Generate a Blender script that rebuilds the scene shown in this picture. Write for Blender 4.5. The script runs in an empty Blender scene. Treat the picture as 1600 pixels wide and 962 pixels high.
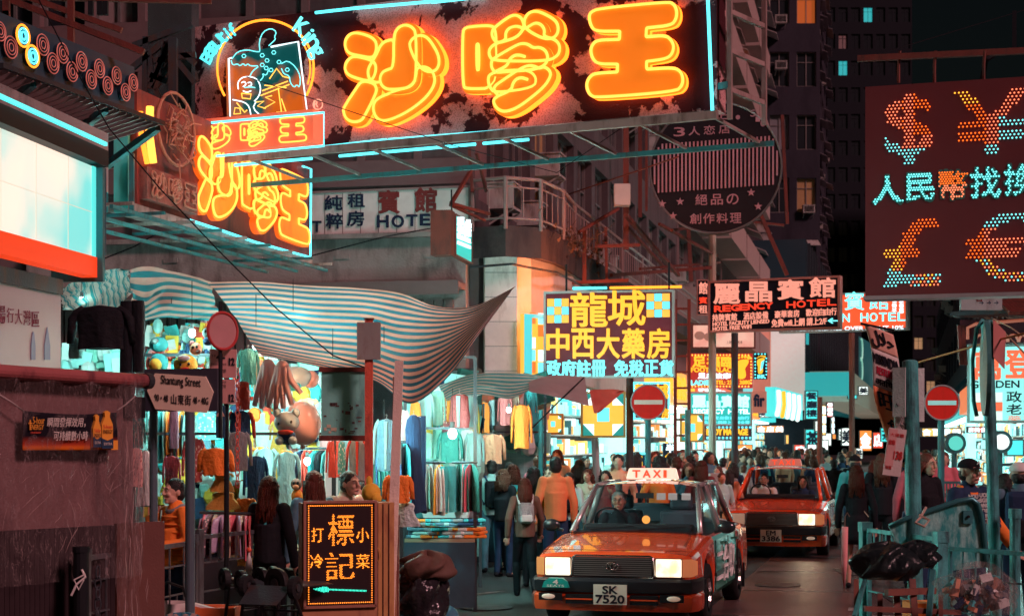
import bpy, math, random
from mathutils import Vector, Matrix
S = bpy.context.scene
COL = S.collection
random.seed(11)
# ------------------------------------------------------------------ camera, world, sun, exposure
F, HX, HY, CH = 2600.0, 800.0, 690.0, 1.9      # focal length in photo pixels, principal x, horizon y, eye height
cam = bpy.data.cameras.new('camera'); cam.sensor_width = 36.0; cam.lens = 36.0 * F / 1600.0
cam.shift_y = (HY - 481.0) / 1600.0; cam.clip_start = 0.1; cam.clip_end = 1500.0
cam.dof.use_dof = True; cam.dof.focus_distance = 17.0; cam.dof.aperture_fstop = 4.0; cam.dof.aperture_blades = 0
co = bpy.data.objects.new('camera', cam); COL.objects.link(co); co.location = (0, 0, CH); co.rotation_euler = (math.radians(90), 0, 0)
S.camera = co
W = bpy.data.worlds.new('World'); S.world = W; W.use_nodes = True
wn = W.node_tree; bg = wn.nodes['Background']
sky = wn.nodes.new('ShaderNodeTexSky'); sky.sky_type = 'NISHITA'; sky.sun_disc = False
sky.sun_elevation = math.radians(6.0); sky.sun_rotation = math.radians(150)
wn.links.new(sky.outputs[0], bg.inputs[0]); bg.inputs[1].default_value = 0.0016
sl = bpy.data.lights.new('night_glow', 'SUN'); sl.energy = 1.9; sl.angle = math.radians(10); sl.color = (1.0, 0.50, 0.52)
so = bpy.data.objects.new('night_glow', sl); COL.objects.link(so)
so.rotation_euler = (math.radians(54), 0, math.radians(47)); so['kind'] = 'structure'
S.view_settings.view_transform = 'Standard'; S.view_settings.look = 'None'; S.view_settings.gamma = 1.0
S.view_settings.exposure = 0.15; S.view_settings.use_curve_mapping = False
S.render.engine = 'CYCLES'
S.cycles.use_denoising = True; S.cycles.max_bounces = 6; S.cycles.diffuse_bounces = 3; S.cycles.glossy_bounces = 3
S.cycles.transmission_bounces = 6; S.cycles.transparent_max_bounces = 12; S.cycles.sample_clamp_indirect = 3.0
S.cycles.sample_clamp_direct = 12.0; S.cycles.use_light_tree = True; S.cycles.caustics_reflective = False; S.cycles.caustics_refractive = False
# ------------------------------------------------------------------ projection helpers (photo measurements -> metres)
def P(px, py, Y): return Vector(((px - HX) * Y / F, Y, CH - (py - HY) * Y / F))
def G(px, Y, z=0.0): return Vector(((px - HX) * Y / F, Y, z))
def V(*a): return Vector(a)
# ------------------------------------------------------------------ materials
_mc = {}
def M(name, col, rough=0.6, metal=0.0, var=0.18, sc=6.0, bump=0.0, bsc=60.0, em=None, es=0.0, alpha=1.0, spec=0.5, coat=0.0, dirt=None, dsc=2.0, dth=0.55, trans=0.0):
    spec = spec * (.3 if max(col) < .1 and rough > .35 else .8)
    if name in _mc: return _mc[name]
    m = bpy.data.materials.new(name); m.use_nodes = True; _mc[name] = m
    n = m.node_tree.nodes; l = m.node_tree.links; b = n['Principled BSDF']
    b.inputs['Roughness'].default_value = rough; b.inputs['Metallic'].default_value = metal
    b.inputs['Specular IOR Level'].default_value = spec; b.inputs['Coat Weight'].default_value = coat
    b.inputs['Alpha'].default_value = alpha; b.inputs['Transmission Weight'].default_value = trans
    c4 = (*col, 1.0)
    if var > 0 or dirt or bump:
        tc = n.new('ShaderNodeTexCoord')
        nz = n.new('ShaderNodeTexNoise'); nz.inputs['Scale'].default_value = sc; nz.inputs['Detail'].default_value = 4
        l.new(tc.outputs['Object'], nz.inputs['Vector'])
        mx = n.new('ShaderNodeMix'); mx.data_type = 'RGBA'
        mx.inputs[6].default_value = (*[c * (1 - var) for c in col], 1); mx.inputs[7].default_value = (*[min(1, c * (1 + var)) for c in col], 1)
        l.new(nz.outputs[0], mx.inputs[0]); outc = mx.outputs[2]
        if dirt:
            n2 = n.new('ShaderNodeTexNoise'); n2.inputs['Scale'].default_value = dsc; n2.inputs['Detail'].default_value = 8; n2.inputs['Roughness'].default_value = 0.65
            mp = n.new('ShaderNodeMapping'); mp.inputs['Scale'].default_value = (1, 1, .32); l.new(tc.outputs['Object'], mp.inputs[0]); l.new(mp.outputs[0], n2.inputs['Vector'])
            r = n.new('ShaderNodeValToRGB'); r.color_ramp.elements[0].position = dth - 0.06; r.color_ramp.elements[1].position = dth + 0.16
            l.new(n2.outputs[0], r.inputs[0])
            m2 = n.new('ShaderNodeMix'); m2.data_type = 'RGBA'; l.new(r.outputs[0], m2.inputs[0]); l.new(outc, m2.inputs[6]); m2.inputs[7].default_value = (*dirt, 1)
            outc = m2.outputs[2]
        l.new(outc, b.inputs['Base Color'])
        if bump:
            n3 = n.new('ShaderNodeTexNoise'); n3.inputs['Scale'].default_value = bsc; n3.inputs['Detail'].default_value = 3
            l.new(tc.outputs['Object'], n3.inputs['Vector'])
            bp = n.new('ShaderNodeBump'); bp.inputs['Strength'].default_value = bump; bp.inputs['Distance'].default_value = 0.02
            l.new(n3.outputs[0], bp.inputs['Height']); l.new(bp.outputs[0], b.inputs['Normal'])
    else: b.inputs['Base Color'].default_value = c4
    if em: b.inputs['Emission Color'].default_value = (*em, 1); b.inputs['Emission Strength'].default_value = es
    return m
def E(name, col, s=1.0, sampling=None):
    if name in _mc: return _mc[name]
    m = bpy.data.materials.new(name); m.use_nodes = True; _mc[name] = m
    b = m.node_tree.nodes['Principled BSDF']; b.inputs['Base Color'].default_value = (*[c * 0.3 for c in col], 1); b.inputs['Roughness'].default_value = 0.4
    b.inputs['Emission Color'].default_value = (*col, 1); b.inputs['Emission Strength'].default_value = s
    if sampling: m.cycles.emission_sampling = sampling
    return m
def stripes(name, cols, freq, axis='UV', rough=0.55, noise=0.02, alpha=1.0, trans=0.35, em=0):
    """woven tarp with printed stripes along v of the cloth's own uv"""
    m = bpy.data.materials.new(name); m.use_nodes = True; _mc[name] = m
    n = m.node_tree.nodes; l = m.node_tree.links; b = n['Principled BSDF']; out = n['Material Output']
    tc = n.new('ShaderNodeTexCoord'); sp = n.new('ShaderNodeSeparateXYZ'); l.new(tc.outputs['UV'], sp.inputs[0])
    mu = n.new('ShaderNodeMath'); mu.operation = 'MULTIPLY'; mu.inputs[1].default_value = freq; l.new(sp.outputs['Y'], mu.inputs[0])
    fr = n.new('ShaderNodeMath'); fr.operation = 'FRACT'; l.new(mu.outputs[0], fr.inputs[0])
    r = n.new('ShaderNodeValToRGB'); r.color_ramp.interpolation = 'CONSTANT'
    r.color_ramp.elements[0].color = (*cols[0], 1); r.color_ramp.elements[1].color = (*cols[1], 1); r.color_ramp.elements[1].position = 0.5
    if len(cols) > 2:
        e = r.color_ramp.elements.new(0.80); e.color = (*cols[2], 1)
        e = r.color_ramp.elements.new(0.90); e.color = (*cols[1], 1)
    l.new(fr.outputs[0], r.inputs[0])
    nz = n.new('ShaderNodeTexNoise'); nz.inputs['Scale'].default_value = 5; nz.inputs['Detail'].default_value = 6; l.new(tc.outputs['Object'], nz.inputs['Vector'])
    mr = n.new('ShaderNodeMapRange'); mr.inputs[3].default_value = 0.6; mr.inputs[4].default_value = 1.15; l.new(nz.outputs[0], mr.inputs[0])
    mx = n.new('ShaderNodeVectorMath'); mx.operation = 'SCALE'; l.new(r.outputs[0], mx.inputs[0]); l.new(mr.outputs[0], mx.inputs['Scale'])
    l.new(mx.outputs[0], b.inputs['Base Color']); b.inputs['Roughness'].default_value = rough
    n3 = n.new('ShaderNodeTexNoise'); n3.inputs['Scale'].default_value = 9; n3.inputs['Detail'].default_value = 5; l.new(tc.outputs['Object'], n3.inputs['Vector'])
    bp = n.new('ShaderNodeBump'); bp.inputs['Strength'].default_value = 0.5; bp.inputs['Distance'].default_value = 0.03; l.new(n3.outputs[0], bp.inputs['Height']); l.new(bp.outputs[0], b.inputs['Normal'])
    if trans:
        t = n.new('ShaderNodeBsdfTranslucent'); l.new(mx.outputs[0], t.inputs[0]); ms = n.new('ShaderNodeMixShader'); ms.inputs[0].default_value = trans
        l.new(b.outputs[0], ms.inputs[1]); l.new(t.outputs[0], ms.inputs[2]); l.new(ms.outputs[0], out.inputs[0])
    return m
# ------------------------------------------------------------------ object helpers
def root(name, label, cat, loc=(0, 0, 0), rz=0.0, group=None, kind=None):
    o = bpy.data.objects.new(name, None); COL.objects.link(o); o.empty_display_size = 0.2
    o.location = loc; o.rotation_euler = (0, 0, rz)
    return tag(o, label, cat, group, kind)
def tag(o, label=None, cat=None, group=None, kind=None):
    if label: o['label'] = label
    if cat: o['category'] = cat
    if group: o['group'] = group
    if kind: o['kind'] = kind
    return o
def copy_tree(o, parent=None):
    c = o.copy(); COL.objects.link(c); c.parent = parent
    for ch in list(o.children): copy_tree(ch, c)
    return c
class MB:
    def __init__(s): s.v = []; s.f = []; s.mi = []; s.uv = None; s.k = 0
    def add(s, vs, fs, k=None):
        b = len(s.v); s.v += [tuple(p) for p in vs]; s.f += [tuple(i + b for i in f) for f in fs]; s.mi += [s.k if k is None else k] * len(fs); return s
    def box(s, x0, y0, z0, x1, y1, z1, k=None):
        return s.add([(x0,y0,z0),(x1,y0,z0),(x1,y1,z0),(x0,y1,z0),(x0,y0,z1),(x1,y0,z1),(x1,y1,z1),(x0,y1,z1)],
                     [(0,3,2,1),(4,5,6,7),(0,1,5,4),(1,2,6,5),(2,3,7,6),(3,0,4,7)], k)
    def cbox(s, c, sx, sy, sz, rz=0.0, k=None, rx=0.0, ry=0.0):
        m = Matrix.Translation(c) @ Matrix.Rotation(rz, 4, 'Z') @ Matrix.Rotation(rx, 4, 'X') @ Matrix.Rotation(ry, 4, 'Y')
        vs = [m @ Vector((a * sx / 2, b * sy / 2, d * sz / 2)) for d in (-1, 1) for a, b in ((-1,-1),(1,-1),(1,1),(-1,1))]
        return s.add(vs, [(0,3,2,1),(4,5,6,7),(0,1,5,4),(1,2,6,5),(2,3,7,6),(3,0,4,7)], k)
    def bar(s, p, q, w, h=None, k=None):
        p = Vector(p); q = Vector(q); d = (q - p); L = d.length
        if L < 1e-6: return s
        d /= L; h = h or w; up = Vector((0,0,1)) if abs(d.z) < 0.95 else Vector((0,1,0))
        a = d.cross(up).normalized() * w / 2; b = a.cross(d).normalized() * h / 2
        vs = [c + e for c in (p, q) for e in (-a-b, a-b, a+b, -a+b)]
        return s.add(vs, [(0,3,2,1),(4,5,6,7),(0,1,5,4),(1,2,6,5),(2,3,7,6),(3,0,4,7)], k)
    def tube(s, pts, r, n=6, closed=False, k=None, r1=None):
        pts = [Vector(p) for p in pts]; N = len(pts)
        if N < 2: return s
        vs = []; fs = []; prev = None
        for i, p in enumerate(pts):
            if closed: d = (pts[(i+1) % N] - pts[i-1])
            else: d = pts[min(i+1, N-1)] - pts[max(i-1, 0)]
            if d.length < 1e-9: d = Vector((0,0,1))
            d.normalize()
            if prev is None: a = d.orthogonal().normalized()
            else:
                a = prev - d * prev.dot(d)
                a = a.normalized() if a.length > 1e-6 else d.orthogonal().normalized()
            prev = a; b = d.cross(a)
            rr = r if r1 is None else r + (r1 - r) * i / (N - 1)
            if callable(r): rr = r(i / (N - 1))
            for j in range(n):
                t = 2 * math.pi * j / n; vs.append(p + a * math.cos(t) * rr + b * math.sin(t) * rr)
        for i in range(N if closed else N - 1):
            i2 = (i + 1) % N
            for j in range(n):
                j2 = (j + 1) % n; fs.append((i*n+j, i*n+j2, i2*n+j2, i2*n+j))
        if not closed: fs.append(tuple(range(n-1, -1, -1))); fs.append(tuple((N-1)*n + j for j in range(n)))
        return s.add(vs, fs, k)
    def cyl(s, p, q, r0, r1=None, n=12, k=None): return s.tube([p, q], r0, n, k=k, r1=r0 if r1 is None else r1)
    def ell(s, c, rx, ry=None, rz=None, nu=10, nv=6, k=None, rot=None):
        ry = ry or rx; rz = rz or rx; vs = []; fs = []; c = Vector(c)
        for i in range(nv + 1):
            t = math.pi * i / nv
            for j in range(nu):
                a = 2 * math.pi * j / nu
                p = Vector((rx * math.sin(t) * math.cos(a), ry * math.sin(t) * math.sin(a), rz * math.cos(t)))
                if rot is not None: p = rot @ p
                vs.append(c + p)
        for i in range(nv):
            for j in range(nu):
                j2 = (j + 1) % nu
                if i == 0: fs.append((0, (i+1)*nu+j, (i+1)*nu+j2))
                elif i == nv - 1: fs.append((i*nu+j, nv*nu, i*nu+j2))
                else: fs.append((i*nu+j, (i+1)*nu+j, (i+1)*nu+j2, i*nu+j2))
        return s.add(vs, fs, k)
    def prism(s, poly, y0, y1, k=None, kside=None):
        """polygon of (x, z) extruded from y0 (front) to y1"""
        n = len(poly)
        b = [(p[0], y0, p[1]) for p in poly] + [(p[0], y1, p[1]) for p in poly]
        s.add(b, [tuple(range(n)), tuple(range(2 * n - 1, n - 1, -1))], k)
        return s.add(b, [(i, (i+1) % n, (i+1) % n + n, i + n) for i in range(n)], kside if kside is not None else k)
    def grid(s, rows, k=None, closed=False):
        """rows of points -> quads"""
        R = len(rows); C = len(rows[0]); fs = []
        for i in range(R - 1):
            for j in range(C if closed else C - 1):
                j2 = (j + 1) % C; fs.append((i*C+j, i*C+j2, (i+1)*C+j2, (i+1)*C+j))
        return s.add([p for r in rows for p in r], fs, k)
    def lathe(s, prof, c=(0,0,0), n=12, k=None, axis='z'):
        rows = []
        for r, h in prof:
            row = []
            for j in range(n):
                a = 2 * math.pi * j / n
                if axis == 'z': row.append((c[0] + r*math.cos(a), c[1] + r*math.sin(a), c[2] + h))
                elif axis == 'y': row.append((c[0] + r*math.cos(a), c[1] + h, c[2] + r*math.sin(a)))
                else: row.append((c[0] + h, c[1] + r*math.cos(a), c[2] + r*math.sin(a)))
            rows.append(row)
        return s.grid(rows, k, closed=True)
    def mesh(s, name, mats, smooth=False):
        me = bpy.data.meshes.new(name); me.from_pydata(s.v, [], s.f)
        for m in (mats if isinstance(mats, (list, tuple)) else [mats]): me.materials.append(m)
        if any(s.mi): me.polygons.foreach_set('material_index', s.mi)
        if smooth: me.polygons.foreach_set('use_smooth', [True] * len(s.f))
        me.update()
        if smooth == 2: me.set_sharp_from_angle(angle=math.radians(28))
        return me
    def build(s, name, mats, parent=None, smooth=False, label=None, cat=None, group=None, kind=None, loc=None, bevel=0, rz=None):
        me = s.mesh(name, mats, smooth)
        return link(name, me, parent, label, cat, group, kind, loc, bevel, rz)
def link(name, me, parent=None, label=None, cat=None, group=None, kind=None, loc=None, bevel=0, rz=None):
    o = bpy.data.objects.new(name, me); COL.objects.link(o)
    if parent: o.parent = parent
    if loc is not None: o.location = loc
    if rz is not None: o.rotation_euler = (0, 0, rz)
    if bevel:
        b = o.modifiers.new('bevel', 'BEVEL'); b.width = bevel; b.segments = 2; b.limit_method = 'ANGLE'; b.angle_limit = math.radians(40)
    return tag(o, label, cat, group, kind)
def cloth(name, fn, nu, nv, mat, parent=None, thick=0.012, smooth=True, **kw):
    """surface fn(u,v)->point, with uv, given thickness"""
    vs = []; fs = []; uvs = []
    for j in range(nv + 1):
        for i in range(nu + 1): vs.append(tuple(fn(i / nu, j / nv))); uvs.append((i / nu, j / nv))
    for j in range(nv):
        for i in range(nu): a = j * (nu + 1) + i; fs.append((a, a + 1, a + nu + 2, a + nu + 1))
    me = bpy.data.meshes.new(name); me.from_pydata(vs, [], fs); me.materials.append(mat)
    uvl = me.uv_layers.new(name='UVMap')
    for p in me.polygons:
        for li in p.loop_indices: uvl.data[li].uv = uvs[me.loops[li].vertex_index]
    if smooth: me.polygons.foreach_set('use_smooth', [True] * len(fs))
    o = link(name, me, parent, **kw)
    if thick:
        md = o.modifiers.new('thickness', 'SOLIDIFY'); md.thickness = thick; md.offset = 0
    return o
# ------------------------------------------------------------------ text
_tmp = bpy.data.scenes.new('workbench')
def evaluated(o):
    _tmp.collection.objects.link(o)
    with bpy.context.temp_override(scene=_tmp, view_layer=_tmp.view_layers[0]):
        me = bpy.data.meshes.new_from_object(o.evaluated_get(bpy.context.evaluated_depsgraph_get()))
    bpy.data.objects.remove(o); return me
_tc = {}
def glyphs(s, off=0.0, spacing=1.0, shear=0.0):
    key = (s, spacing, shear)
    if key in _tc: return _tc[key]
    cu = bpy.data.curves.new('t', 'FONT'); cu.body = s; cu.size = 1.0; cu.space_character = spacing; cu.shear = shear; cu.resolution_u = 3
    o = bpy.data.objects.new('t', cu)
    me = evaluated(o); bpy.data.curves.remove(cu)
    me.calc_loop_triangles()
    vs = [(v.co.x, v.co.y) for v in me.vertices]; fs = [tuple(t.vertices) for t in me.loop_triangles]
    ec = {}
    for f in fs:
        for a, b in ((f[0], f[1]), (f[1], f[2]), (f[2], f[0])):
            if (b, a) in ec: ec.pop((b, a))
            else: ec[(a, b)] = 1
    bpy.data.meshes.remove(me)
    if vs:
        x0 = min(v[0] for v in vs); x1 = max(v[0] for v in vs); y0 = min(v[1] for v in vs); y1 = max(v[1] for v in vs)
        sx = max(1e-5, x1 - x0); sy = max(1e-5, y1 - y0)
        vs = [((a - x0) / sx, (b - y0) / sy) for a, b in vs]; ar = sx / sy
    else: ar = 1
    _tc[key] = (vs, fs, list(ec), ar); return _tc[key]
def bold(mb, pv, ed, w, y0, y1):
    """thicken a glyph: a bar along every outline edge"""
    if w < 0.0012: return
    for k, (i, j) in enumerate(ed):
        a = pv[i]; b = pv[j]; dx = b[0] - a[0]; dz = b[1] - a[1]; L = math.hypot(dx, dz)
        if L < 1e-5: continue
        ux = dx / L; uz = dz / L; nx = -uz * w; nz = ux * w; e = w * .55; yy = y0 - .0008 - (k % 7) * .0003
        q = [(a[0] - ux * e + nx, a[1] - uz * e + nz), (a[0] - ux * e - nx, a[1] - uz * e - nz), (b[0] + ux * e - nx, b[1] + uz * e - nz), (b[0] + ux * e + nx, b[1] + uz * e + nz)]
        mb.add([(p[0], yy, p[1]) for p in q] + [(p[0], y1, p[1]) for p in q], [(0, 1, 2, 3), (0, 4, 5, 1), (1, 5, 6, 2), (2, 6, 7, 3), (3, 7, 4, 0)])
class Board:
    """an upright flat thing: local x along it, z up, front face at y = 0 looking to -y"""
    def __init__(s, name, label, cat, xl, yt, yb, Yl, xr, Yr=None, group=None, zb=None):
        Yr = Yl if Yr is None else Yr
        a = P(xl, yb, Yl); b = G(xr, Yr, a.z)
        s.w = (b - a).length; s.h = (yb - yt) * Yl / F; s.ang = math.atan2(b.y - a.y, b.x - a.x)
        s.o = a; s.ux = Vector((math.cos(s.ang), math.sin(s.ang), 0)); s.nrm = Vector((-math.sin(s.ang), math.cos(s.ang), 0))
        s.r = root(name, label, cat, a, s.ang, group)
    def at(s, px, py, off=0.0):
        d = P(px, py, 1.0) - Vector((0, 0, CH)); o = Vector((0, 0, CH))
        t = ((s.o + s.nrm * off) - o).dot(s.nrm) / d.dot(s.nrm); q = o + d * t - s.o
        return (q.dot(s.ux), q.z)
    def p3(s, px, py, off=0.0): a, b = s.at(px, py, off); return Vector((a, off, b))
    def text(s, t, x0, y0, x1, y1, mat, off=0.012, depth=0.02, y=-0.0, name='lettering', dy=0.0, parent=None, sp=1.0, shear=0.0, local=None, mirror=False):
        """fit text into the measured box (photo pixels), standing proud of the face; dy = drop of the baseline to the right in px"""
        vs, fs, ed, ar = glyphs(t, off, sp, shear)
        if not vs: return None
        if local: A = local; q = [(A[0], A[3]), (A[2], A[3]), (A[0], A[1]), (A[2], A[1])]
        else: q = [s.at(x0, y1 - dy / 2), s.at(x1, y1 + dy / 2), s.at(x0, y0 - dy / 2), s.at(x1, y0 + dy / 2)]
        def mp(u, v):
            if mirror: u = 1 - u
            b = [q[0][i] + (q[1][i] - q[0][i]) * u for i in (0, 1)]; tp = [q[2][i] + (q[3][i] - q[2][i]) * u for i in (0, 1)]
            return (b[0] + (tp[0] - b[0]) * v, b[1] + (tp[1] - b[1]) * v)
        pv = [mp(*v) for v in vs]; mb = MB(); n = len(pv)
        mb.add([(a, y - depth, b) for a, b in pv] + [(a, y - 0.002, b) for a, b in pv], fs + [(a + n, b + n, b, a) for a, b in ed])
        bold(mb, pv, ed, off * abs(pv and (max(p[1] for p in pv) - min(p[1] for p in pv))), y - depth, y - 0.003)
        return mb.build(name, mat, parent or s.r)
    def face(s, depth, mat, name='panel', inset=0, frame=None, fw=0.05, fp=0.02, parent=None):
        mb = MB().box(inset, 0, inset, s.w - inset, depth, s.h - inset); o = mb.build(name, mat, s.r)
        if frame:
            w = fw; f = MB()
            f.box(-w*.2, -fp, -w*.2, s.w + w*.2, depth*.9, w); f.box(-w*.2, -fp, s.h - w, s.w + w*.2, depth*.9, s.h + w*.2)
            f.box(-w*.2, -fp + .002, w, w, depth*.9, s.h - w); f.box(s.w - w, -fp + .002, w, s.w + w*.2, depth*.9, s.h - w)
            f.build('frame', frame, s.r)
        return o
    def neon(s, pts, mat, r=0.014, off=-0.05, closed=False, name='neon_tube', parent=None, n=6, px=True):
        q = [(s.p3(a, b, off) if px else Vector((a, 0, b))) for a, b in pts]
        q = [Vector((p.x, off, p.z)) for p in q]
        return MB().tube(q, r, n, closed).build(name, mat, parent or s.r, smooth=True)
def chaikin(p, it=2, closed=True):
    for _ in range(it):
        q = []; n = len(p)
        for i in range(n if closed else n - 1):
            a = p[i]; b = p[(i + 1) % n]
            q += [(a[0]*.75 + b[0]*.25, a[1]*.75 + b[1]*.25), (a[0]*.25 + b[0]*.75, a[1]*.25 + b[1]*.75)]
        if not closed: q = [p[0]] + q + [p[-1]]
        p = q
    return p
def offset_poly(p, d):
    n = len(p); ar = sum(p[i][0]*p[(i+1) % n][1] - p[(i+1) % n][0]*p[i][1] for i in range(n)); sg = 1 if ar > 0 else -1; q = []
    for i in range(n):
        a = Vector(p[i-1]); b = Vector(p[i]); c = Vector(p[(i+1) % n])
        e = (c - a)
        if e.length < 1e-9: q.append(tuple(b)); continue
        e.normalize(); q.append((b.x + e.y * d * sg, b.y - e.x * d * sg))
    return q
# ------------------------------------------------------------------ palette
def EL(name, c1, c2, s=1.0, sc=1.5, th=0.5, wd=0.2):
    """lit translucent panel whose print has soft patches of a second colour"""
    m = E(name, c1, s); n = m.node_tree.nodes; l = m.node_tree.links; b = n['Principled BSDF']
    tc = n.new('ShaderNodeTexCoord'); nz = n.new('ShaderNodeTexNoise'); nz.inputs['Scale'].default_value = sc; nz.inputs['Detail'].default_value = 3; l.new(tc.outputs['Object'], nz.inputs[0])
    r = n.new('ShaderNodeValToRGB'); r.color_ramp.elements[0].position = th - wd / 2; r.color_ramp.elements[1].position = th + wd / 2
    r.color_ramp.elements[0].color = (*c1, 1); r.color_ramp.elements[1].color = (*c2, 1); l.new(nz.outputs[0], r.inputs[0]); l.new(r.outputs[0], b.inputs['Emission Color']); return m
STEEL = M('painted_steel', (0.055, 0.065, 0.075), 0.5, 0.4, bump=0.2, dirt=(0.12, 0.05, 0.03), dsc=5)
STEELT = M('teal_painted_steel', (0.045, 0.22, 0.24), 0.45, 0.3, bump=0.2, dirt=(0.1, 0.05, 0.04), dsc=6)
STEELR = M('rusty_red_steel', (0.17, 0.04, 0.03), 0.6, 0.2, bump=0.3, dirt=(0.07, 0.03, 0.025), dsc=7)
DARK = M('dark_metal', (0.018, 0.02, 0.024), 0.5, 0.3)
BLK = M('black_plastic', (0.012, 0.012, 0.014), 0.4)
WHT = M('white_paint', (0.78, 0.72, 0.70), 0.5, dirt=(0.35, 0.28, 0.25), dsc=4, dth=0.62)
GREYP = M('grey_paint', (0.33, 0.33, 0.34), 0.6, dirt=(0.16, 0.12, 0.11), dsc=4, dth=0.6)
CONC = M('stained_concrete', (0.30, 0.25, 0.24), 0.9, dirt=(0.08, 0.06, 0.06), dsc=2.2, dth=0.56, bump=0.5, bsc=25)
CREAM = M('cream_plaster', (0.58, 0.50, 0.44), 0.8, dirt=(0.33, 0.25, 0.21), dsc=1.7, dth=0.64, bump=0.2)
MAUVE = M('mauve_plaster', (0.17, 0.10, 0.105), 0.85, dirt=(0.13, 0.09, 0.09), dsc=1.2, dth=0.56, bump=0.3)
BRWN = M('dark_render', (0.10, 0.075, 0.08), 0.85, dirt=(0.05, 0.035, 0.04), dsc=1.3, dth=0.52, bump=0.3)
TILE = M('far_wall', (0.035, 0.032, 0.045), 0.85, dirt=(0.018, 0.016, 0.024), dsc=0.5)
GLASSD = M('dark_glass', (0.02, 0.024, 0.03), 0.12, 0.0, var=0.3, sc=1.0, spec=0.8)
FRAME = M('window_aluminium', (0.25, 0.22, 0.22), 0.45, 0.5)
WINB = M('bluish_frame', (0.03, 0.034, 0.045), 0.5, 0.4)
ACM = M('air_conditioner_casing', (0.45, 0.42, 0.40), 0.6, dirt=(0.2, 0.15, 0.13), dsc=6)
TEAL = E('teal_neon_tube', (0.10, 0.85, 0.95), 1.9)
TEALS = E('teal_lit_letters', (0.16, 0.86, 0.88), 1.5)
TEALD = E('teal_dim_letters', (0.05, 0.50, 0.50), 0.8)
YEL = E('yellow_neon_tube', (1.0, 0.44, 0.06), 2.0)
YELS = E('yellow_lit_letters', (1.0, 0.50, 0.03), 1.1)
ORF = M('orange_acrylic_face', (0.95, 0.33, 0.03), 0.45, em=(1.0, 0.17, 0.008), es=0.62, var=0.1, sc=4, dirt=(0.7, 0.16, 0.02), dsc=1.3, dth=0.66)
ORN = E('orange_neon_tube', (1.0, 0.27, 0.02), 2.2)
WNE = E('white_neon_tube', (0.75, 0.95, 1.0), 1.6)
PNK = E('pale_pink_neon', (1.0, 0.42, 0.28), 1.0)
def peeled():
    m = M('peeling_sign_board', (0.035, 0.025, 0.035), 0.6)
    n = m.node_tree.nodes; l = m.node_tree.links; b = n['Principled BSDF']; tc = n.new('ShaderNodeTexCoord')
    nz = n.new('ShaderNodeTexNoise'); nz.inputs['Scale'].default_value = 1.15; nz.inputs['Detail'].default_value = 10; nz.inputs['Roughness'].default_value = 0.62; nz.inputs['Distortion'].default_value = 0.3; l.new(tc.outputs['Object'], nz.inputs[0])
    r = n.new('ShaderNodeValToRGB'); r.color_ramp.elements[0].position = 0.485; r.color_ramp.elements[1].position = 0.495; l.new(nz.outputs[0], r.inputs[0])
    f = n.new('ShaderNodeTexVoronoi'); f.inputs['Scale'].default_value = 55; l.new(tc.outputs['Object'], f.inputs[0])
    r2 = n.new('ShaderNodeValToRGB'); r2.color_ramp.elements[0].color = (0.36, 0.13, 0.14, 1); r2.color_ramp.elements[1].color = (0.72, 0.38, 0.38, 1); r2.color_ramp.elements[1].position = 0.6; l.new(f.outputs['Distance'], r2.inputs[0])
    mx = n.new('ShaderNodeMix'); mx.data_type = 'RGBA'; mx.inputs[6].default_value = (0.07, 0.016, 0.022, 1); l.new(r.outputs[0], mx.inputs[0]); l.new(r2.outputs[0], mx.inputs[7]); l.new(mx.outputs[2], b.inputs['Base Color'])
    ad = n.new('ShaderNodeMath'); ad.operation = 'MULTIPLY_ADD'; ad.inputs[1].default_value = 0.25; l.new(f.outputs['Distance'], ad.inputs[0]); l.new(r.outputs[0], ad.inputs[2])
    bp = n.new('ShaderNodeBump'); bp.inputs['Distance'].default_value = 0.012; l.new(ad.outputs[0], bp.inputs['Height']); l.new(bp.outputs[0], b.inputs['Normal']); return m
PEEL = peeled()
# ------------------------------------------------------------------ setting: ground and road
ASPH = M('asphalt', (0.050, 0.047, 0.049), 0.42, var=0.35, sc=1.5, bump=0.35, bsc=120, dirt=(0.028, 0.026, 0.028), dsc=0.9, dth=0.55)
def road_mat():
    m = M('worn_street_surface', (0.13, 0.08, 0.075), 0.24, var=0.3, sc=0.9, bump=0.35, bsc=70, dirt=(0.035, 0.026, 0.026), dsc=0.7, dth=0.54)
    return m
MB().box(-300, -20, -1.0, 300, 900, -0.01).build('ground', M('far_ground', (0.04, 0.038, 0.04), 0.8), kind='structure')
MB().add([(-30, 0, 0), (3.2, 0, 0), (3.2+.24*140-3, 140, 0), (-30, 140, 0)], [(0,1,2,3)]).build('side_street', ASPH, kind='structure')
def road_at(s, y): return (s + 0.24 * y)
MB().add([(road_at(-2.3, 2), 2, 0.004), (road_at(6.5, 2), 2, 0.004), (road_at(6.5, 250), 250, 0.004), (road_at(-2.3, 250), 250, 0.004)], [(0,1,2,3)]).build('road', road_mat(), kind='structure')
jm = MB()
for k in range(1, 34):
    y = 12 + k * 3.1
    jm.add([(road_at(-2.2, y), y, 0.007), (road_at(6.4, y - 1.6), y - 1.6, 0.007), (road_at(6.4, y - 1.6), y - 1.55, 0.007), (road_at(-2.2, y), y + .05, 0.007)], [(0,1,2,3)])
for s in (0.4, 3.6):
    jm.add([(road_at(s, 5), 5, 0.0085), (road_at(s, 5) + .045, 5, 0.0085), (road_at(s, 150) + .045, 150, 0.0085), (road_at(s, 150), 150, 0.0085)], [(0,1,2,3)])
jm.build('road_joints', M('tar_joint', (0.012, 0.011, 0.012), 0.3), kind='structure')
pm = M('worn_white_road_paint', (0.55, 0.55, 0.52), 0.6, dirt=(0.08, 0.07, 0.07), dsc=5, dth=0.5)
lm = MB()
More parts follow.
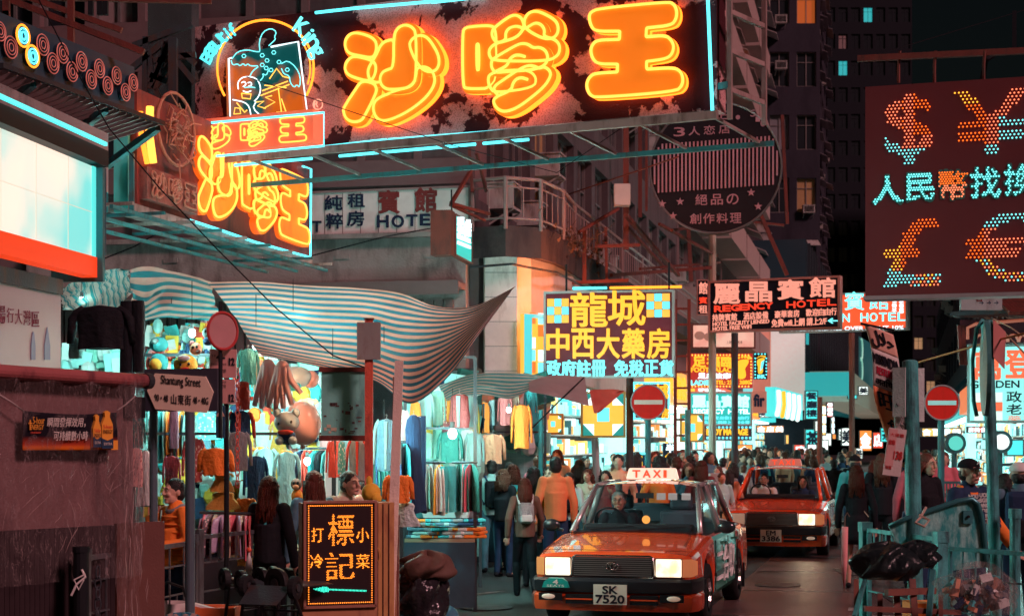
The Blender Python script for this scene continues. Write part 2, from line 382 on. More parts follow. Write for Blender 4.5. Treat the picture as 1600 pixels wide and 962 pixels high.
for k in range(6):
    y = 14.2 + k * .9; x = G(1325, y).x
    lm.add([(x, y, 0.009), (x + .55, y + .02, 0.009), (x + .62, y + .34, 0.009), (x + .07, y + .32, 0.009)], [(0,1,2,3)])
a = G(706, 20.4); b = G(775, 21.0)
for dx, dy in ((0, 0), (.02, .16)): lm.bar((a.x, a.y + dy, .006), (b.x + dx, b.y + dy * .4, .006), .05, .004)
lm.bar((b.x - .12, b.y - .05, .008), (b.x + .1, b.y + .14, .008), .05, .003)
lm.build('road_marking', pm, kind='structure')
for k, (x, y) in enumerate(((1215, 22), (1180, 17.6), (760, 19))):
    c = G(x, y); MB().cyl((0, 0, .004), (0, 0, .016), .3, n=24).build('manhole_cover', M('cast_iron', (.05, .045, .045), .35, .6, bump=.8, bsc=30), kind='structure', loc=c)
m = MB(); rg_ = random.Random(9)
for k in range(9): y = 15 + k * 4.3; x = road_at(rg_.uniform(-1, 5), y); w = rg_.uniform(.5, 1.3); m.add([(x, y, .0105), (x + w, y - .1, .0105), (x + w * 1.1, y + 1.2, .0105), (x + .1, y + 1.3, .0105)], [(0, 1, 2, 3)])
m.build('road_patches', M('patched_asphalt', (.05, .038, .038), .4, bump=.4, bsc=90), kind='structure')
# pavement on the right side with a kerb
MB().box(0, 0, 0.0, 4.0, 120, 0.13).build('pavement', M('paving', (0.22, 0.2, 0.2), 0.7, bump=0.2), kind='structure', loc=(5.2, 11.0, 0), rz=-math.atan(0.24))
# ------------------------------------------------------------------ facades
_wm = {}
def window_mesh(w, h, lit=None, mull=2, far=False, frame=FRAME):
    key = (round(w, 2), round(h, 2), mull, frame.name)
    if key not in _wm:
        t = 0.05 if not far else 0.09
        fr = MB().box(0, 0, 0, w, .06, t).box(0, 0, h - t, w, .06, h).box(0, 0, t, t, .06, h - t).box(w - t, 0, t, w, .06, h - t)
        for i in range(1, mull): x = w * i / mull; fr.box(x - t/2, .005, t, x + t/2, .055, h - t)
        fr.box(t, .008, h * .7, w - t, .05, h * .7 + t * .7)
        _wm[key] = (fr.mesh('window', frame), MB().box(t*.5, .06, t*.5, w - t*.5, .075, h - t*.5).mesh('pane', GLASSD))
    return _wm[key]
_acm = None
def ac_mesh():
    global _acm
    if _acm is None:
        m = MB(); m.box(0, 0, 0, .66, .5, .42)
        for i in range(9): m.box(.05, -.012, .05 + i*.037, .61, 0, .068 + i*.037, 1)
        m.box(-.02, -.03, .42, .68, .5, .445); m.bar((.05, .0, 0), (.05, .5, -.3), .03); m.bar((.6, 0, 0), (.6, .5, -.3), .03)
        _acm = m.mesh('air_conditioner', [ACM, DARK])
    return _acm
CURT = [M('curtain_mauve', (.30, .22, .22), .9, bump=.4), M('curtain_amber', (.42, .26, .12), .9, bump=.4), M('curtain_grey', (.2, .2, .22), .9)]
LITW = [E('lit_window_teal', (.03, .40, .42), .9), E('lit_window_orange', (1, .2, .04), .28), E('lit_window_warm', (.9, .5, .25), .3)]
def facade(name, label, A, B, z0, z1, nb, nf, depth, wall, fill=(.72, .55), lit=None, ac=.3, sub=True, ledge=.0, balcony=0, curt=0.3, seed=1, awn=0, frame=FRAME, extra_depth=.18, bal_mat=None):
    rng = random.Random(seed)
    A = Vector((*A[:2], 0)); B = Vector((*B[:2], 0)); d = B - A; L = d.length; ang = math.atan2(d.y, d.x)
    r = root(name, label, 'building', A, ang)
    bw = L / nb; fh = (z1 - z0) / nf; w = bw * fill[0]; h = fh * fill[1]; e = extra_depth
    m = MB(); m.box(0, e + .09, z0, L, depth, z1); m.box(0, e + .09, 0, L, depth, z0 - .002)
    zs = z0
    for j in range(nf + 1):
        zb = z0 + j * fh - (0 if j == 0 else fh * (1 - fill[1]) * .5); zt = z0 + j * fh + (0 if j == nf else fh * (1 - fill[1]) * .5)
        m.box(0, 0, zb, L, e + .088, zt)
    for i in range(nb + 1):
        xb = max(0, i * bw - bw * (1 - fill[0]) / 2); xt = min(L, i * bw + bw * (1 - fill[0]) / 2)
        for j in range(nf):
            m.box(xb, .003, z0 + j*fh + fh*(1-fill[1])*.5, xt, e + .086, z0 + (j+1)*fh - fh*(1-fill[1])*.5)
    if ledge:
        for j in range(nf): zt = z0 + j * fh + fh * (1 - fill[1]) * .5; m.box(0, -ledge, zt - .12, L, -.002, zt - .02)
    m.build('wall', wall, r)
    fm, pmn = window_mesh(w, h, mull=2 if w < 1.6 else 3, frame=frame)
    for j in range(nf):
        for i in range(nb):
            x = i * bw + (bw - w) / 2; z = z0 + j * fh + (fh - h) / 2
            o = link('window', fm, r, loc=(x, e - .02, z)); 
            p = link('pane', pmn, o)
            mt = None
            if lit and (i, j) in lit: mt = LITW[lit[(i, j)]]
            elif rng.random() < curt: mt = CURT[rng.randrange(3)]
            if mt: p.material_slots[0].link = 'OBJECT'; p.material_slots[0].material = mt
            if rng.random() < ac: link('air_conditioner', ac_mesh(), r, loc=(x + rng.random() * max(.1, w - .7), -.42, z - .05 + rng.choice((0, h * .5))))
            if awn and rng.random() < awn:
                MB().add([(x-.1, 0, z+h+.05), (x+w+.1, 0, z+h+.05), (x+w+.1, -.8, z+h-.3), (x-.1, -.8, z+h-.3), (x-.1, 0, z+h+.0), (x+w+.1, 0, z+h+.0), (x+w+.1, -.8, z+h-.34), (x-.1, -.8, z+h-.34)],
                    [(0,1,2,3),(7,6,5,4),(0,3,7,4),(1,5,6,2),(2,6,7,3)]).build('awning', bal_mat or ACM, r)
    if balcony:
        for j in range(nf):
            zt = z0 + j * fh
            for i in range(0, nb, 2):
                x0 = i * bw + .1; x1 = min(L, (i + 1) * bw + bw * .9) - .1
                bb = MB().box(x0, -balcony, zt - .12, x1, -.002, zt).box(x0, -balcony, zt, x1, -balcony + .1, zt + .95).box(x0, -balcony + .1, zt, x0 + .1, -.003, zt + .95).box(x1 - .1, -balcony + .1, zt, x1, -.003, zt + .95)
                bb.build('balcony', bal_mat or wall, r)
    return r, ang, L
# left building nearest the camera: a wall along the street carrying the lit billboard
def LA(y): return -8.0 + .2 * y
r, _, _ = facade('building', 'dark mauve building on the left edge that carries the lit billboard', (LA(5), 5), (LA(14.6), 14.6), 5.6, 12.0, 4, 3, 3, BRWN, ac=.5, seed=3)
# corner tenement: front to the side street, then along the main street
C1 = Vector((-.6, 27, 0)); L1 = C1 + Vector((-1, .2, 0)) * 8.5
def SY(y): return -6.54 + .22 * y
facade('corner_building', 'old corner tenement with hotel lettering on its pale front', L1[:2], C1[:2], 6.1, 16.0, 9, 4, .9, MAUVE, fill=(.86, .66), ac=.12, curt=.6, seed=5, frame=FRAME, lit={(6, 0): 2})
facade('tenement_wing', 'street wing of the corner tenement above its curved balcony', (-.6, 27.01), (SY(54), 54), 5.4, 22.0, 12, 5, 6, BRWN, fill=(.8, .72), ac=.5, balcony=0, curt=.3, seed=7, ledge=.0)
facade('tenement_building', 'brown tenement with projecting balconies beyond the corner tenement', (SY(54.2), 54.2), (SY(84), 84), 6, 38, 8, 9, 8, MAUVE, ac=.5, balcony=1.1, seed=9, lit={(3, 4): 1, (4, 2): 1, (5, 3): 1, (2, 6): 1}, awn=.3, bal_mat=M('pink_plaster', (.42, .3, .28), .8))
facade('apartment_block', 'tall mauve apartment block with teal lit windows and slanting window hoods', (SY(84.3), 84.3), (SY(130), 130), 6, 56, 10, 15, 10, M('block_wall', (.055, .042, .05), .85, dirt=(.025, .02, .025), dsc=.8), ac=.4, balcony=0, seed=13, awn=.75, lit={(4, 7): 0, (5, 7): 0, (4, 6): 1}, bal_mat=M('pale_hood', (.5, .42, .42), .7))
facade('high_rise', 'dark high rise at the far end of the left row', (SY(130.5), 130.5), (SY(215), 215), 8, 86, 12, 20, 14, TILE, ac=.1, seed=17, awn=.5, lit={(3, 9): 0, (8, 12): 0}, bal_mat=M('pale_hood'if 0 else 'grey_hood', (.3, .27, .3), .7))
# a side wall of the apartment block facing the camera, stepping forward over the street
facade('stepped_block', 'narrow dark block facing down the street with one teal lit window', (SY(96), 95.5), (SY(96) + 3.1, 95.5), 7, 54, 2, 13, 2, TILE, ac=.4, seed=19, lit={(0, 8): 0, (1, 5): 1}, awn=.2)
facade('far_tower', 'near black residential tower closing the end of the street', (G(1288, 250).x, 250), (G(1425, 250).x, 250), 8, 112, 7, 26, 12, M('night_tower', (.012, .014, .02), .8), ac=0, curt=.05, seed=23, lit={(1, 15): 0, (3, 14): 0, (4, 9): 0, (5, 6): 1, (1, 12): 0, (2, 3): 2, (4, 2): 2}, frame=WINB)
facade('distant_tower', 'second near black tower with a few orange windows at right', (G(1426, 230).x, 230), (G(1560, 230).x, 230), 8, 44, 7, 12, 12, M('night_tower', (.012, .014, .02), .8), ac=0, curt=.05, seed=29, lit={(0, 2): 2, (1, 7): 2, (3, 5): 2, (2, 3): 1, (4, 1): 2, (1, 0): 2, (0, 5): 1}, frame=WINB)
def SR(y): return 3.0 + .235 * y
facade('right_building', 'low dark building behind the currency sign on the right', (SR(70), 70), (SR(30), 30), 4.6, 8.4, 12, 1, 6, BRWN, ac=.6, seed=31)
facade('right_tenement', 'dark tenement row further down the right side', (SR(150), 150), (SR(70.5), 70.5), 5, 13, 14, 2, 8, TILE, ac=.2, seed=37, lit={(3, 0): 2, (9, 1): 1})
# hotel board and bare wall of the corner tenement front
b = Board('hotel_signboard', 'long pale hotel signboard across the corner tenement front', 'sign', 480, 300, 374, 27.62, 735, 26.94)
b.face(.10, WHT, frame=M('mauve_trim', (.3, .2, .2), .7), fw=.03)
INK = M('navy_lettering', (.02, .03, .07), .6); INKR = M('dark_red_lettering', (.22, .03, .03), .6)
for t, bx, mt, of in (('純', (508, 306, 535, 328), INK, .02), ('租', (544, 303, 570, 324), INK, .02), ('粹', (510, 334, 536, 357), INK, .02), ('房', (543, 330, 569, 353), INK, .02), ('賓', (592, 298, 624, 333), INKR, .03), ('館', (649, 294, 682, 331), INKR, .03),
    ('H', (590, 337, 607, 355), INK, .04), ('O', (613, 337, 631, 355), INK, .04), ('T', (636, 336, 652, 353), INK, .04), ('E', (657, 335, 672, 352), INK, .04), ('L', (678, 334, 694, 350), INK, .04), ('T', (489, 346, 502, 362), INK, .04)):
    b.text(t, *bx, mt, off=of, depth=.02, y=-.0, name='letter')
for k in range(1, 9): MB().box(b.w * k / 9 - .006, -.006, .04, b.w * k / 9 + .006, -.001, b.h - .04).build('panel_joint', M('mauve_trim', (.3, .2, .2), .7), b.r)
wl = MB().box(0, 0, 3.05, 7.7, .28, 5.22); wl.box(0, -.12, 5.22, 7.7, .28, 5.30)
for k in range(5): wl.box(1 + k * 1.5, -.02, 4.9, 1.25 + k * 1.5, 0, 4.98)
fr = root('side_wall', 'stained concrete wall below the hotel signboard', 'wall', L1 + Vector((.8, -.16 - .1, 0)), math.atan2(-.2, 1))
wl.build('wall_band', CONC, fr)
sh = MB().box(0, -.5, 4.35, 7.7, -.002, 4.45).box(0, -.53, 4.25, 7.7, -.5, 4.47)
for k in range(44): sh.box(.08 + k * .17, -.09, 3.3, .2 + k * .17, -.001, 4.2)
sh.build('shutter_canopy', M('brown_shutter', (.16, .10, .10), .6), fr)
for k, x in enumerate((5.2, 6.35)): link('air_conditioner', ac_mesh(), fr, loc=(x, -.55, 3.35))
MB().box(4.4, -.75, 3.1, 7.2, -.12, 3.16).build('ledge', GREYP, fr)
# curved corner balcony
bal = root('corner_balcony', 'curved concrete balcony with steel railing on the tenement corner', 'balcony', (0, 0, 0))
rail_pts = [G(738, 26.9), G(790, 26.6), G(845, 26.9), G(880, 28.0), G(898, 29.6)] + [Vector((SY(y) + 1.15, y, 0)) for y in (32, 35, 38, 42, 46, 50, 54)]
inner = [C1 + V(0, .2, 0), C1 + V(.1, .5, 0), V(SY(28.5), 28.5, 0), V(SY(29), 29, 0), V(SY(30), 30, 0)] + [V(SY(y), y, 0) for y in (32, 35, 38, 42, 46, 50, 54)]
fz0, fz1 = 4.86, 5.36
sl_ = MB()
rows = []
for a, c in zip(rail_pts, inner): rows.append([(c.x, c.y, fz0 + .22), (a.x, a.y, fz0), (a.x, a.y, fz1), (c.x, c.y, fz1)])
sl_.grid(rows, closed=True); sl_.build('slab', M('mossy_concrete', (.075, .055, .055), .9, dirt=(.03, .025, .03), dsc=2.2, dth=.5, bump=.9, bsc=12), bal)
def along(pts, step):
    out = []; acc = 0
    for a, c in zip(pts, pts[1:]):
        L = (c - a).length; n = max(1, round(L / step))
        for i in range(n): out.append(a.lerp(c, i / n))
    return out + [pts[-1]]
RAILM = M('railing_paint', (.34, .24, .23), .5, .3)
for z, rr in ((6.12, .03), (5.98, .015), (5.48, .018)): MB().tube([p + V(0, 0, z) for p in rail_pts], rr, 6).build('rail', RAILM, bal)
for p in along(rail_pts, .3):
    MB().cyl(p + V(0, 0, 5.48), p + V(0, 0, 5.98), .011, n=5).build('baluster', RAILM, bal)
for p in rail_pts[:8]: MB().cyl(p + V(0, 0, 5.3), p + V(0, 0, 6.14), .035, n=6).build('post', RAILM, bal)
# weeds on the balcony
rng = random.Random(4); wd = MB()
for k in range(420):
    t = rng.random() ** .7; p = rail_pts[2].lerp(rail_pts[5], t) if rng.random() < .5 else rail_pts[3].lerp(rail_pts[4], rng.random())
    c = p + V(rng.gauss(0, .12), -.05 + rng.gauss(0, .08), 5.35 + rng.gauss(0, .16)); a = rng.random() * 6.28; s_ = .03 + rng.random() * .05
    wd.add([c, c + V(math.cos(a) * s_, math.sin(a) * s_, s_ * .6), c + V(math.cos(a + .9) * s_ * .7, math.sin(a + .9) * s_, -s_ * .5)], [(0, 1, 2)])
for k in range(26):
    p = rail_pts[3].lerp(rail_pts[4], rng.random()) + V(rng.gauss(0, .2), 0, 5.2); wd.tube([p, p + V(rng.gauss(0, .1), -.05, .15), p + V(rng.gauss(0, .25), -.1, .3 + rng.gauss(0, .1))], .006, 3)
tag(wd.build('weeds', M('dry_weeds', (.10, .05, .03), .8)), 'dry weeds sprouting over the balcony fascia', 'plant', kind='stuff')
# ground floor of the corner: white pilaster, rounded wall with lit soffit
gf = root('corner_shop_wall', 'rounded cream shop wall under the corner balcony', 'wall', (0, 0, 0))
cw = [G(758, 27.35), G(800, 27.3), G(830, 27.5), G(865, 28.2), G(890, 29.3), G(925, 32), G(965, 36), G(1010, 42), G(1045, 50)]
rows = [[(p.x, p.y, 2.95), (p.x, p.y, 4.95)] for p in cw] ; m = MB(); m.grid(rows)
rows = [[(p.x - .2, p.y + .3, 2.95), (p.x - .2, p.y + .3, 4.95)] for p in reversed(cw)]; m.grid(rows); m.build('curved_wall', CREAM, gf, smooth=False)
MB().box(G(758, 27.25).x, 27.1, 0, G(808, 27.25).x, 27.34, 5.0).build('pilaster', WHT, gf)
MB().box(G(700, 27.6).x, 27.7, 0, G(758, 27.6).x, 28.2, 3.1).build('shop_pier', GREYP, gf)
m = MB()
for k in range(5): z = 3.05 + k * .4; m.box(G(758, 27.25).x - .004, 27.094, z, G(808, 27.25).x + .004, 27.1, z + .012)
m.build('tile_joints', GREYP, gf)
# AC on bracket beside pilaster
# wires, conduit
MB().tube([G(735, 26.9) + V(0, 0, 4.72), G(800, 26.6) + V(0, 0, 4.74), G(870, 27.6) + V(0, 0, 4.7), G(940, 31.5) + V(0, 0, 4.66)], .02, 6).build('conduit', STEEL, gf)
# ------------------------------------------------------------------ the three big neon characters, traced as separate strokes
Z2 = lambda p: (p[0] / 5.061 + 530, p[1] / 5.061 + 20)
Z3 = lambda p: (p[0] / 5.061 + 710, p[1] / 5.061)
Z4 = lambda p: (p[0] / 4.811 + 890, p[1] / 4.811)
SHA = [(0, [(50,240),(75,185),(130,158),(240,185),(295,225),(303,280),(290,335),(262,362),(170,345),(95,330),(60,300)]),
 (0, [(50,430),(75,375),(125,345),(265,378),(300,420),(290,500),(250,550),(110,512),(62,480)]),
 (0, [(150,590),(175,555),(215,545),(285,565),(303,600),(300,640),(205,830),(170,862),(110,868),(60,840),(38,780),(50,740)]),
 (1, [(450,215),(380,225),(335,260),(310,320),(270,390),(235,450),(238,510),(262,545),(320,560),(450,500)]),
 (2, [(625,440),(690,430),(745,465),(768,530),(750,600),(680,690),(560,780),(440,840),(350,862),(300,835),(275,770),(285,710),(330,670),(450,625),(570,590),(620,520)]),
 (3, [(560,270),(580,215),(640,180),(700,195),(745,250),(795,340),(800,420),(765,470),(690,470),(625,410)]),
 (4, [(440,440),(440,190),(470,125),(530,98),(590,120),(618,170),(618,520),(590,575),(540,602),(440,612),(380,608),(340,575),(330,520),(350,475),(390,455)])]
DIE = [(0, [(70,260),(90,225),(140,215),(280,205),(330,225),(340,400),(340,700),(100,708),(72,680)]),
 (1, [(300,260),(325,220),(440,135),(490,122),(535,145),(555,190),(555,235),(500,300),(410,330),(345,345),(310,310)]),
 (1, [(560,230),(558,160),(590,110),(640,92),(700,105),(800,160),(828,210),(825,270),(785,312),(700,310)]),
 (2, [(415,325),(410,270),(435,230),(480,213),(520,215),(560,238),(610,205),(650,185),(695,200),(722,245),(712,295),(800,315),(840,360),(838,420),(810,455),(760,480),(600,490),(310,485),(280,440),(285,390),(330,350)]),
 (3, [(300,540),(300,490),(320,465),(500,360),(545,348),(590,355),(630,385),(680,378),(730,405),(748,460),(735,505),(690,540),(600,560),(440,570),(330,580)]),
 (2, [(275,650),(280,600),(330,575),(450,560),(600,560),(660,620),(640,700),(330,740),(290,700)]),
 (4, [(320,720),(325,690),(360,660),(540,540),(600,522),(640,528),(680,548),(720,532),(765,565),(770,610),(720,690),(600,790),(500,860),(410,890),(350,870),(318,820),(322,785),(360,765)])]
DIE_L = [(0.5, [(185,362),(192,352),(204,362),(204,560),(188,565)], True), (3.3, [(330,575),(430,525),(440,480),(480,445),(520,440),(570,455)], False), (4.3, [(355,764),(460,718),(472,665),(500,630),(540,618),(590,635)], False)]
WANG = [(0, [(150,130),(165,95),(230,68),(740,18),(790,35),(812,90),(805,150),(770,195),(600,213),(585,215),(582,225),(580,270),(580,280),(590,281),(725,270),(770,305),(790,360),(770,420),(720,448),(600,464),(585,465),(583,475),(583,512),(585,522),(595,524),(780,512),(835,535),(858,590),(850,650),(800,692),(210,738),(160,720),(135,670),(135,620),(165,570),(215,553),(350,546),(362,545),(364,535),(365,497),(365,487),(355,486),(220,485),(180,450),(162,390),(175,340),(215,305),(368,301),(378,300),(380,290),(382,250),(382,240),(372,239),(200,240),(165,200)])]
# main overhead sign
SIDE = E('glowing_orange_side', (1.0, .15, .01), 4.2)
b = Board('neon_sign', 'large overhead neon sign on a peeling dark board with three orange characters', 'neon sign', 305, 48, 245, 21.0, 1120, 18.0)
ang0 = b.ang
# board spans to a common bottom; the face follows the photographed slant of the frame through perspective
b.h = (b.at(1116, 0)[1] + .45)
MB().box(0, 0, 0, b.w, .30, b.h).build('board', PEEL, b.r)
b.base0 = 0
glyph3 = {}
def blow(B, strokes, fn, dz=.075, tube=.0175, tm=YEL, face=ORF, lines=(), grow=.045, name='character', ly=.012, body=True, key=None):
    faces = MB(); tubes = MB(); loc = []
    pts_all = []
    for lay, s in strokes:
        q = chaikin([B.at(*fn(p), -dz - lay * ly) for p in s], 2); pts_all += q; loc.append((lay, q, True))
    for lay, s, cl in lines: loc.append((lay, chaikin([B.at(*fn(p), -dz - lay * ly) for p in s], 2, cl), cl))
    if key: glyph3[key] = (loc, min(p[0] for p in pts_all), max(p[0] for p in pts_all), min(p[1] for p in pts_all), max(p[1] for p in pts_all))
    draw(B, loc, dz, tube, tm, face, grow, name, ly, body)
def draw(B, loc, dz, tube, tm, face, grow, name, ly, body=True, parent=None):
    fm = MB(); tb = MB()
    for i, (lay, q, cl) in enumerate(loc):
        y = -dz - lay * ly - i * .0015
        if body and cl and len(q) > 24 and float(lay).is_integer():
            o = offset_poly(q, grow); fm.prism([(a + .02, c - .015) for a, c in o], y, -.001 * i - .001, 0, 1)
        tb.tube([(a, y - tube * 1.2, c) for a, c in q], tube, 6, cl)
    o = fm.build(name, [face, SIDE], parent or B.r) if body else None
    t = tb.build('neon_tube', tm, o or parent or B.r, smooth=True)
    return o
blow(b, SHA, Z2, key='sha'); blow(b, DIE, Z3, lines=DIE_L, key='die'); blow(b, WANG, Z4, key='wang', grow=.014)
def redraw(B, key, box, tm, face, dz=.1, tube=.015, grow=.03, ly=.02, shear=0.0, body=True, name='character', parent=None):
    loc, x0, x1, z0, z1 = glyph3[key]; bx0, bz0, bx1, bz1 = box
    def f(p):
        u = (p[0] - x0) / (x1 - x0); v = (p[1] - z0) / (z1 - z0); return (bx0 + (bx1 - bx0) * u, bz0 + (bz1 - bz0) * v + shear * u)
    return draw(B, [(l, [f(p) for p in q], c) for l, q, c in loc], dz, tube, tm, face, grow, name, ly, body, parent)
# teal border tubes, doubled below the board
H = b.h
def lp(px, py, off=-.06): a, c = b.at(px, py); return Vector((a, off, c))
MB().tube([lp(497, 22), lp(560, 15), lp(676, 5), lp(680, 4)], .018).build('border_tube', TEAL, b.r, smooth=True)
MB().tube([lp(678, 6), lp(760, -3)], .018).build('border_tube', TEAL, b.r, smooth=True)
for seg in (((512, 231), (608, 220)), ((611, 220), (860, 201)), ((862, 201), (1034, 185)), ((1037, 185), (1115, 178), (1116, 176), (1108, -20))):
    MB().tube([lp(*p) for p in seg], .019).build('border_tube', TEAL, b.r, smooth=True)
fz = b.at(700, 226)[1]
STEELP = M('pinkish_frame_steel', (.42, .30, .28), .5, .3, dirt=(.12, .07, .06), dsc=5)
MB().box(-.1, -.10, -.12, b.w + .03, -.03, -.03).build('bottom_rail', STEELP, b.r)
for seg in ((.3, 1.6), (2.0, 3.9), (4.0, 4.6)): MB().tube([(b.w * seg[0] / 7, .25, -.1), (b.w * seg[1] / 7, .25, -.1)], .018).build('under_tube', TEAL, b.r, smooth=True)
MB().box(-.1, .75, -.30, b.w + .4, .80, -.245).build('rear_rail', STEELT, b.r)
for k in range(9):
    x = b.w * k / 8; MB().bar((x, -.05, -.1), (x + .25, .8, -.26), .032).build('cross_strut', STEELP, b.r)
for x, y in ((b.w + .12, -.02), (b.w + .36, .45)): MB().box(x, y, -.12, x + .05, y + .05, H).build('end_post', STEELP, b.r)
for k in range(7):
    z = .2 + k * .42; MB().bar((b.w + .14, 0, z), (b.w + .38, .47, z - .08), .05).build('end_rung', STEELP, b.r)
for z in (.25, 1.3): MB().bar((b.w, .05, z), (b.w + .14, .0, z), .07).build('side_bracket', STEELT, b.r)
# logo: box, ring, script, line drawing
lg = b
la, lc = b.at(330, 243), b.at(505, 175)
MB().prism([b.at(329, 192), b.at(506, 176), b.at(506, 228), b.at(329, 245)][::-1], -.24, -.001).build('name_panel', M('salmon_acrylic', (.85, .22, .12), .5, em=(1, .10, .045), es=.55), b.r)
b.neon([(329, 192), (506, 176), (506, 228), (329, 245)], WNE if 0 else TEAL, .014, -.26, True)
for key, (x0, y0, x1, y1) in (('sha', (337, 197, 381, 240)), ('die', (395, 193, 437, 236)), ('wang', (455, 187, 497, 229))):
    a = b.at(x0, y1); c = b.at(x1, y0); redraw(b, key, (a[0], a[1], c[0], c[1]), YEL, None, dz=.25, tube=.011, body=False, ly=.002)
LZ = lambda p: (p[0] / 4.009 + 300, p[1] / 4.009 + 20)
ring = []
for k in range(0, 41):
    t = math.radians(-40 + k * 260 / 40) if 0 else math.radians(-32 + k * 244 / 40)
    ring.append((460 + 302 * math.cos(t), 345 - 298 * math.sin(t) if math.sin(t) > 0 else 345 - 330 * math.sin(t)))
b.neon([LZ(p) for p in ring], ORN, .015, -.07)
b.neon([LZ((460 + .93 * (p[0] - 460), 345 + .93 * (p[1] - 345))) for p in ring[2:12]], ORN, .010, -.05)
b.neon([LZ(p) for p in ((495, 215), (665, 182), (722, 628), (240, 682), (230, 288), (248, 284))], WNE, .012, -.10)
MB().prism([b.at(*LZ(p)) for p in ((232, 290), (664, 190), (720, 628), (240, 682))][::-1], -.07, -.002).build('picture_panel', EL('picture_glow', (.005, .10, .10), (1.0, .16, .01), .6, 1.3, .50, .12), b.r)
LINES = [
 [(425,240),(420,180),(445,120),(495,98),(530,120),(515,155),(525,165),(500,190),(480,208)],
 [(250,290),(285,245),(345,232),(400,245),(425,245)], [(245,300),(255,330),(285,320),(300,335),(320,318),(335,334),(350,320),(365,335),(425,333),(380,365),(362,400)],
 [(425,430),(450,400),(440,380),(465,395),(480,360)], [(560,320),(600,300),(650,340),(680,400),(675,470),(655,450),(640,470),(615,440),(610,395),(575,385),(560,350)],
 [(330,470),(365,465),(395,470)], ]
for L_ in LINES: b.neon([LZ(p) for p in chaikin(L_, 1, False)], TEALS, .007, -.10, name='drawing_tube', n=5)
for L_ in [[(290,480),(285,440),(310,408),(350,400),(400,410),(425,445),(430,490),(415,530),(390,555)], [(255,545),(330,560),(360,590),(370,650)], [(400,560),(380,600),(440,655)], [(310,440),(330,430),(340,450),(320,465)], [(350,440),(370,435),(375,455),(355,460)], [(320,490),(345,500),(370,490)]]:
    b.neon([LZ(p) for p in chaikin(L_, 1, False)], WNE, .008, -.11, name='drawing_tube', n=5)
for cx, cy in ((325,272),(440,268),(512,250),(470,300),(440,328),(465,348),(545,310),(495,360),(597,358)):
    b.neon([LZ((cx + 13 * math.cos(t), cy + 12 * math.sin(t))) for t in [k * 1.05 for k in range(6)]], TEALS, .006, -.10, True, 'drawing_tube', n=4)
for L_ in [[(440,490),(600,430)],[(430,520),(610,450)],[(455,455),(590,470)],[(540,470),(560,620)],[(560,540),(590,625)],[(450,600),(520,560),(460,530),(500,520)],[(530,625),(640,620)],[(400,560),(450,555),(410,585),(460,600)],[(485,415),(530,350),(570,400),(610,410)],[(280,565),(330,625),(345,610)],[(310,505),(315,535),(365,540),(370,510),(310,505)],[(300,600),(270,595),(262,635),(305,632),(300,600)]]:
    b.neon([LZ(p) for p in L_], YEL, .0075, -.10, name='drawing_tube', n=5)
def arc_text(B, words, mt, pts, h, size):
    for ch, (cx, cy, rot) in zip(words, pts):
        vs, fs, ed, ar = glyphs(ch, .02); c = B.at(*LZ((cx, cy))); w = size * ar; ca, sa = math.cos(rot), math.sin(rot); n = len(vs); m = MB()
        q = [((u - .5) * w, (v - .5) * size) for u, v in vs]; q = [(c[0] + a * ca - d * sa, c[1] + a * sa + d * ca) for a, d in q]
        m.add([(a, -.09, d) for a, d in q] + [(a, -.06, d) for a, d in q], fs + [(a + n, e + n, e, a) for a, e in ed]); m.build('script_letter', mt, B.r)
arc_text(b, 'Beautif', E('script_teal', (.1, .8, .85), 1.3), [(115,290,1.0),(132,255,.95),(155,225,.9),(185,195,.85),(212,165,.8),(245,138,.7),(275,115,.6)], 0, .17)
arc_text(b, 'King', TEALS, [(705,100,-.7),(745,150,-.95),(768,205,-1.05),(790,260,-1.1)], 0, .2)
0 and b.neon([LZ(p) for p in ((95,320),(85,290),(120,240),(150,265),(130,300),(160,330),(120,335),(95,320))], TEAL, .010, -.07)
0 and b.neon([LZ(p) for p in chaikin([(670,90),(700,65),(745,65),(790,140),(810,200),(825,270),(800,290),(750,280),(740,240)], 2, False)], TEAL, .010, -.07)
b.neon([LZ((788 + 30 * math.cos(k * .5), 575 + 32 * math.sin(k * .5))) for k in range(13)], PNK, .008, -.05, True)
b.text('R', *LZ((775, 555)), *LZ((802, 597)), PNK, y=-.03, name='letter')
# second neon sign, hung lower and parallel to the street
b2 = Board('neon_sign', 'lower neon sign with the same three orange characters, parallel to the street', 'neon sign', 214, 222, 318, 18.6, 487, 24.0)
b2.h = b2.at(487, 262)[1]
MB().box(0, 0, 0, b2.w, .22, b2.h).build('board', M('red_peeling_board', (.30, .05, .04), .6, dirt=(.04, .02, .03), dsc=2.2, dth=.52, bump=.3), b2.r)
SIDE = E('dim_orange_side', (1.0, .13, .008), .75)
ORF2 = M('deep_orange_face', (.95, .3, .03), .45, em=(1.0, .15, .006), es=.5, var=.1, dirt=(.6, .12, .02), dsc=2)
for key, q in (('sha', ((300, 258), (362, 334))), ('die', ((369, 256), (424, 356))), ('wang', ((428, 286), (476, 372)))):
    a = b2.at(q[0][0], q[1][1] - 4); c = b2.at(q[1][0], q[0][1] + 4); redraw(b2, key, (a[0], a[1] - .0, c[0], a[1] + .92), YEL, ORF2, dz=.06, tube=.015, grow=.03, ly=.008)
b2.neon([(297, 344), (352, 362), (398, 378), (485, 402), (486, 264), (473, 260)], TEAL, .016, -.05)
MB().box(-.1, -.02, -.1, b2.w, .3, -.01).build('bottom_rail', STEELP, b2.r)
lgp = MB().box(.05, -.10, .06, 1.4, -.003, .42); lgp.build('name_panel', M('unlit_logo_panel', (.32, .09, .07), .6, dirt=(.1, .04, .04), dsc=9, bump=.6, bsc=30), b2.r)
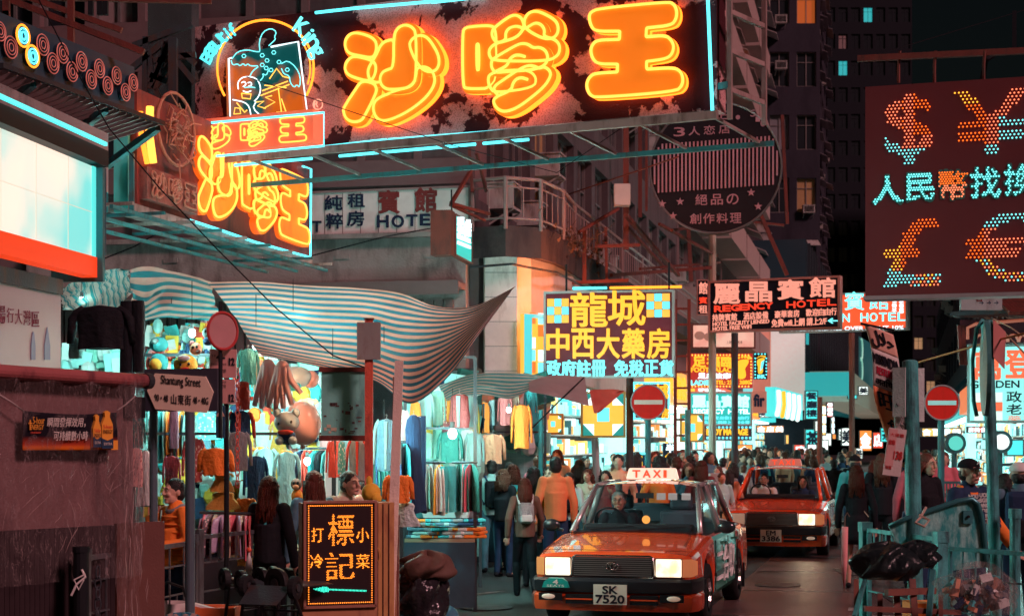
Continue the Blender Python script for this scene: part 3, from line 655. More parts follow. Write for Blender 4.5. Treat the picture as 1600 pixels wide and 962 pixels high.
for key, x in (('sha', .12), ('die', .55), ('wang', .98)): redraw(b2, key, (x, .1, x + .34, .38), M('unlit_tube', (.5, .18, .12), .3), None, dz=.11, tube=.012, body=False, ly=.002)
rg = [(.85 + .5 * math.cos(k * .314), .98 + .42 * math.sin(k * .314)) for k in range(20)]
MB().tube([(a, -.08, c) for a, c in rg], .02, 6, True).build('unlit_ring', M('unlit_tube', (.5, .18, .12), .3), b2.r)
rng = random.Random(2); m = MB()
for k in range(46):
    x = .85 + rng.gauss(0, .18); z = .95 + rng.gauss(0, .12); pts = [(x, -.09, z)]
    for j in range(4): pts.append((pts[-1][0] + rng.gauss(0, .09), -.09 - .002 * k, pts[-1][2] + rng.gauss(0, .06)))
    m.tube(pts, .009, 4)
m.build('drawing_tubes', M('unlit_tube', (.5, .18, .12), .3), b2.r)
MB().tube([(-.12, -.1, 1.0), (-.1, -.1, .75), (.05, -.1, .45)], .03).build('neon_tube', ORN, b2.r)
MB().tube([(.12, -.1, 1.1), (.1, -.1, .8), (.2, -.1, .48)], .045).build('neon_tube', YEL, b2.r)
# frame below the second sign
fm = root('support_frame', 'teal grey steel frame hung beneath the lower neon sign', 'steel frame', b2.o + V(0, 0, 0), b2.ang)
for y in (-.3, .15, .6): MB().bar((-1.2, y, -.22 - .05 * y), (b2.w - .2, y, -.22), .04).build('rail', STEELT, fm)
for k in range(9): x = -1 + k * (b2.w + .6) / 8; MB().bar((x, -.45, -.15), (x + .1, .75, -.15), .035).build('rung', STEELT if k % 2 else STEELP, fm)
# steel lattice support between the signs
sf = root('sign_support', 'steel lattice post and braces holding the big neon sign', 'steel frame', (0, 0, 0))
T = lambda a, c, w=.07, Y=20.5, Y2=None, mt=STEEL: MB().bar(P(*a, Y), P(*c, Y2 or Y), w).build('brace', mt, sf)
MB().box(*[v for v in (P(264, 235, 20.4).x, 20.35, P(264, 235, 20.4).z)], P(277, 92, 20.4).x, 20.45, P(277, 60, 20.4).z).build('post', STEEL, sf)
for a, c in (((208, 72), (300, 38)), ((258, 65), (205, 108)), ((262, 66), (235, 140)), ((264, 70), (245, 118)), ((262, 62), (305, 100)), ((240, 95), (266, 93)), ((235, 118), (262, 128)), ((240, 140), (268, 98)), ((268, 90), (306, 86)), ((278, 97), (305, 130)), ((228, 58), (226, 185)), ((234, 88), (236, 130)), ((205, 190), (306, 198)), ((180, 193), (270, 192)), ((120, 200), (265, 222)), ((278, 190), (308, 228)), ((243, 140), (262, 182)), ((150, 205), (235, 170)), ((100, 200), (212, 172))):
    T(a, c)
MB().box(P(264, 235, 20.2).x, 20.0, P(264, 240, 20.2).z, P(308, 226, 20.2).x, 20.12, P(308, 226, 20.2).z).build('foot_plate', STEELT, sf)
MB().box(P(181, 330, 18.6).x, 18.5, P(181, 333, 18.6).z, P(203, 210, 18.6).x, 18.8, P(203, 205, 18.6).z).build('column', M('teal_column', (.08, .50, .46), .5, dirt=(.1, .2, .2), dsc=6, dth=.6), sf)
for dx in (165, 206): MB().bar(P(dx, 332, 18.4), P(dx, 240, 18.4), .05).build('brace', STEELT, sf)
# foil-like metal duct with orange light on it
MB().box(P(236, 95, 21.6).x, 21.4, P(236, 185, 21.6).z, P(304, 95, 21.6).x, 21.9, P(304, -5, 21.6).z).build('metal_cladding', M('crumpled_cladding', (.35, .42, .44), .22, .9, bump=1.0, bsc=2.5), sf)
# ------------------------------------------------------------------ billboard at left
bb = Board('billboard', 'big white lit billboard with a red band on the left building', 'billboard', -60, 190, 382, 11.7, 152, 14.1)
bb.h = bb.at(150, 262)[1]; z0 = 0
CY = EL('billboard_face', (1.0, .80, .66), (.10, .70, .66), 1.0, .8, .56, .22)
MB().box(0, 0, .17, bb.w - .12, .12, bb.h).build('lit_face', CY, bb.r)
for k in range(1, 4): MB().box(bb.w * k / 4 - .004, -.004, .17, bb.w * k / 4 + .004, -.0005, bb.h).build('panel_seam', M('pale_seam', (.5, .45, .4), .5, em=(.8, .7, .55), es=.7), bb.r)
MB().box(0, -.003, bb.h * .58, bb.w - .12, -.0004, bb.h * .58 + .006).build('panel_seam', M('pale_seam', (.5, .45, .4), .5), bb.r)
MB().box(bb.w - .12, -.01, .17, bb.w - .05, .12, bb.h).build('teal_edge', E('teal_edge_light', (.1, .75, .7), 1.0), bb.r)
MB().box(0, -.02, 0, bb.w - .05, .12, .17).build('red_band', E('red_band_light', (1.0, .06, .01), .75), bb.r)
MB().box(0, -.06, bb.h + .02, bb.w + .1, .5, bb.h + .16).build('top_housing', DARK, bb.r)
MB().box(0, -.09, bb.h + .185, bb.w + .0, -.062, bb.h + .215).build('lamp_tube', E('billboard_lamp', (.08, .75, .72), 1.4), bb.r)
MB().box(bb.w - .03, -.06, -.03, bb.w + .02, .4, bb.h).build('side_housing', STEELT, bb.r)
MB().box(bb.w + .02, .05, bb.h - .7, bb.w + .32, .1, bb.h + .05).build('end_plate', M('navy_steel', (.03, .06, .09), .5), bb.r)
ba = Board('concrete_beam', 'water stained concrete beam above the lit billboard', 'wall', -60, 100, 205, 11.9, 186, 14.8)
MB().box(0, .1, 0, ba.w, .6, .52).build('beam', M('streaked_concrete', (.36, .26, .25), .9, dirt=(.05, .04, .04), dsc=2.6, dth=.56, bump=.4), ba.r)
hb = Board('hoarding', 'pale hoarding with two tower silhouettes below the billboard', 'hoarding', -70, 400, 575, 11.6, 95, 13.3)
MB().box(0, 0, 0, hb.w, .1, hb.h).build('panel', M('hoarding_print', (.42, .36, .36), .5, var=.06), hb.r)
MB().box(0, -.02, hb.h - .12, hb.w, 0, hb.h).build('top_strip', STEEL, hb.r)
HT = M('hoarding_lettering', (.22, .03, .06), .6)
hb.text('揚', -6, 477, 7, 505, HT, off=.01, depth=.006, name='letter')
for i, ch in enumerate('行大灣區'): hb.text(ch, 10 + i * 13, 481 + i * 2, 21 + i * 13, 504 + i * 2, HT, off=.01, depth=.006, name='letter')
BT = M('tower_print', (.16, .17, .3), .6)
for x, w in ((51, 3.5), (73, 4.5)):
    pts = [(x - w, 562), (x - w, 540), (x - w * .6, 528), (x - w * .4, 520), (x, 511 if w > 4 else 518), (x + w * .4, 520), (x + w * .6, 528), (x + w, 540), (x + w, 562)]
    MB().prism([hb.at(*p) for p in pts][::-1], -.006, -.001).build('tower_silhouette', BT, hb.r)
# ring sign above it
rs = Board('ring_sign', 'dark box sign with a double row of round spiral neon rings', 'neon sign', -40, 20, 86, 13.2, 210, 15.5)
rs.h = .42
MB().box(0, 0, 0, rs.w, .3, rs.h).build('box', M('navy_box', (.03, .07, .10), .5), rs.r)
for i, (x, y, lit) in enumerate(((28,57,1),(43,89,1),(9,75,0),(59,71,0),(75,100,0),(90,84,0),(105,113,0),(120,97,0),(135,125,0),(148,108,0),(161,135,0),(175,119,0),(189,145,0),(201,130,0),(-8,50,0))):
    c = rs.p3(x, y); ro = 16.5 * 14 / F * (1 - .012 * max(0, i - 2)) ; rr = [k * math.pi / 12 for k in range(24)]
    o = MB().tube([(c.x + ro * math.cos(t), -.05, c.z + ro * math.sin(t)) for t in rr], .009 if lit else .005, 6, True).build('ring', ORN if lit else PNK if 0 else M('pink_unlit_ring_glow', (.75, .30, .26), .4, em=(1, .2, .14), es=.16), rs.r, smooth=True)  # rings that are off get a faint glow in their material
    for q, sc in ((.68, 1), (.36, 1)):
        MB().tube([(c.x + ro * q * math.cos(t), -.055, c.z + ro * q * math.sin(t)) for t in rr], .008 if lit else .004, 6, True).build('inner_ring', TEAL if lit else M('pink_unlit_ring_glow', (.75, .30, .26), .4), o, smooth=True)
    MB().cyl((c.x, -.045, c.z), (c.x, -.002, c.z), ro * .9, n=16).build('ring_back', M('navy_disc', (.02, .04, .06), .5), o)
gr = root('service_gantry', 'steel gantry and grating slung under the ring sign', 'steel frame', rs.o, rs.ang)
for y, z in ((-.25, -.1), (.15, -.12), (.7, -.25), (1.2, -.4)): MB().bar((0, y, z), (rs.w + .1, y, z), .04).build('rail', STEEL, gr)
for k in range(22): x = .1 + k * rs.w / 22; MB().bar((x, -.25, -.12), (x + .1, 1.2, -.42), .02, .04).build('slat', M('gantry_slat', (.3, .22, .22), .5, .4), gr)
for x in (.5, 1.6, 2.5): MB().bar((x, -.2, -.14), (x + .6, 1.3, -.7), .06).build('brace', STEELT, gr)
# upper rails and dark steelwork
ur = root('roof_frame', 'rusty upper steel frame above the ring sign', 'steel frame', (0, 0, 0))
for a, c, Y in (((-5, -8), (225, 82), 15.0), ((40, -5), (190, 48), 16.5), ((10, 40), (10, -10), 14.5), ((111, -5), (111, 82), 15.2), ((0, -5), (330, 2), 17), ((10, 18), (12, 60), 14.5)):
    MB().bar(P(*a, Y), P(*c, Y), .055).build('bar', STEELR, ur)
for x in (142, 156, 165): MB().bar(P(x, -8, 17), P(x, 24, 17), .05).build('hanger', DARK, ur)
# ------------------------------------------------------------------ round unlit restaurant sign
yr = 30.0
ro_ = root('round_sign', 'big round unlit black sign with stripes and star cut-outs', 'sign', P(1118, 362, yr), math.radians(-8))
Rr = 100 * yr / F * 1.0
cz = Rr
MB().cyl((0, 0, cz), (0, .28, cz), Rr * 1.02, n=56).build('disc', M('black_sign_face', (.012, .009, .014), .6), ro_)
MB().tube([(Rr * 1.02 * math.cos(k * math.pi / 28), 0, cz + Rr * 1.02 * math.sin(k * math.pi / 28)) for k in range(56)], .02, 6, True).build('rim', M('rim_steel', (.3, .28, .3), .3, .7), ro_)
MV = M('mauve_vinyl', (.42, .22, .28), .5)
for k in range(32):
    x = -Rr * .95 + k * Rr * 1.9 / 31; lim = math.sqrt(max(0, (Rr * .97) ** 2 - x * x)); z1 = min(.43 * Rr, lim * .98); z0 = max(-.33 * Rr, -lim * .98)
    MB().box(x - .015, -.02, cz + z0 + x * .05, x + .015, -.001, cz + z1 + x * .05).build('stripe', MV, ro_)
class Q: pass
def loose_text(parent, t, x, z, w, h, mt, off=.01, d=.015, name='letter'):
    vs, fs, ed, ar = glyphs(t, off); n = len(vs); m = MB(); pv = [(x + u * w, z + v * h) for u, v in vs]
    m.add([(a, -d, c) for a, c in pv] + [(a, -.001, c) for a, c in pv], fs + [(a + n, e + n, e, a) for a, e in ed]); bold(m, pv, ed, off * h, -d, -.002); return m.build(name, mt, parent)
for i, ch in enumerate('3人恋店'): loose_text(ro_, ch, -.75 + i * .27, cz + .52 * Rr - .02 + i * .01, .2, .16, MV)
for i, ch in enumerate('・極日・'): loose_text(ro_, ch, -.45 + i * .27, cz + .74 * Rr, .19 if ch != '・' else .08, .16 if ch != '・' else .08, MV)
for i, ch in enumerate('絕品の'): loose_text(ro_, ch, -.36 + i * .28, cz - .58 * Rr, .21, .19, MV)
for i, ch in enumerate('創作料理'): loose_text(ro_, ch, -.46 + i * .24, cz - .87 * Rr, .2, .18, MV)
for sx, sz in ((-.83, -.55), (-.55, -.52), (-.66, -.74), (.55, -.40), (.66, -.62)):
    pts = [((.075 if k % 2 == 0 else .03) * math.sin(k * math.pi / 5) + sx * Rr, (.075 if k % 2 == 0 else .03) * math.cos(k * math.pi / 5) + cz + sz * Rr) for k in range(10)]
    MB().prism(pts[::-1], -.02, -.001).build('star', MV, ro_)
for i, ch in enumerate('Sio'): loose_text(ro_, ch, .62 + i * .09, cz + (.78 - i * .08) * Rr, .09, .12, MV)
# scaffold and pipes over the street: frames that carry hanging signs
sc = root('sign_gantry', 'rusty scaffold of bars over the pharmacy sign', 'steel frame', (0, 0, 0))
for a, c, Y, Y2, w in (((733, 232), (738, 300), 26.5, 26.5, .05), ((737, 265), (705, 318), 26.4, 25.8, .05), ((704, 318), (765, 335), 25.8, 26.5, .05), ((703, 320), (758, 345), 25.8, 26.5, .04), ((853, 405), (853, 443), 29.6, 29.6, .07), ((850, 443), (982, 438), 29.6, 29.6, .06), ((913, 360), (913, 442), 29.6, 29.6, .07), ((946, 355), (948, 437), 30.5, 30.5, .05), ((905, 362), (966, 326), 29, 30, .05), ((978, 185), (978, 390), 30.6, 30.6, .10), ((930, 385), (1000, 383), 30, 30, .06), ((1010, 190), (1010, 330), 33, 33, .05), ((978, 336), (1060, 430), 30, 34, .07), ((980, 355), (1040, 420), 31, 36, .05), ((1030, 350), (1120, 400), 32, 37, .05), ((955, 430), (1110, 418), 32, 36, .07), ((1000, 420), (1125, 410), 33, 38, .05), ((1050, 360), (1140, 345), 31, 38, .05), ((745, 240), (760, 300), 26.5, 26.8, .04), ((1186, 330), (1230, 430), 36, 36, .08), ((1115, 340), (1225, 352), 36, 36, .05), ((1222, 180), (1230, 350), 36, 36, .07), ((1060, 245), (870, 310), 27, 30, .02)):
    MB().bar(P(*a, Y), P(*c, Y2), w).build('bar', STEELR, sc)
for a, c in (((1000, 60), (1000, 340)), ((1075, 350), (1080, 440))): MB().bar(P(*a, 40), P(*c, 40), .09).build('pipe', STEELR, sc)
MB().box(P(960, 320, 29).x, 29, P(960, 320, 29).z, P(985, 287, 29).x, 29.3, P(985, 287, 29).z).build('junction_box', M('box_grey', (.42, .40, .42), .5), sc)
ol = root('street_column', 'orange lit steel column rising above the regency hotel sign', 'pole', G(1113, 36.6))
MB().cyl((0, 0, 0), (0, 0, 6.7), .085, n=8).build('shaft', M('column_paint', (.42, .33, .26), .45, .2), ol)
ladder = root('cable_ladder', 'red steel cable ladder right of the pharmacy sign', 'ladder', G(1066, 31.5))
for x in (-.13, .13): MB().box(x - .03, 0, .3, x + .03, .06, 4.6).build('rail', STEELR, ladder)
for k in range(14): MB().box(-.13, .01, .5 + k * .3, .13, .04, .54 + k * .3).build('rung', STEELR, ladder)
# ------------------------------------------------------------------ hanging signs down the street
MAROON = M('maroon_sign_face', (.11, .012, .028), .5, em=(.5, .01, .05), es=.10, dirt=(.06, .008, .02), dsc=3)
NAVY = M('navy_sign_face', (.008, .013, .028), .5)
ALU = M('aluminium_frame', (.5, .45, .45), .4, .6)
PINKF = M('pink_frame', (.55, .25, .22), .5)
def check_tile(B, x0, y0, x1, y1, cols, dots=False):
    a = B.at(x0, y1); c = B.at(x1, y0); w = (c[0] - a[0]) / 3; h = (c[1] - a[1]) / 3
    for i in range(3):
        for j in range(3):
            MB().box(a[0] + i*w + .004, -.03, a[1] + j*h + .004, a[0] + (i+1)*w - .004, -.001, a[1] + (j+1)*h - .004).build('tile', cols[(i + j) % 2], B.r)
YP = E('yellow_panel', (1.0, .50, .06), 1.0); CP = E('cyan_panel', (.16, .78, .92), 1.1); WP = E('white_panel', (.80, .95, .92), 1.3); OPN = E('orange_panel', (1.0, .22, .04), .8)
b = Board('pharmacy_sign', 'large maroon pharmacy sign with yellow characters and checkered corner tiles', 'sign', 850, 456, 590, 26.75, 1053, 26.4)
b.face(.22, MAROON, frame=ALU, fw=.03)
check_tile(b, 855, 466, 889, 505, (YP, CP)); check_tile(b, 1010, 458, 1047, 496, (YP, CP))
for ch, bx in (('龍', (892, 458, 949, 510)), ('城', (951, 454, 1008, 508))): b.text(ch, *bx, YELS, off=.018, depth=.05, name='character', y=-.002)
for i, ch in enumerate('中西大藥房'): b.text(ch, 855 + i * 39.3, 514, 889 + i * 39.3, 559, YELS, off=.022, depth=.05, name='character', y=-.002)
for i, ch in enumerate('政府註冊免稅正貨'): b.text(ch, 855 + i * 23.4 + (12 if i > 3 else 0), 563, 876 + i * 23.4 + (12 if i > 3 else 0), 587, TEALS, off=.03, depth=.05, name='character', y=-.002)
for x in (.35, 2.0): MB().bar((x, .1, b.h), (x, .1, b.h + .45), .03).build('hanger', DARK, b.r)
for x0, x1, mt, c in ((.45, 1.0, TEAL, (.2, .9, .9)), (1.05, 2.2, ORN, (1, .36, .10))):
    MB().cyl((x0, .12, b.h + .06), (x1, .12, b.h + .06), .022, n=8).build('lamp_tube', mt, b.r)
for x, e in ((.0, 90), (.9, 80), (1.9, 80)):
    ld = bpy.data.lights.new('sign_lamp_light', 'POINT'); ld.energy = e; ld.color = (1, .22, .05); ld.shadow_soft_size = .03; q = bpy.data.objects.new('sign_lamp_light', ld); COL.objects.link(q); q.parent = b.r; q.location = (x, .40, b.h - .12)
b = Board('side_panel_sign', 'tall narrow checkered lightbox edged with teal bulbs left of the pharmacy sign', 'sign', 819, 490, 592, 26.9, 850, 27.15)
b.face(.1, YP); TB = E('teal_edge_bulbs', (.08, .62, .66), 1.0)
cc = [OPN, YP, WP, CP]
for i in range(2):
    for j in range(5): MB().box(.42 * b.w * i + .15 * b.w + .05, -.02, .1 + j * .2, .42 * b.w * (i + 1) + .12 * b.w, -.001, .28 + j * .2).build('tile', cc[(i * 3 + j * 3) % 4], b.r)
MB().box(0, -.04, 0, .13, 0, b.h).box(.13, -.04, b.h - .06, b.w, 0, b.h).build('bulb_edge', TB, b.r)
def star_tile(name, label, x0, y0, x1, y1, Y):
    b = Board(name, label, 'sign', x0, y0, y1, Y, x1); b.face(.12, YP, frame=M('ochre_frame', (.5, .3, .08), .5), fw=.03)
    w = b.w / 3; h = b.h / 3; TD = E('deep_teal_panel', (.02, .32, .28), .8)
    for i, j in ((0, 0), (2, 0), (0, 2), (2, 2)):
        x = i * w + .03; z = j * h + .03; ww = w - .06; hh = h - .06
        MB().box(x, -.015, z, x + ww, -.001, z + hh).build('tile', WP, b.r)
        sx = (x, x + ww) if i == 0 else (x + ww, x); sz = (z, z + hh) if j == 0 else (z + hh, z)
        MB().prism([(sx[0], sz[0]), (sx[1], sz[0]), (sx[0], sz[1])], -.03, -.016).build('triangle', TD, b.r)
    MB().box(w + .02, -.02, h + .01, 2 * w - .02, -.001, 2 * h - .01).build('tile', CP, b.r)
    return b
star_tile('checker_lightbox', 'yellow and white geometric lightbox with two green triangles beneath the red flap', 908, 612, 977, 683, 26.5)
star_tile('checker_lightbox', 'small yellow checkered lightbox at the pharmacy entrance', 848, 646, 880, 678, 28.0)
star_tile('checker_lightbox', 'yellow checkered lightbox on the right of the first no-entry pole', 1063, 646, 1100, 690, 33.0)
MB().cyl(G(937, 26.7), G(930, 26.7, 1.95), .06, n=8).build('post', ALU, label='pale post holding the geometric yellow lightbox', cat='pole')
# regency hotel
b = Board('hotel_sign', 'navy hotel sign with a pink frame and raised red hotel lettering', 'sign', 1107, 440, 519, 36.5, 1312, 35.3)
b.h = b.at(1312, 430)[1] * .5 + b.h * .5
b.face(.25, NAVY, frame=PINKF, fw=.04)
SAL = E('salmon_letters', (1.0, .36, .26), .85); REDL = E('red_letters', (1.0, .06, .025), .95)
def line(B, s, x0, x1, y0, y1, sl, mt, off=.02, gap=.12, depth=.02, name='character', skip=''):
    n = len(s); w = (x1 - x0) / n
    for i, ch in enumerate(s):
        if ch == ' ': continue
        xx = x0 + i * w; d = sl * (xx - x0); B.text(ch, xx + w * gap / 2, y0 + d, xx + w * (1 - gap / 2), y1 + d, mt, off=off, depth=depth, name=name, y=-.002)
line(b, '麗晶賓館', 1111, 1310, 444, 474, -.066, SAL, .03, .2)
line(b, 'REGENCY', 1116, 1208, 478, 487, -.066, REDL, .06, .1); line(b, 'HOTEL', 1228, 1308, 471, 481, -.066, REDL, .03, .15)
line(b, '持牌賓館 酒店設備 豪華套房 歡迎自由行', 1113, 1308, 491, 502, -.055, SAL, .02, .1)
b.text('HOTEL FACILITY LIENSED', 1114, 501, 1202, 507, SAL, off=.03, dy=-5, name='lettering', y=-.002); b.text('HOTEL FREE WIFI', 1114, 509, 1174, 515, SAL, off=.03, dy=-4, y=-.002)
b.text('免費wifi上網 請上2/F', 1206, 497, 1292, 509, SAL, off=.02, dy=-4, y=-.002)
b.text('←', 1294, 497, 1309, 505, TEALS, off=.04, y=-.002, name='arrow')
b = Board('hotel_sign', 'orange lit hotel sign with cyan lettering behind the navy hotel sign', 'sign', 1218, 462, 520, 45.5, 1418, 44.0)
b.face(.3, E('orange_lightbox', (1.0, .10, .03), 1.0), frame=ALU, fw=.05)
line(b, '賓館', 1316, 1392, 456, 484, -.02, TEALS, .012, .2); line(b, 'IN HOTEL', 1300, 1416, 490, 503, -.02, TEALS, .02, .2)
b.text('HOTEL FACILITIES OVER NIGHT 10%', 1225, 510, 1412, 516, WNE, off=.012, dy=-3); line(b, '住宿月', 1394, 1403, 462, 466, 0, TEALS)
for i, ch in enumerate('住宿特平'): b.text(ch, 1394, 458 + i * 8, 1401, 465 + i * 8, WNE, off=.02); b.text('酒店優惠'[i], 1405, 458 + i * 8, 1412, 465 + i * 8, WNE, off=.02)
b = Board('vertical_sign', 'narrow dark sign with hotel characters beside the regency sign', 'sign', 1089, 437, 492, 37.5, 1107)
b.face(.1, NAVY, frame=PINKF, fw=.02); b.text('館', 1092, 441, 1105, 459, SAL, off=.02); b.text('賓', 1092, 464, 1105, 474, REDL, off=.02); b.text('租', 1092, 477, 1105, 489, SAL, off=.02)
b = Board('poster_board', 'pink massage poster board above the foot palace sign', 'poster', 1081, 506, 544, 38, 1180)
b.face(.08, EL('pink_poster', (.85, .34, .26), (.95, .55, .42), .8, 2), frame=STEELR, fw=.03); b.text('South Massage', 1130, 511, 1167, 519, INK, off=.02, depth=.005); b.text('上環中環 推拿', 1135, 532, 1160, 537, INKR, off=.01, depth=.005)
for a_ in ((1093, 524, 9), (1108, 526, 8)):
    c = b.at(a_[0], a_[1]); MB().ell((c[0], -.01, c[1]), .12, .005, .1).build('picture', M('poster_picture', (.7, .5, .4), .6), b.r)
# foot palace
def bulbs_border(B, mt, n=None, r=.012, step=.05, inset=.03, name='bulb_border', y=-.02):
    m = MB(); w, h = B.w - 2 * inset, B.h - 2 * inset
    for k in range(int(w / step) + 1):
        for z in (inset, inset + h): m.ell((inset + k * step, y, z), r, nu=5, nv=3)
    for k in range(1, int(h / step)):
        for x in (inset, inset + w): m.ell((x, y, inset + k * step), r, nu=5, nv=3)
    return tag(m.build(name, mt, B.r), kind='stuff')
b = Board('massage_sign', 'red and yellow foot massage sign with a bright yellow foot shape', 'neon sign', 1074, 552, 606, 40, 1176)
b.face(.2, M('red_face', (.30, .03, .03), .5, em=(1, .05, .03), es=.3)); bulbs_border(b, YEL, r=.022, step=.075, inset=.04)
line(b, '足福臨', 1081, 1148, 557, 573, 0, YELS, .05); b.text('FOOT PALACE', 1080, 574, 1148, 581, YELS, off=.06); line(b, '足底按摩', 1090, 1142, 583, 591, 0, WNE, .06); b.text('LADIES', 1080, 594, 1112, 601, TEALS, off=.07); b.text('TEL: 2380 3880', 1118, 594, 1172, 600, YELS, off=.05)
def foot(B, x0, y0, x1, y1, mt, mirror=False):
    pts = [(.25,0),(.55,0),(.68,.12),(.66,.3),(.6,.45),(.75,.6),(.85,.75),(.8,.85),(.5,.86),(.15,.78),(.08,.6),(.2,.4),(.18,.15)]
    a = B.at(x0, y1); c = B.at(x1, y0); f = lambda u, v: (a[0] + (c[0] - a[0]) * u, a[1] + (c[1] - a[1]) * v)
    q = [f(u, v) for u, v in chaikin(pts, 2)]
    MB().prism(q, -.05, -.003).build('foot_shape', mt, B.r)
    for k, (u, v, r) in enumerate(((.12, .86, .055), (.28, .92, .06), (.46, .96, .07), (.64, .96, .08), (.84, .93, .11))):
        p = f(u, v); rr = r * (c[0] - a[0]); MB().cyl((p[0], -.05, p[1]), (p[0], -.003, p[1]), rr, n=10).build('toe', mt, B.r)
foot(b, 1147, 556, 1174, 592, YELS)
b = Board('foot_sign', 'small upright neon sign with a yellow foot and teal bulb border', 'neon sign', 1178, 551, 592, 41, 1199)
b.face(.15, NAVY); bulbs_border(b, TEAL, r=.02, step=.08, inset=.03); foot(b, 1181, 555, 1197, 584, YELS); b.text('足底', 1183, 585, 1194, 590, TEALS, off=.05)
MB().prism([b.at(*p) for p in ((1189, 565), (1194, 562), (1191, 575), (1187, 580))], -.08, -.052).build('patch', CP, b.r)
b = Board('hotel_lightbox', 'teal hotel lightbox with white lettering above the massage bulbs', 'sign', 1077, 612, 664, 42, 1175)
b.face(.25, E('teal_lightbox', (.02, .42, .38), 1.0), frame=PINKF, fw=.04); line(b, '麗晶賓館', 1081, 1171, 618, 636, 0, E('mint_letters', (.45, 1.0, .92), 1.4), .05); b.text('REGENCY  HOTEL', 1084, 639, 1171, 646, WNE, off=.05)
line(b, '豪華套房歡迎自由行', 1100, 1171, 650, 655, 0, CP, .03); line(b, '免費上網請上二樓全層', 1100, 1171, 657, 662, 0, CP, .03)
b = Board('massage_sign', 'row of yellow massage letters edged with cyan bulbs', 'neon sign', 1101, 663, 688, 43, 1175)
b.face(.2, M('maroon_face2', (.12, .03, .05), .6)); b.text('BODY MASSAGE', 1104, 670, 1168, 679, YELS, off=.07, depth=.04)
m = MB()
for k in range(12): m.ell((.07 + k * .1, -.04, b.h - .07), .035, nu=6, nv=4); m.ell((.07 + k * .1, -.04, .07), .035, nu=6, nv=4)
tag(m.build('bulb_border', CP, b.r), kind='stuff')
b = Board('notice_board', 'tilted brown sign with three black letters', 'sign', 1176, 611, 645, 44, 1198)
b.face(.1, M('brown_lit_sign', (.5, .2, .16), .5, em=(.6, .15, .1), es=.3)); b.text('fir', 1178, 616, 1194, 634, INK, off=.05)
b = Board('character_sign', 'slanted teal lightbox with white brush strokes down the street', 'sign', 1212, 604, 650, 48, 1254, 56)
b.face(.3, E('teal_bright_panel', (.05, .62, .62), 1.1))
for k in range(5): MB().tube([b.p3(1216 + k * 8, 610 + k * 2, -.05), b.p3(1217 + k * 8, 630 + k * 2, -.05), b.p3(1214 + k * 8, 648 + k * 2, -.05)], .07).build('stroke', WP if k != 1 else YELS, b.r)
# small teal hotel lightbox by the balcony
b = Board('hotel_lightbox', 'small teal hotel lightbox hanging at the balcony corner', 'sign', 711, 334, 399, 24.4, 737, 25.6)
b.face(.1, E('teal_box_face', (.02, .55, .48), 1.0), frame=STEELR, fw=.02)
line(b, '麗晶', 713, 735, 340, 352, .35, WNE, .05); line(b, '賓館', 713, 735, 354, 366, .3, WNE, .05); b.text('REGENCY HOTEL', 714, 370, 734, 376, WNE, off=.05, dy=8); b.text('持牌賓館酒店', 714, 380, 734, 385, WNE, off=.02, dy=8)
MB().box(-.3, .0, -.02, -.003, .3, b.h + .02).build('side', STEELR, b.r)
MB().bar((.0, .05, b.h), (-.02, .05, b.h + .35), .02).build('hanger', DARK, b.r)
# far end: commercial block with fins and a dark cube with three rings
gb = root('commercial_block', 'dark glass commercial block with a pale canopy beam at the end of the left row', 'building', (0, 0, 0))
a0 = G(1266, 88); a1 = G(1346, 150)
an = math.atan2(a1.y - a0.y, a1.x - a0.x); gb.location = a0; gb.rotation_euler = (0, 0, an); Lg = (a1 - a0).length
MB().box(0, .6, 5.6, Lg, 10, 12.4).build('glass_wall', M('blue_glass', (.03, .06, .08), .15, 0, var=.3, sc=.3), gb)
for k in range(34): MB().box(k * Lg / 33, 0, 5.8, k * Lg / 33 + .25, .6, 12.4).build('fin', M('dark_fin', (.04, .05, .06), .5), gb)
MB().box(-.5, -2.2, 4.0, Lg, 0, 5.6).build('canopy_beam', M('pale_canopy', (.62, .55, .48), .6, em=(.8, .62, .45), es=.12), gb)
MB().box(-1.9, -2.3, 4.3, -.51, .5, 5.5).build('teal_fascia', E('teal_fascia', (.02, .35, .36), .9), gb)
MB().box(-1.9, .1, 5.71, -.51, 3, 12.4).build('stair_glass', M('blue_glass', (.03, .06, .08), .15), gb)
MB().box(-1.6, .02, 7, -.7, .099, 9.4).build('lit_window', E('dim_cyan_window', (.03, .4, .42), .8), gb)
wb = root('white_tower', 'white lit wall panel rising between the teal signs and the dark glass block', 'building', G(1205, 84))
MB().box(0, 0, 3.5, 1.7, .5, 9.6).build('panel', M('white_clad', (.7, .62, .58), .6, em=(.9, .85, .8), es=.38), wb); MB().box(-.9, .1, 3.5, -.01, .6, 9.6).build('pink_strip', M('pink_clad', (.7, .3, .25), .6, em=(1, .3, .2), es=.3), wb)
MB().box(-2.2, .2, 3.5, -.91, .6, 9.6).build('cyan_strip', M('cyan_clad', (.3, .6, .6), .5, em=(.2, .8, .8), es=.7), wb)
b = Board('ring_logo_wall', 'dark teal wall with three stacked pale arcs', 'sign', 1331, 518, 648, 140, 1366, 160)
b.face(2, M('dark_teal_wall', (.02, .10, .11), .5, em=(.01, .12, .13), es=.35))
for k, y in enumerate((545, 578, 610)):
    c = b.p3(1344, y); rr = .85 + .0 * k; MB().tube([(c.x + .2 + .95 * math.sin(t), -.1, c.z + .9 * math.cos(t)) for t in [math.pi * (q / 14 * 1.25 - .1) for q in range(15)]], .07).build('arc', M('arc_glow', (.5, .8, .7), .4, em=(.3, .8, .6), es=.5), b.r)
b = Board('bright_screen', 'bright pale video screen glowing past the dark teal wall', 'screen', 1366, 560, 650, 170, 1402)
b.face(1, EL('screen_glow', (.55, .9, .85), (1, .55, .25), 1.0, .2, .5, .3))
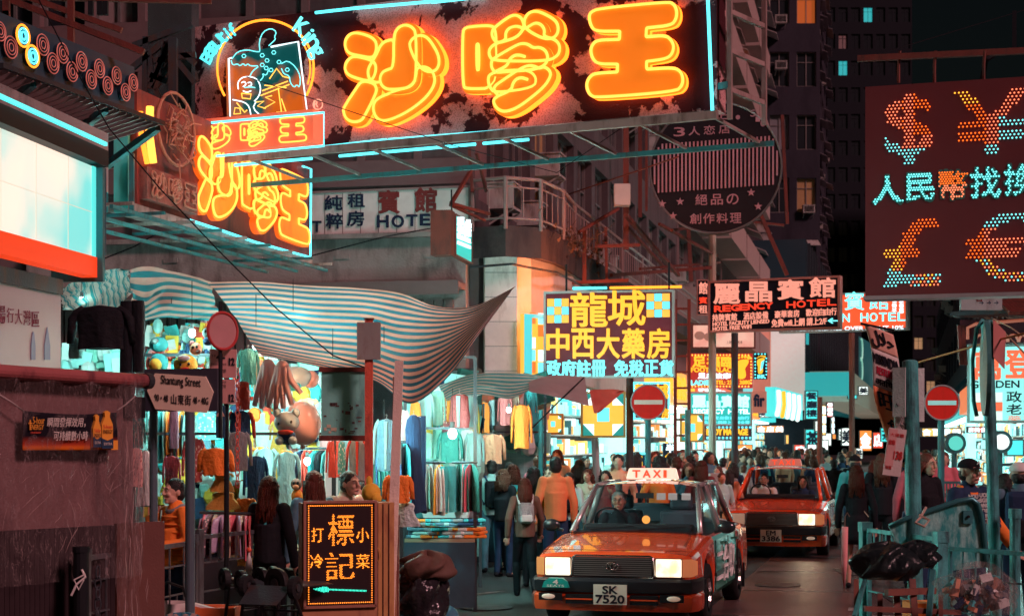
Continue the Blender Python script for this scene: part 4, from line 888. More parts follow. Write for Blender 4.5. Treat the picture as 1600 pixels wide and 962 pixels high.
# shop fronts along the left side of the main street
SHL = [E('shop_cyan_light', (.45, 1.0, .95), 7), E('shop_white_light', (1.0, .88, .72), 6), E('shop_orange_light', (1.0, .35, .1), 1.6), E('shop_teal_light', (.12, .8, .8), 2.2)]
PROD = [E('product_teal', (.08, .55, .55), .8), E('product_orange', (1, .30, .06), .8), E('product_white', (.8, .95, .9), 1.0), E('product_yellow', (1, .6, .12), .9), M('product_dark', (.05, .08, .09), .5), E('product_pale', (.35, .85, .82), 1.2)]  # goods glow by themselves, standing in for bright shop light
def shop(y0, y1, label, fascia, seed, words=None, wm=None, height=3.0, side=SY, off=.35):
    rng = random.Random(seed)
    A = V(side(y0) + off, y0, 0); B_ = V(side(y1) + off, y1, 0)
    if side is SR: A, B_ = V(SR(y1) - off, y1, 0), V(SR(y0) - off, y0, 0)
    L = (B_ - A).length; r = root('shop_front', label, 'shop', A, math.atan2(B_.y - A.y, B_.x - A.x))
    MB().box(0, 2.0, 0, L, 2.1, height).build('back_wall', M('shop_back', (.5, .6, .58), .6, em=(.3, .85, .8), es=1.3), r)  # shop light is put into the back wall as glow
    MB().box(0, 0, height, L, 2.1, height + .6).build('ceiling', M('shop_ceiling', (.5, .5, .5), .6), r)
    MB().box(.1, .1, height - .06, L - .1, 1.6, height - .01).build('ceiling_light', SHL[0 if rng.random() < .7 else 1], r)
    if y1 < 67:
        for q_ in (.2, .5, .8):  # lamps added along the shop ceiling edge to rim-light the people outside
            ld = bpy.data.lights.new('shop_fill_light', 'POINT'); ld.energy = 230; ld.color = (.4, 1, .95) if seed != 2 else (1, .5, .25); ld.shadow_soft_size = .06; q = bpy.data.objects.new('shop_fill_light', ld); COL.objects.link(q); q.parent = r; q.location = (L * q_, -.12, height - .12)
            MB().cyl((L * q_ - .25, -.12, height - .04), (L * q_ + .25, -.12, height - .04), .03, n=8).build('lamp_tube', SHL[0], r)
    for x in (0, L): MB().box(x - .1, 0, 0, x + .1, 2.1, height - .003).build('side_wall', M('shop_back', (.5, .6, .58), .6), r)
    bays = max(1, int(L / 2.2))
    for bnum in range(bays):
        x0 = .15 + bnum * (L - .3) / bays; x1 = x0 + (L - .3) / bays - .15
        u = MB()
        for k in range(6): u.box(x0, .35, .35 + k * .42, x1, .75, .38 + k * .42)
        sh = u.build('shelf', WHT, r)
        for sidey in (.32,):
            m = MB(); m.k = 0
            for k in range(6):
                x = x0
                while x < x1 - .06:
                    w = rng.uniform(.06, .28); h = rng.uniform(.12, .36)
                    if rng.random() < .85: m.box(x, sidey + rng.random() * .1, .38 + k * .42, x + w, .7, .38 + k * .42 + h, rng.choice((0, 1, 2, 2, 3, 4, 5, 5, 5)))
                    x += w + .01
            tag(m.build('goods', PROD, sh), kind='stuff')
    MB().box(0, -.3, height + .02, L, -.003, height + .95).build('fascia', fascia, r)
    if words:
        n = len(words); w = (L - .4) / n
        for i, ch in enumerate(words): loose_text(r, ch, .2 + i * w + w * .08, height + .18, w * .84, .62, wm, .05, .35, name='character')
    return r
shop(30.0, 40.5, 'pharmacy with packed bright shelves and a teal fascia on the corner', E('teal_fascia2', (.06, .62, .62), 1.3), 1, '龍城藥房平價藥', WNE)
shop(41, 53.5, 'bright chemist with an orange fascia next to the corner pharmacy', E('amber_fascia', (1, .4, .08), 1.0), 2, '藥房大減價', YELS)
shop(54.3, 66, 'white lit shop beyond the tenement with a pale red fascia', E('red_fascia', (1, .12, .05), .9), 3, 'SALE大平賣', WNE)
shop(66.4, 83, 'shop with a wide orange awning down the left row', E('orange_fascia', (1, .3, .05), 1.1), 4, 'BLUE ORANGE', YELS)
shop(83.6, 104, 'teal lit shop near the glass block', E('teal_fascia3', (.05, .6, .6), 1.2), 5)
shop(105, 140, 'far shop row glowing cyan at the end of the left side', E('cyan_fascia4', (.3, .85, .85), 1.2), 6)
shop(34, 50, 'shuttered looking shop on the right with dim teal light', E('dim_fascia', (.03, .2, .2), .6), 7, side=SR, height=2.8)
shop(50.5, 69, 'orange lit shop on the right row', E('orange_fascia5', (1, .2, .04), .7), 8, side=SR)
shop(71, 110, 'distant right row shop with teal light', E('teal_fascia6', (.05, .5, .5), .9), 9, side=SR)
# back of the street: low bright shop fronts and sign boxes facing the camera
rng = random.Random(77)
_u = ['', 'first', 'second', 'third', 'fourth', 'fifth', 'sixth', 'seventh', 'eighth', 'ninth', 'tenth', 'eleventh', 'twelfth', 'thirteenth', 'fourteenth', 'fifteenth', 'sixteenth', 'seventeenth', 'eighteenth', 'nineteenth']
_t = ['', '', 'twenty', 'thirty', 'forty', 'fifty', 'sixty', 'seventy', 'eighty', 'ninety', 'hundred', 'hundred and ten', 'hundred and twenty']
def NUM(n):
    if n < 20: return _u[n]
    if n >= 100: return 'hundredth' if n == 100 else 'hundred-and-' + NUM(n - 100)
    return (_t[n // 10][:-1] + 'ieth') if n % 10 == 0 else _t[n // 10] + '-' + _u[n % 10]
ORD = [NUM(k + 1) for k in range(30)]
kinds = [(E('far_teal', (.06, .65, .65), 1.2), 'teal'), (E('far_orange', (1, .28, .05), 1.1), 'orange'), (E('far_red', (1, .1, .05), .9), 'red'), (E('far_white', (.85, .95, .9), 1.4), 'white'), (E('far_amber', (1, .52, .12), 1.1), 'amber')]
spots = [(1182, 1225, 664, 676, 62, 1, 'over the orange awning'), (1258, 1278, 610, 655, 60, 0, 'beside the white strokes sign'), (1258, 1281, 670, 700, 70, 0, 'low over the crowd'), (1283, 1291, 632, 680, 62, 4, 'tall and thin past the teal panel'), (1299, 1304, 650, 680, 75, 4, 'very thin near the pole'), (1315, 1330, 668, 696, 90, 3, 'round-cornered over the crowd'), (1343, 1362, 672, 704, 130, 1, 'far away at the end of the street'), (1364, 1380, 675, 700, 120, 2, 'far away beside the orange one'), (1440, 1502, 668, 682, 60, 4, 'low behind the second no-entry sign'), (1335, 1348, 700, 716, 110, 3, 'at crowd level'), (1240, 1262, 694, 710, 80, 2, 'low left at crowd level'), (1186, 1232, 640, 652, 70, 3, 'under the tilted brown sign'), (1376, 1398, 668, 690, 100, 0, 'behind the halal banner'), (1512, 1560, 666, 676, 55, 2, 'under the golden lightbox'), (1572, 1600, 686, 712, 40, 0, 'at the right edge'), (1018, 1044, 690, 708, 52, 4, 'behind the taxi roof'), (1150, 1176, 694, 716, 75, 1, 'left of the second taxi roof sign')]
for k in range(22):
    x = 1180 + 7.6 * k + rng.uniform(-3, 3); y = rng.uniform(585, 695); w = rng.uniform(5, 16); h = rng.uniform(6, 26)
    spots.append((x, x + w, y, y + h, rng.uniform(64, 110), rng.randrange(5), f', small, {ORD[k]} from the left in the far sign cluster'))
for x0, x1, y0, y1, Y, k, w in spots:
    b = Board('light_sign', f'{kinds[k][1]} lit sign box {w}'.replace(' ,', ','), 'sign', x0, y0, y1, Y, x1); b.face(.2, kinds[k][0], frame=STEEL, fw=.03)
    if b.w > .5 and b.h > .2:
        n = max(1, int(b.w / b.h * 1.1)); 
        for i in range(n):
            loose_text(b.r, '茶金店美食百貨錶'[(i + k) % 8], b.w * (i + .1) / n, b.h * .15, b.w * .8 / n, b.h * .7, INK if k in (3, 0) else WNE, .04, .03, 'character')
    elif b.h > .6:
        n = 3
        for i in range(n): loose_text(b.r, '餐廳樓'[i], b.w * .1, b.h * (.7 - i * .3), b.w * .8, b.h * .24, INK if k in (3, 0) else WNE, .04, .03, 'character')
b = Board('neon_sign', 'yellow neon characters framed in teal low behind the taxi', 'neon sign', 960, 707, 735, 38, 1010); b.face(.1, NAVY); line(b, '足臨', 966, 1004, 711, 729, 0, YELS, .06)
b.neon([(961, 708), (1009, 708), (1009, 734), (961, 734)], TEAL, .03, -.05, True)
b = Board('vertical_sign', 'dark upright sign with one white and one yellow character by the yellow lightbox', 'sign', 1036, 692, 726, 36, 1058); b.face(.1, NAVY); b.text('半', 1041, 694, 1053, 706, WNE, off=.06); b.text('兌', 1040, 708, 1054, 724, YELS, off=.06)
b = Board('pharmacy_sign', 'maroon sign with yellow characters hidden behind the first no-entry disc', 'sign', 990, 597, 655, 31.0, 1046); b.face(.15, MAROON, frame=TEAL, fw=.03); b.text('龍', 992, 600, 1010, 618, YELS, off=.04); b.text('城', 1025, 600, 1044, 622, YELS, off=.04); b.text('房', 1034, 638, 1045, 653, YELS, off=.04)
# ------------------------------------------------------------------ currency exchange sign
import numpy as np
def dots(B, t, x0, y0, x1, y1, mats, pick, step=.028, r=.0105, off=.0, y=-.012, name='character'):
    vs, fs, ed, ar = glyphs(t, off)
    q0 = B.at(x0, y1); q1 = B.at(x1, y0); w = q1[0] - q0[0]; h = q1[1] - q0[1]
    gx, gz = [], []
    for j in range(int(h / (step * .87)) + 2):
        for i in range(int(w / step) + 2): gx.append(i * step + (j % 2) * step * .5); gz.append(j * step * .87)
    gx = np.array(gx); gz = np.array(gz); v = np.array(vs) * [w, h]; ins = np.zeros(len(gx), bool)
    for a, b_, c in [(v[f[0]], v[f[1]], v[f[2]]) for f in fs]:
        d1 = (gx-b_[0])*(a[1]-b_[1])-(a[0]-b_[0])*(gz-b_[1]); d2 = (gx-c[0])*(b_[1]-c[1])-(b_[0]-c[0])*(gz-c[1]); d3 = (gx-a[0])*(c[1]-a[1])-(c[0]-a[0])*(gz-a[1])
        ins |= ~(((d1 < 0) | (d2 < 0) | (d3 < 0)) & ((d1 > 0) | (d2 > 0) | (d3 > 0)))
    if off:
        for i, j in ed:
            a, c = v[i], v[j]; d = c - a; L2 = max(1e-12, d @ d); tt = np.clip(((gx - a[0]) * d[0] + (gz - a[1]) * d[1]) / L2, 0, 1)
            ins |= np.hypot(gx - a[0] - tt * d[0], gz - a[1] - tt * d[1]) < off * h
    ms = [MB() for _ in mats]
    for px, pz in zip(gx[ins], gz[ins]): ms[pick(px / w, pz / h)].ell((q0[0] + px, y, q0[1] + pz), r, nu=6, nv=4)
    allm = MB()
    for k, m in enumerate(ms): allm.add(m.v, m.f, k)
    return tag(allm.build(name, mats, B.r, smooth=True), kind='stuff')
LED = [E('led_orange', (1.0, .13, .01), 1.9), E('led_pink', (1.0, .20, .09), 1.9), E('led_teal', (.16, .85, .85), 2.0), E('led_yellow', (1.0, .42, .03), 1.9)]
b = Board('currency_sign', 'big dark red money exchange sign with glowing LED currency symbols', 'LED sign', 1352, 136, 462, 19.8, 1760, 18.9)
b.face(.3, M('dark_red_sheet', (.125, .018, .022), .55, var=.12, sc=1.5, bump=.15, bsc=9)); 
MB().box(-.02, -.03, -.05, b.w, .3, -.003).build('bottom_trim', M('trim_mauve', (.4, .3, .32), .4, .4), b.r)
rr = random.Random(8)
def cur(sym, bx, pick, **k): dots(b, sym, *bx, LED, pick, **k)
cur('$', (1384, 148, 1457, 257), lambda u, v: (2 if v < .22 or (u < .3 and v < .4) else (1 if (u < .35 or v < .4 or abs(u - .5) < .1) else 0)), off=.018, step=.044, r=.0105)
cur('¥', (1492, 137, 1606, 242), lambda u, v: (2 if (u > .62 and v < .55) or v < .12 else (3 if v > .8 and u < .5 else (0 if u < .45 else 1))), off=.016, step=.046, r=.0105)
cur('£', (1382, 339, 1470, 447), lambda u, v: (2 if v < .22 and u < .45 else (rr.randrange(1, 4) if v < .28 else (0 if u > .3 else 3))), off=.018, step=.044, r=.0105)
cur('€', (1507, 330, 1625, 440), lambda u, v: (2 if v > .8 or (u > .8 and v > .4) else (rr.randrange(1, 4) if v < .35 else (0 if u < .25 else 1))), off=.016, step=.046, r=.0105)
for ch, bx, k in (('人', (1364, 274, 1410, 319), 2), ('民', (1416, 271, 1459, 315), 2), ('幣', (1468, 266, 1511, 312), 1), ('找', (1517, 262, 1563, 309), 2), ('換', (1570, 257, 1616, 305), 2), ('店', (1624, 254, 1668, 300), 2)):
    b.text(ch, *bx, M('dull_character_plate', (.05, .16, .14) if k == 2 else (.3, .08, .07), .5), off=.045, depth=.006, name='character_plate'); dots(b, ch, *bx, LED, (lambda u, v, k=k: k if k == 2 or v < .5 else 0), step=.030, r=.0105, off=.02, y=-.014)
for x in (1404, 1460, 1537): MB().tube([b.p3(x, 130, .1), b.p3(x, 100, .1), b.p3(x + 2, 80, .1)], .02).build('hanger', STEELR, b.r)
hb_ = root('hanging_beam', 'dark overhead steel beam carrying the money exchange sign', 'steel frame', (0, 0, 0))
MB().bar(P(1340, 92, 19.9), P(1640, 78, 19.3), .07).build('beam', STEELR, hb_); MB().tube([P(1535, 125, 19.6), P(1540, 95, 19.6), P(1560, 82, 19.6), P(1590, 80, 19.6)], .03).build('swan_neck', DARK, hb_)
MB().bar(P(1585, 20, 21), P(1585, 80, 19.6), .05).build('brace', DARK, hb_); MB().bar(P(1340, 95, 19.9), P(1620, 10, 30), .012).build('wire', DARK, hb_)
# ------------------------------------------------------------------ golden lightbox on the right
b = Board('pharmacy_lightbox', 'pale cyan pharmacy lightbox with orange characters at the right edge', 'sign', 1512, 540, 660, 24, 1700, 23.2)
b.face(.3, E('pale_cyan_box', (.28, .86, .80), 1.0), frame=M('box_frame', (.3, .4, .4), .4, .4), fw=.03)
OC = E('orange_characters', (1.0, .16, .06), .9); 
line(b, '萬登藥房', 1518, 1718, 549, 592, -.05, OC, .03, .14)
b.text('GOLDEN PHARMACY', 1517, 594, 1704, 605, INK, off=.03, dy=-2, depth=.004)
line(b, '政府註冊', 1571, 1680, 611, 628, 0, INK, .02, .14, depth=.004); line(b, '老牌藥房', 1571, 1680, 631, 647, 0, INK, .02, .14, depth=.004); line(b, '藥劑師駐', 1573, 1670, 649, 658, 0, OC, .01, .14, depth=.004)
a = b.at(1522, 658); c = b.at(1567, 612); w, h = (c[0] - a[0]) / 3, (c[1] - a[1]) / 3
for i in range(3):
    for j in range(3): MB().box(a[0] + i * w + .005, -.012, a[1] + j * h + .005, a[0] + (i + 1) * w - .005, -.001, a[1] + (j + 1) * h - .005).build('tile', OC if (j == 1 and i != 1) else E('pale_tile', (.75, .95, .85), 1.0) if (i + j) % 2 == 0 or j == 1 else CP, b.r)
b = Board('cloud_neon_sign', 'unlit dark red neon board with pinkish cloud outline above the cyan lightbox', 'neon sign', 1500, 500, 537, 24.6, 1700, 24)
b.face(.2, M('dark_wine', (.08, .02, .03), .5)); pts = [(1512, 530), (1512, 512), (1525, 506), (1600, 500)]; b.neon(pts, M('dull_pink_tube', (.6, .3, .25), .4, em=(1, .2, .1), es=.25), .025)  # cloud tubes are off but carry a faint glow in the material
for k in range(5): b.neon([(1524 + k * 17 + 8 * math.cos(t) + 8, 534 - 11 * abs(math.sin(t))) for t in [q * math.pi / 8 for q in range(9)]], M('dull_pink_tube', (.6, .3, .25), .4), .02)
aw = Board('direction_sign', 'white board with three small arrows under the money exchange sign', 'sign', 1502, 462, 484, 23.0, 1566)
aw.face(.1, GREYP); aw.text('→ → →', 1530, 470, 1560, 476, INK, off=.02, depth=.005); aw.text('目', 1526, 461, 1534, 471, INKR, off=.02, depth=.005)
br = root('corrugated_awning', 'corrugated awning and ledge over the right hand lightbox', 'awning', (0, 0, 0))
m = MB(); a = P(1490, 492, 24.2); c = P(1640, 486, 23.6); m.bar(a, c, .5, .06)
m.build('ledge', STEEL, br)
for k in range(16): MB().bar(P(1550 + k * 6, 460, 24.5), P(1580 + k * 6, 489, 23.3), .05).build('rib', STEELR, br)
for k, x in enumerate((1498, 1504)): MB().bar(P(x, 508, 24), P(x + 4, 570, 24), .05).build('side_bar', STEELR, br)
# ------------------------------------------------------------------ market: canopies
def spl(p, t):
    """Catmull-Rom through a list of tuples, t in 0..1"""
    n = len(p) - 1; x = min(max(t, 0), 1) * n; i = min(int(x), n - 1); f = x - i
    a, b, c, d = p[max(i-1, 0)], p[i], p[i+1], p[min(i+2, n)]
    return tuple(.5 * (2*b[k] + (c[k]-a[k])*f + (2*a[k]-5*b[k]+4*c[k]-d[k])*f*f + (3*b[k]-a[k]-3*c[k]+d[k])*f*f*f) for k in range(len(b)))
def patch(name, rows, mat, nu=40, nv=26, wr=.012, seed=0, swap=False, **kw):
    rng = random.Random(seed); ph = [(rng.uniform(5, 42), rng.uniform(5, 42), rng.random() * 6, rng.uniform(.3, 1)) for _ in range(9)]
    def fn(u, v):
        q = spl([spl(r, u) for r in rows], v); p = P(*q); d = sum(math.sin(a * u + b * v + c) * e for a, b, c, e in ph) * wr
        return p + V(0, d * 1.6, d * .15)
    if swap: return cloth(name, lambda u, v: fn(v, u), nv, nu, mat, thick=0, **kw)
    return cloth(name, fn, nu, nv, mat, thick=0, **kw)
TARP = stripes('striped_tarp', [(.90, .44, .34), (.015, .14, .20)], 17, trans=.5)
TARPT = stripes('teal_striped_tarp', [(.55, .62, .56), (.02, .30, .32), (.5, .5, .42)], 11, trans=.4)
patch('tarpaulin', [[(325,441,17.5),(400,440,18),(480,446,18),(560,450,18),(625,458,17.6),(680,478,17),(740,478,16.2),(806,447,15)],
 [(350,472,16.8),(410,472,17),(490,480,17.2),(570,484,17),(630,495,16.8),(690,500,16.4),(745,490,15.8),(804,449,15)],
 [(372,503,16),(420,510,16.4),(495,520,16.5),(575,527,16.4),(635,540,16),(690,532,15.7),(748,500,15.3),(802,451,15)],
 [(392,535,15.2),(440,545,15.6),(505,557,15.6),(580,570,15.2),(640,590,15),(690,565,14.9),(745,512,14.9),(800,453,15)],
 [(410,556,14.6),(450,563,15),(510,575,15),(585,595,14.6),(640,630,14.4),(697,592,14.5),(748,524,14.7),(799,455,15)]], TARP, 90, 60, .011, 3,
 label='big pink and teal striped tarpaulin sagging over the toy stall with its corner tied up', cat='tarpaulin')
patch('tarpaulin', [[(95,452,17.2),(118,438,17.5),(150,426,17.8),(178,420,18),(203,421,18)], [(97,470,16.8),(120,458,17),(155,450,17.2),(180,446,17.4),(204,440,17.6)], [(98,484,16.5),(122,486,16.6),(160,497,16.4),(186,480,16.6),(206,455,17.2)]], TARPT, 34, 18, .02, 5, swap=True,
 label='crumpled teal and white tarpaulin at the left end over the black clothes', cat='tarpaulin')
patch('tarpaulin', [[(202,421,18),(232,416,18.2),(270,424,18.3),(305,432,18.2),(328,440,18)], [(205,455,17.3),(228,462,17.2),(255,450,17.4),(290,452,17.4),(334,462,17)], [(207,485,16.8),(226,488,16.7),(252,476,16.8),(290,478,16.8),(340,482,16.6)], [(213,508,16.3),(232,500,16.4),(262,496,16.4),(300,499,16.4),(348,503,16.2)]],
 stripes('pink_teal_folded_tarp', [(.70, .45, .38), (.02, .22, .26)], 7, trans=.4), 34, 26, .02, 7, label='folded pink and teal tarpaulin over the toys above the street name sign', cat='tarpaulin')
patch('tarpaulin', [[(686,602,20.5),(712,592,21),(750,583,21.5),(800,582,22),(852,588,22.5)], [(692,618,20),(715,606,20.3),(750,600,20.6),(800,604,21),(850,596,22)], [(700,626,19.4),(722,618,19.6),(750,616,20),(796,622,20.2),(835,606,21)]],
 stripes('pale_teal_tarp', [(.7, .55, .48), (.05, .33, .33)], 8, trans=.4), 34, 18, .015, 9, label='pale striped tarpaulin sheltering the coat stall', cat='tarpaulin')
patch('tarpaulin', [[(826,596,21.5),(850,588,21.8),(880,586,22),(914,589,22.2)], [(826,604,21),(850,602,21.2),(885,608,21.4),(917,612,21.6)], [(826,612,20.6),(852,616,20.8),(888,625,21),(920,634,21.2)]], M('grey_pink_sheet', (.33, .26, .25), .7, bump=.3, bsc=8), 16, 10, .015, 11, label='plain grey pink awning sheet at the corner of the coat stall', cat='tarpaulin')
patch('tarpaulin', [[(921,609,21.8),(940,608,22),(960,608,22),(976,610,22)], [(924,625,21.6),(938,630,21.6),(952,628,21.7),(962,622,21.8)], [(928,645,21.4),(932,645,21.4),(936,644,21.5),(940,640,21.5)]], M('red_sheet', (.5, .10, .07), .7, bump=.3, bsc=8), 14, 10, .01, 13, label='small triangular red flap hanging before the checkered lightbox', cat='tarpaulin')
# ropes and cables in front
def rope(label, pts, r, mt, cat='cable', Y=None, name='cable'): return MB().tube([P(*p) for p in pts], r, 5).build(name, mt, label=label, cat=cat)
CAB = M('black_cable', (.01, .01, .012), .5)
rope('long thin black cable running from the ring sign across to the red pole', [(58,-5,13), (110,95,13.2), (170,200,13.4), (250,295,13.6), (340,390,13.8), (430,480,14), (520,555,14.1), (578,577,14.2)], .006, CAB)
rope('thin cable from the lower neon sign drooping to the tarpaulin', [(385,120,19), (700,225,19.2), (870,270,19.4), (1000,180,19.4)], .005, CAB)
rope('black cable sagging along the concrete wall', [(90,412,26), (160,405,26), (210,385,26), (250,362,26)], .012, CAB)
rope('grey cable strung in front of the hotel signboard', [(485,400,25), (600,370,25), (700,352,25)], .01, CAB)
rope('dark guy rope tied down from the grey awning sheet', [(912,590,21.5), (870,630,20.5), (832,668,20)], .01, CAB, 'rope', name='rope')
rope('orange rope stretched above the bent board between the right hand poles', [(1434,566,15.5), (1490,550,15), (1545,534,14.6), (1605,520,14)], .010, M('orange_rope', (.7, .28, .08), .6, bump=.4), 'rope', name='rope')
rope('pale rope slanting off the right pole top', [(1550,500,14.7), (1580,530,14.5), (1605,556,14.3)], .008, M('straw_rope', (.6, .45, .3), .6), 'rope', name='rope')
rope('second pale rope running from the right pole top to the picture edge', [(1552,498,14.7), (1580,512,14.5), (1605,530,14.3)], .006, M('straw_rope', (.6, .45, .3), .6), 'rope', name='rope')
# ------------------------------------------------------------------ stall frames, back walls, bulbs
BULBM = E('bulb_glass', (.6, 1.0, .95), 14.0, 'NONE'); FIX = M('lamp_fixture', (.1, .12, .12), .5)
def bulb(px, py, Y, pw, label, col=(.42, 1.0, .92), r=.035, mt=BULBM):
    p = P(px, py, Y); o = root('lamp', label, 'lamp', p)
    MB().ell((0, 0, 0), r, r, r * 1.25, 10, 8).build('bulb', mt, o, smooth=True)
    MB().cyl((0, 0, r * 1.1), (0, 0, r * 2.6), r * .5, n=8).build('socket', FIX, o)
    MB().cyl((0, 0, r * 2.6), (0, 0, .5), .004, n=4).build('flex', CAB, o)
    ld = bpy.data.lights.new('bulb_light', 'POINT'); ld.energy = pw; ld.color = col; ld.shadow_soft_size = r * 1.4
    lo = bpy.data.objects.new('bulb_light', ld); COL.objects.link(lo); lo.parent = o; lo.location = (0, 0, 0)
    o.children[0].visible_shadow = True
    return o
WIREM = M('grid_wire', (.35, .42, .42), .35, .7)
def added_bulbs():  # extra bulbs added to brighten the tarpaulins and stalls
    for x, y, Y, e, l in ((300, 520, 16.0, 120, 'added bulb under the folded tarpaulin beside the round sign back'), (400, 540, 16.2, 150, 'added bulb near the left edge of the big tarpaulin'), (520, 600, 16.4, 120, 'added bulb behind the top corner of the teal panel'), (600, 590, 16.2, 130, 'added bulb inside the hanging flap of the big tarpaulin'), (690, 560, 17.5, 120, 'added bulb outside the right flap of the big tarpaulin'), (255, 620, 16.6, 90, 'added bulb behind the street name sign posts'), (480, 720, 16.8, 80, 'added bulb behind the women at the toy stall'), (850, 610, 22.5, 150, 'added bulb under the grey pink awning sheet'), (128, 470, 16.9, 110, 'added bulb inside the crumpled tarpaulin at the left end')): bulb(x, y, Y, e * (.6 if 380 < x < 700 else 1), l, (1, .62, .42) if x in (400, 600, 690) else (.42, 1.0, .92))
def stall(name, label, x0, x1, Yf, Yb, top, skirt, z=.78):
    a = G(x0, Yf); b_ = G(x1, Yf); r = root(name, label, 'market stall', a, math.atan2(0, 1)); L = (b_ - a).length; D = Yb - Yf
    MB().box(0, 0, z, L, D * .55, z + .04).build('table_top', M('plywood', (.3, .2, .12), .7), r)
    m = MB(); m.box(0, -.01, .05, L, .02, z - .003); m.build('skirt', skirt, r)
    for x in (0, L):
        for y in (.1, D): MB().box(x - .02, y - .02, 0, x + .02, y + .02, top).build('post', STEEL, r)
    for zz in (top, top * .72): MB().bar((0, .1, zz), (L, .1, zz), .03).build('rail', STEEL, r)
    MB().bar((0, D, top), (L, D, top), .03).build('rail', STEEL, r)
    MB().box(0, D + .03, .4, L, D + .05, top).build('back_sheet', M('pale_back_sheet', (.26, .36, .36), .8, bump=.5, bsc=3), r)
    g = MB()
    for k in range(int(L / .12)): g.bar((.05 + k * .12, D, .8), (.05 + k * .12, D, top), .008)
    for k in range(int((top - .8) / .12)): g.bar((0, D - .01, .8 + k * .12), (L, D - .01, .8 + k * .12), .008)
    tag(g.build('wire_grid', WIREM, r), kind='stuff'); return r
stall('market_stall', 'toy and children clothes stall with bright teal light under the big tarpaulin', 205, 520, 16.2, 18.6, 2.75, M('dark_skirt', (.05, .04, .05), .8))
stall('market_stall', 'coat stall further back behind the shoppers', 742, 852, 25.6, 26.4, 2.85, M('navy_skirt', (.03, .05, .07), .8, bump=.4, bsc=6))
stall('market_stall', 'adult clothes stall with folded garments on a dark draped table', 632, 742, 18.6, 21.8, 2.85, M('navy_skirt', (.03, .05, .07), .8, bump=.4, bsc=6))
stall('market_stall', 'narrow stall at the left end behind the plastic wrapped booth', 92, 200, 17.6, 19, 2.5, M('dark_skirt', (.05, .04, .05), .8))
bulb(268, 543, 16.9, 120, 'glowing bulb among the toys above the street name sign')
bulb(458, 512, 17.0, 576, 'bright bulb behind the big tarpaulin making it glow', r=.05)
bulb(330, 606, 16.4, 96, 'bulb hanging behind the parking sign')
bulb(420, 590, 16.6, 144, 'bulb above the wrapped white coats')
bulb(560, 620, 16.3, 108, 'bulb hidden behind the teal panel')
bulb(160, 520, 18.2, 108, 'bulb behind the black clothes at the left end')
bulb(707, 677, 18.4, 168, 'bare bulb in front of the dark green blouse', r=.05)
bulb(664, 640, 19.2, 132, 'bulb between the pale teal shirts')
bulb(795, 640, 24.9, 216, 'bulb behind the hanging coats on the right of the clothes stall')
bulb(640, 612, 20.5, 144, 'bulb tucked under the pale tarpaulin')
bulb(742, 604, 22.6, 192, 'bulb under the pale tarpaulin above the ribbed cardigan')
bulb(520, 596, 15.6, 62, 'warm bulb inside the tarpaulin corner', (1, .55, .3))
bulb(600, 700, 17.2, 96, 'bulb behind the teal denim jacket', (.5, 1, .95))
added_bulbs()
# ------------------------------------------------------------------ garments
_gm = {}
def torso_mesh(kind, seed):
    key = ('t', kind, seed)
    if key in _gm: return _gm[key]
    rng = random.Random(seed * 7 + len(kind)); ph = [rng.random() * 6.28 for _ in range(4)]; m = MB()
    prof = {'shirt': [(-1, .40), (-.75, .41), (-.5, .40), (-.3, .41), (-.12, .43), (-.04, .34), (0, .12)],
            'dress': [(-1, .60), (-.8, .54), (-.55, .42), (-.35, .33), (-.15, .36), (-.05, .3), (0, .12)],
            'puffer': [(-1, .40), (-.92, .47), (-.84, .42), (-.74, .48), (-.64, .43), (-.54, .48), (-.44, .43), (-.34, .48), (-.24, .44), (-.12, .45), (-.04, .34), (0, .14)],
            'vest': [(-1, .36), (-.7, .38), (-.45, .36), (-.2, .33), (-.05, .3), (0, .16)]}[kind]
    N = 26; rows = []
    for i, (z, w) in enumerate(prof):
        row = []
        for j in range(N):
            t = 2 * math.pi * j / N; rp = 1 + .26 * math.sin(5 * t + ph[0] + z * 2) * min(1, -z * 1.5) + .16 * math.sin(9 * t + ph[1] + z * 5) * min(1, -z * 1.5)
            row.append((w * math.cos(t) * (1 + .04 * math.sin(z * 9 + ph[2])), (.16 if kind != 'puffer' else .24) * math.sin(t) * rp, z + .015 * math.sin(3 * t + ph[3]) * (-z)))
        rows.append(row)
    m.grid(rows, closed=True); m.add(rows[0], [tuple(range(N - 1, -1, -1))]); m.add(rows[-1], [tuple(range(N))])
    _gm[key] = m.mesh('body', CREAM, True); return _gm[key]
def sleeve_mesh(kind, long=True):
    key = ('s', kind, long)
    if key in _gm: return _gm[key]
    L = -.92 if long else -.42
    pts = [(.30, 0, -.06), (.42, 0, -.14), (.50, 0, -.32), (.52, .02, -.55), (.55, .03, L)] if long else [(.30, 0, -.06), (.42, 0, -.14), (.52, 0, -.36)]
    m = MB()
    m.tube(pts, (lambda t: .10 + .012 * math.sin(t * 30)) if kind == 'puffer' else (lambda t: .088 - .018 * t + .006 * math.sin(t * 17)), 9)
    _gm[key] = m.mesh('sleeve', CREAM, True); return _gm[key]
def hanger_mesh():
    if 'h' not in _gm:
        m = MB().tube([(-.34, 0, -.1), (0, 0, .03), (.34, 0, -.1)], .012, 5).tube([(0, 0, .03), (0, 0, .12), (.03, 0, .16), (0, 0, .2), (-.03, 0, .17)], .008, 4); _gm['h'] = m.mesh('hanger', M('hanger_plastic', (.5, .55, .55), .3))
    return _gm['h']
def setm(o, mt):
    if len(o.data.materials) == 0: return
    o.material_slots[0].link = 'OBJECT'; o.material_slots[0].material = mt
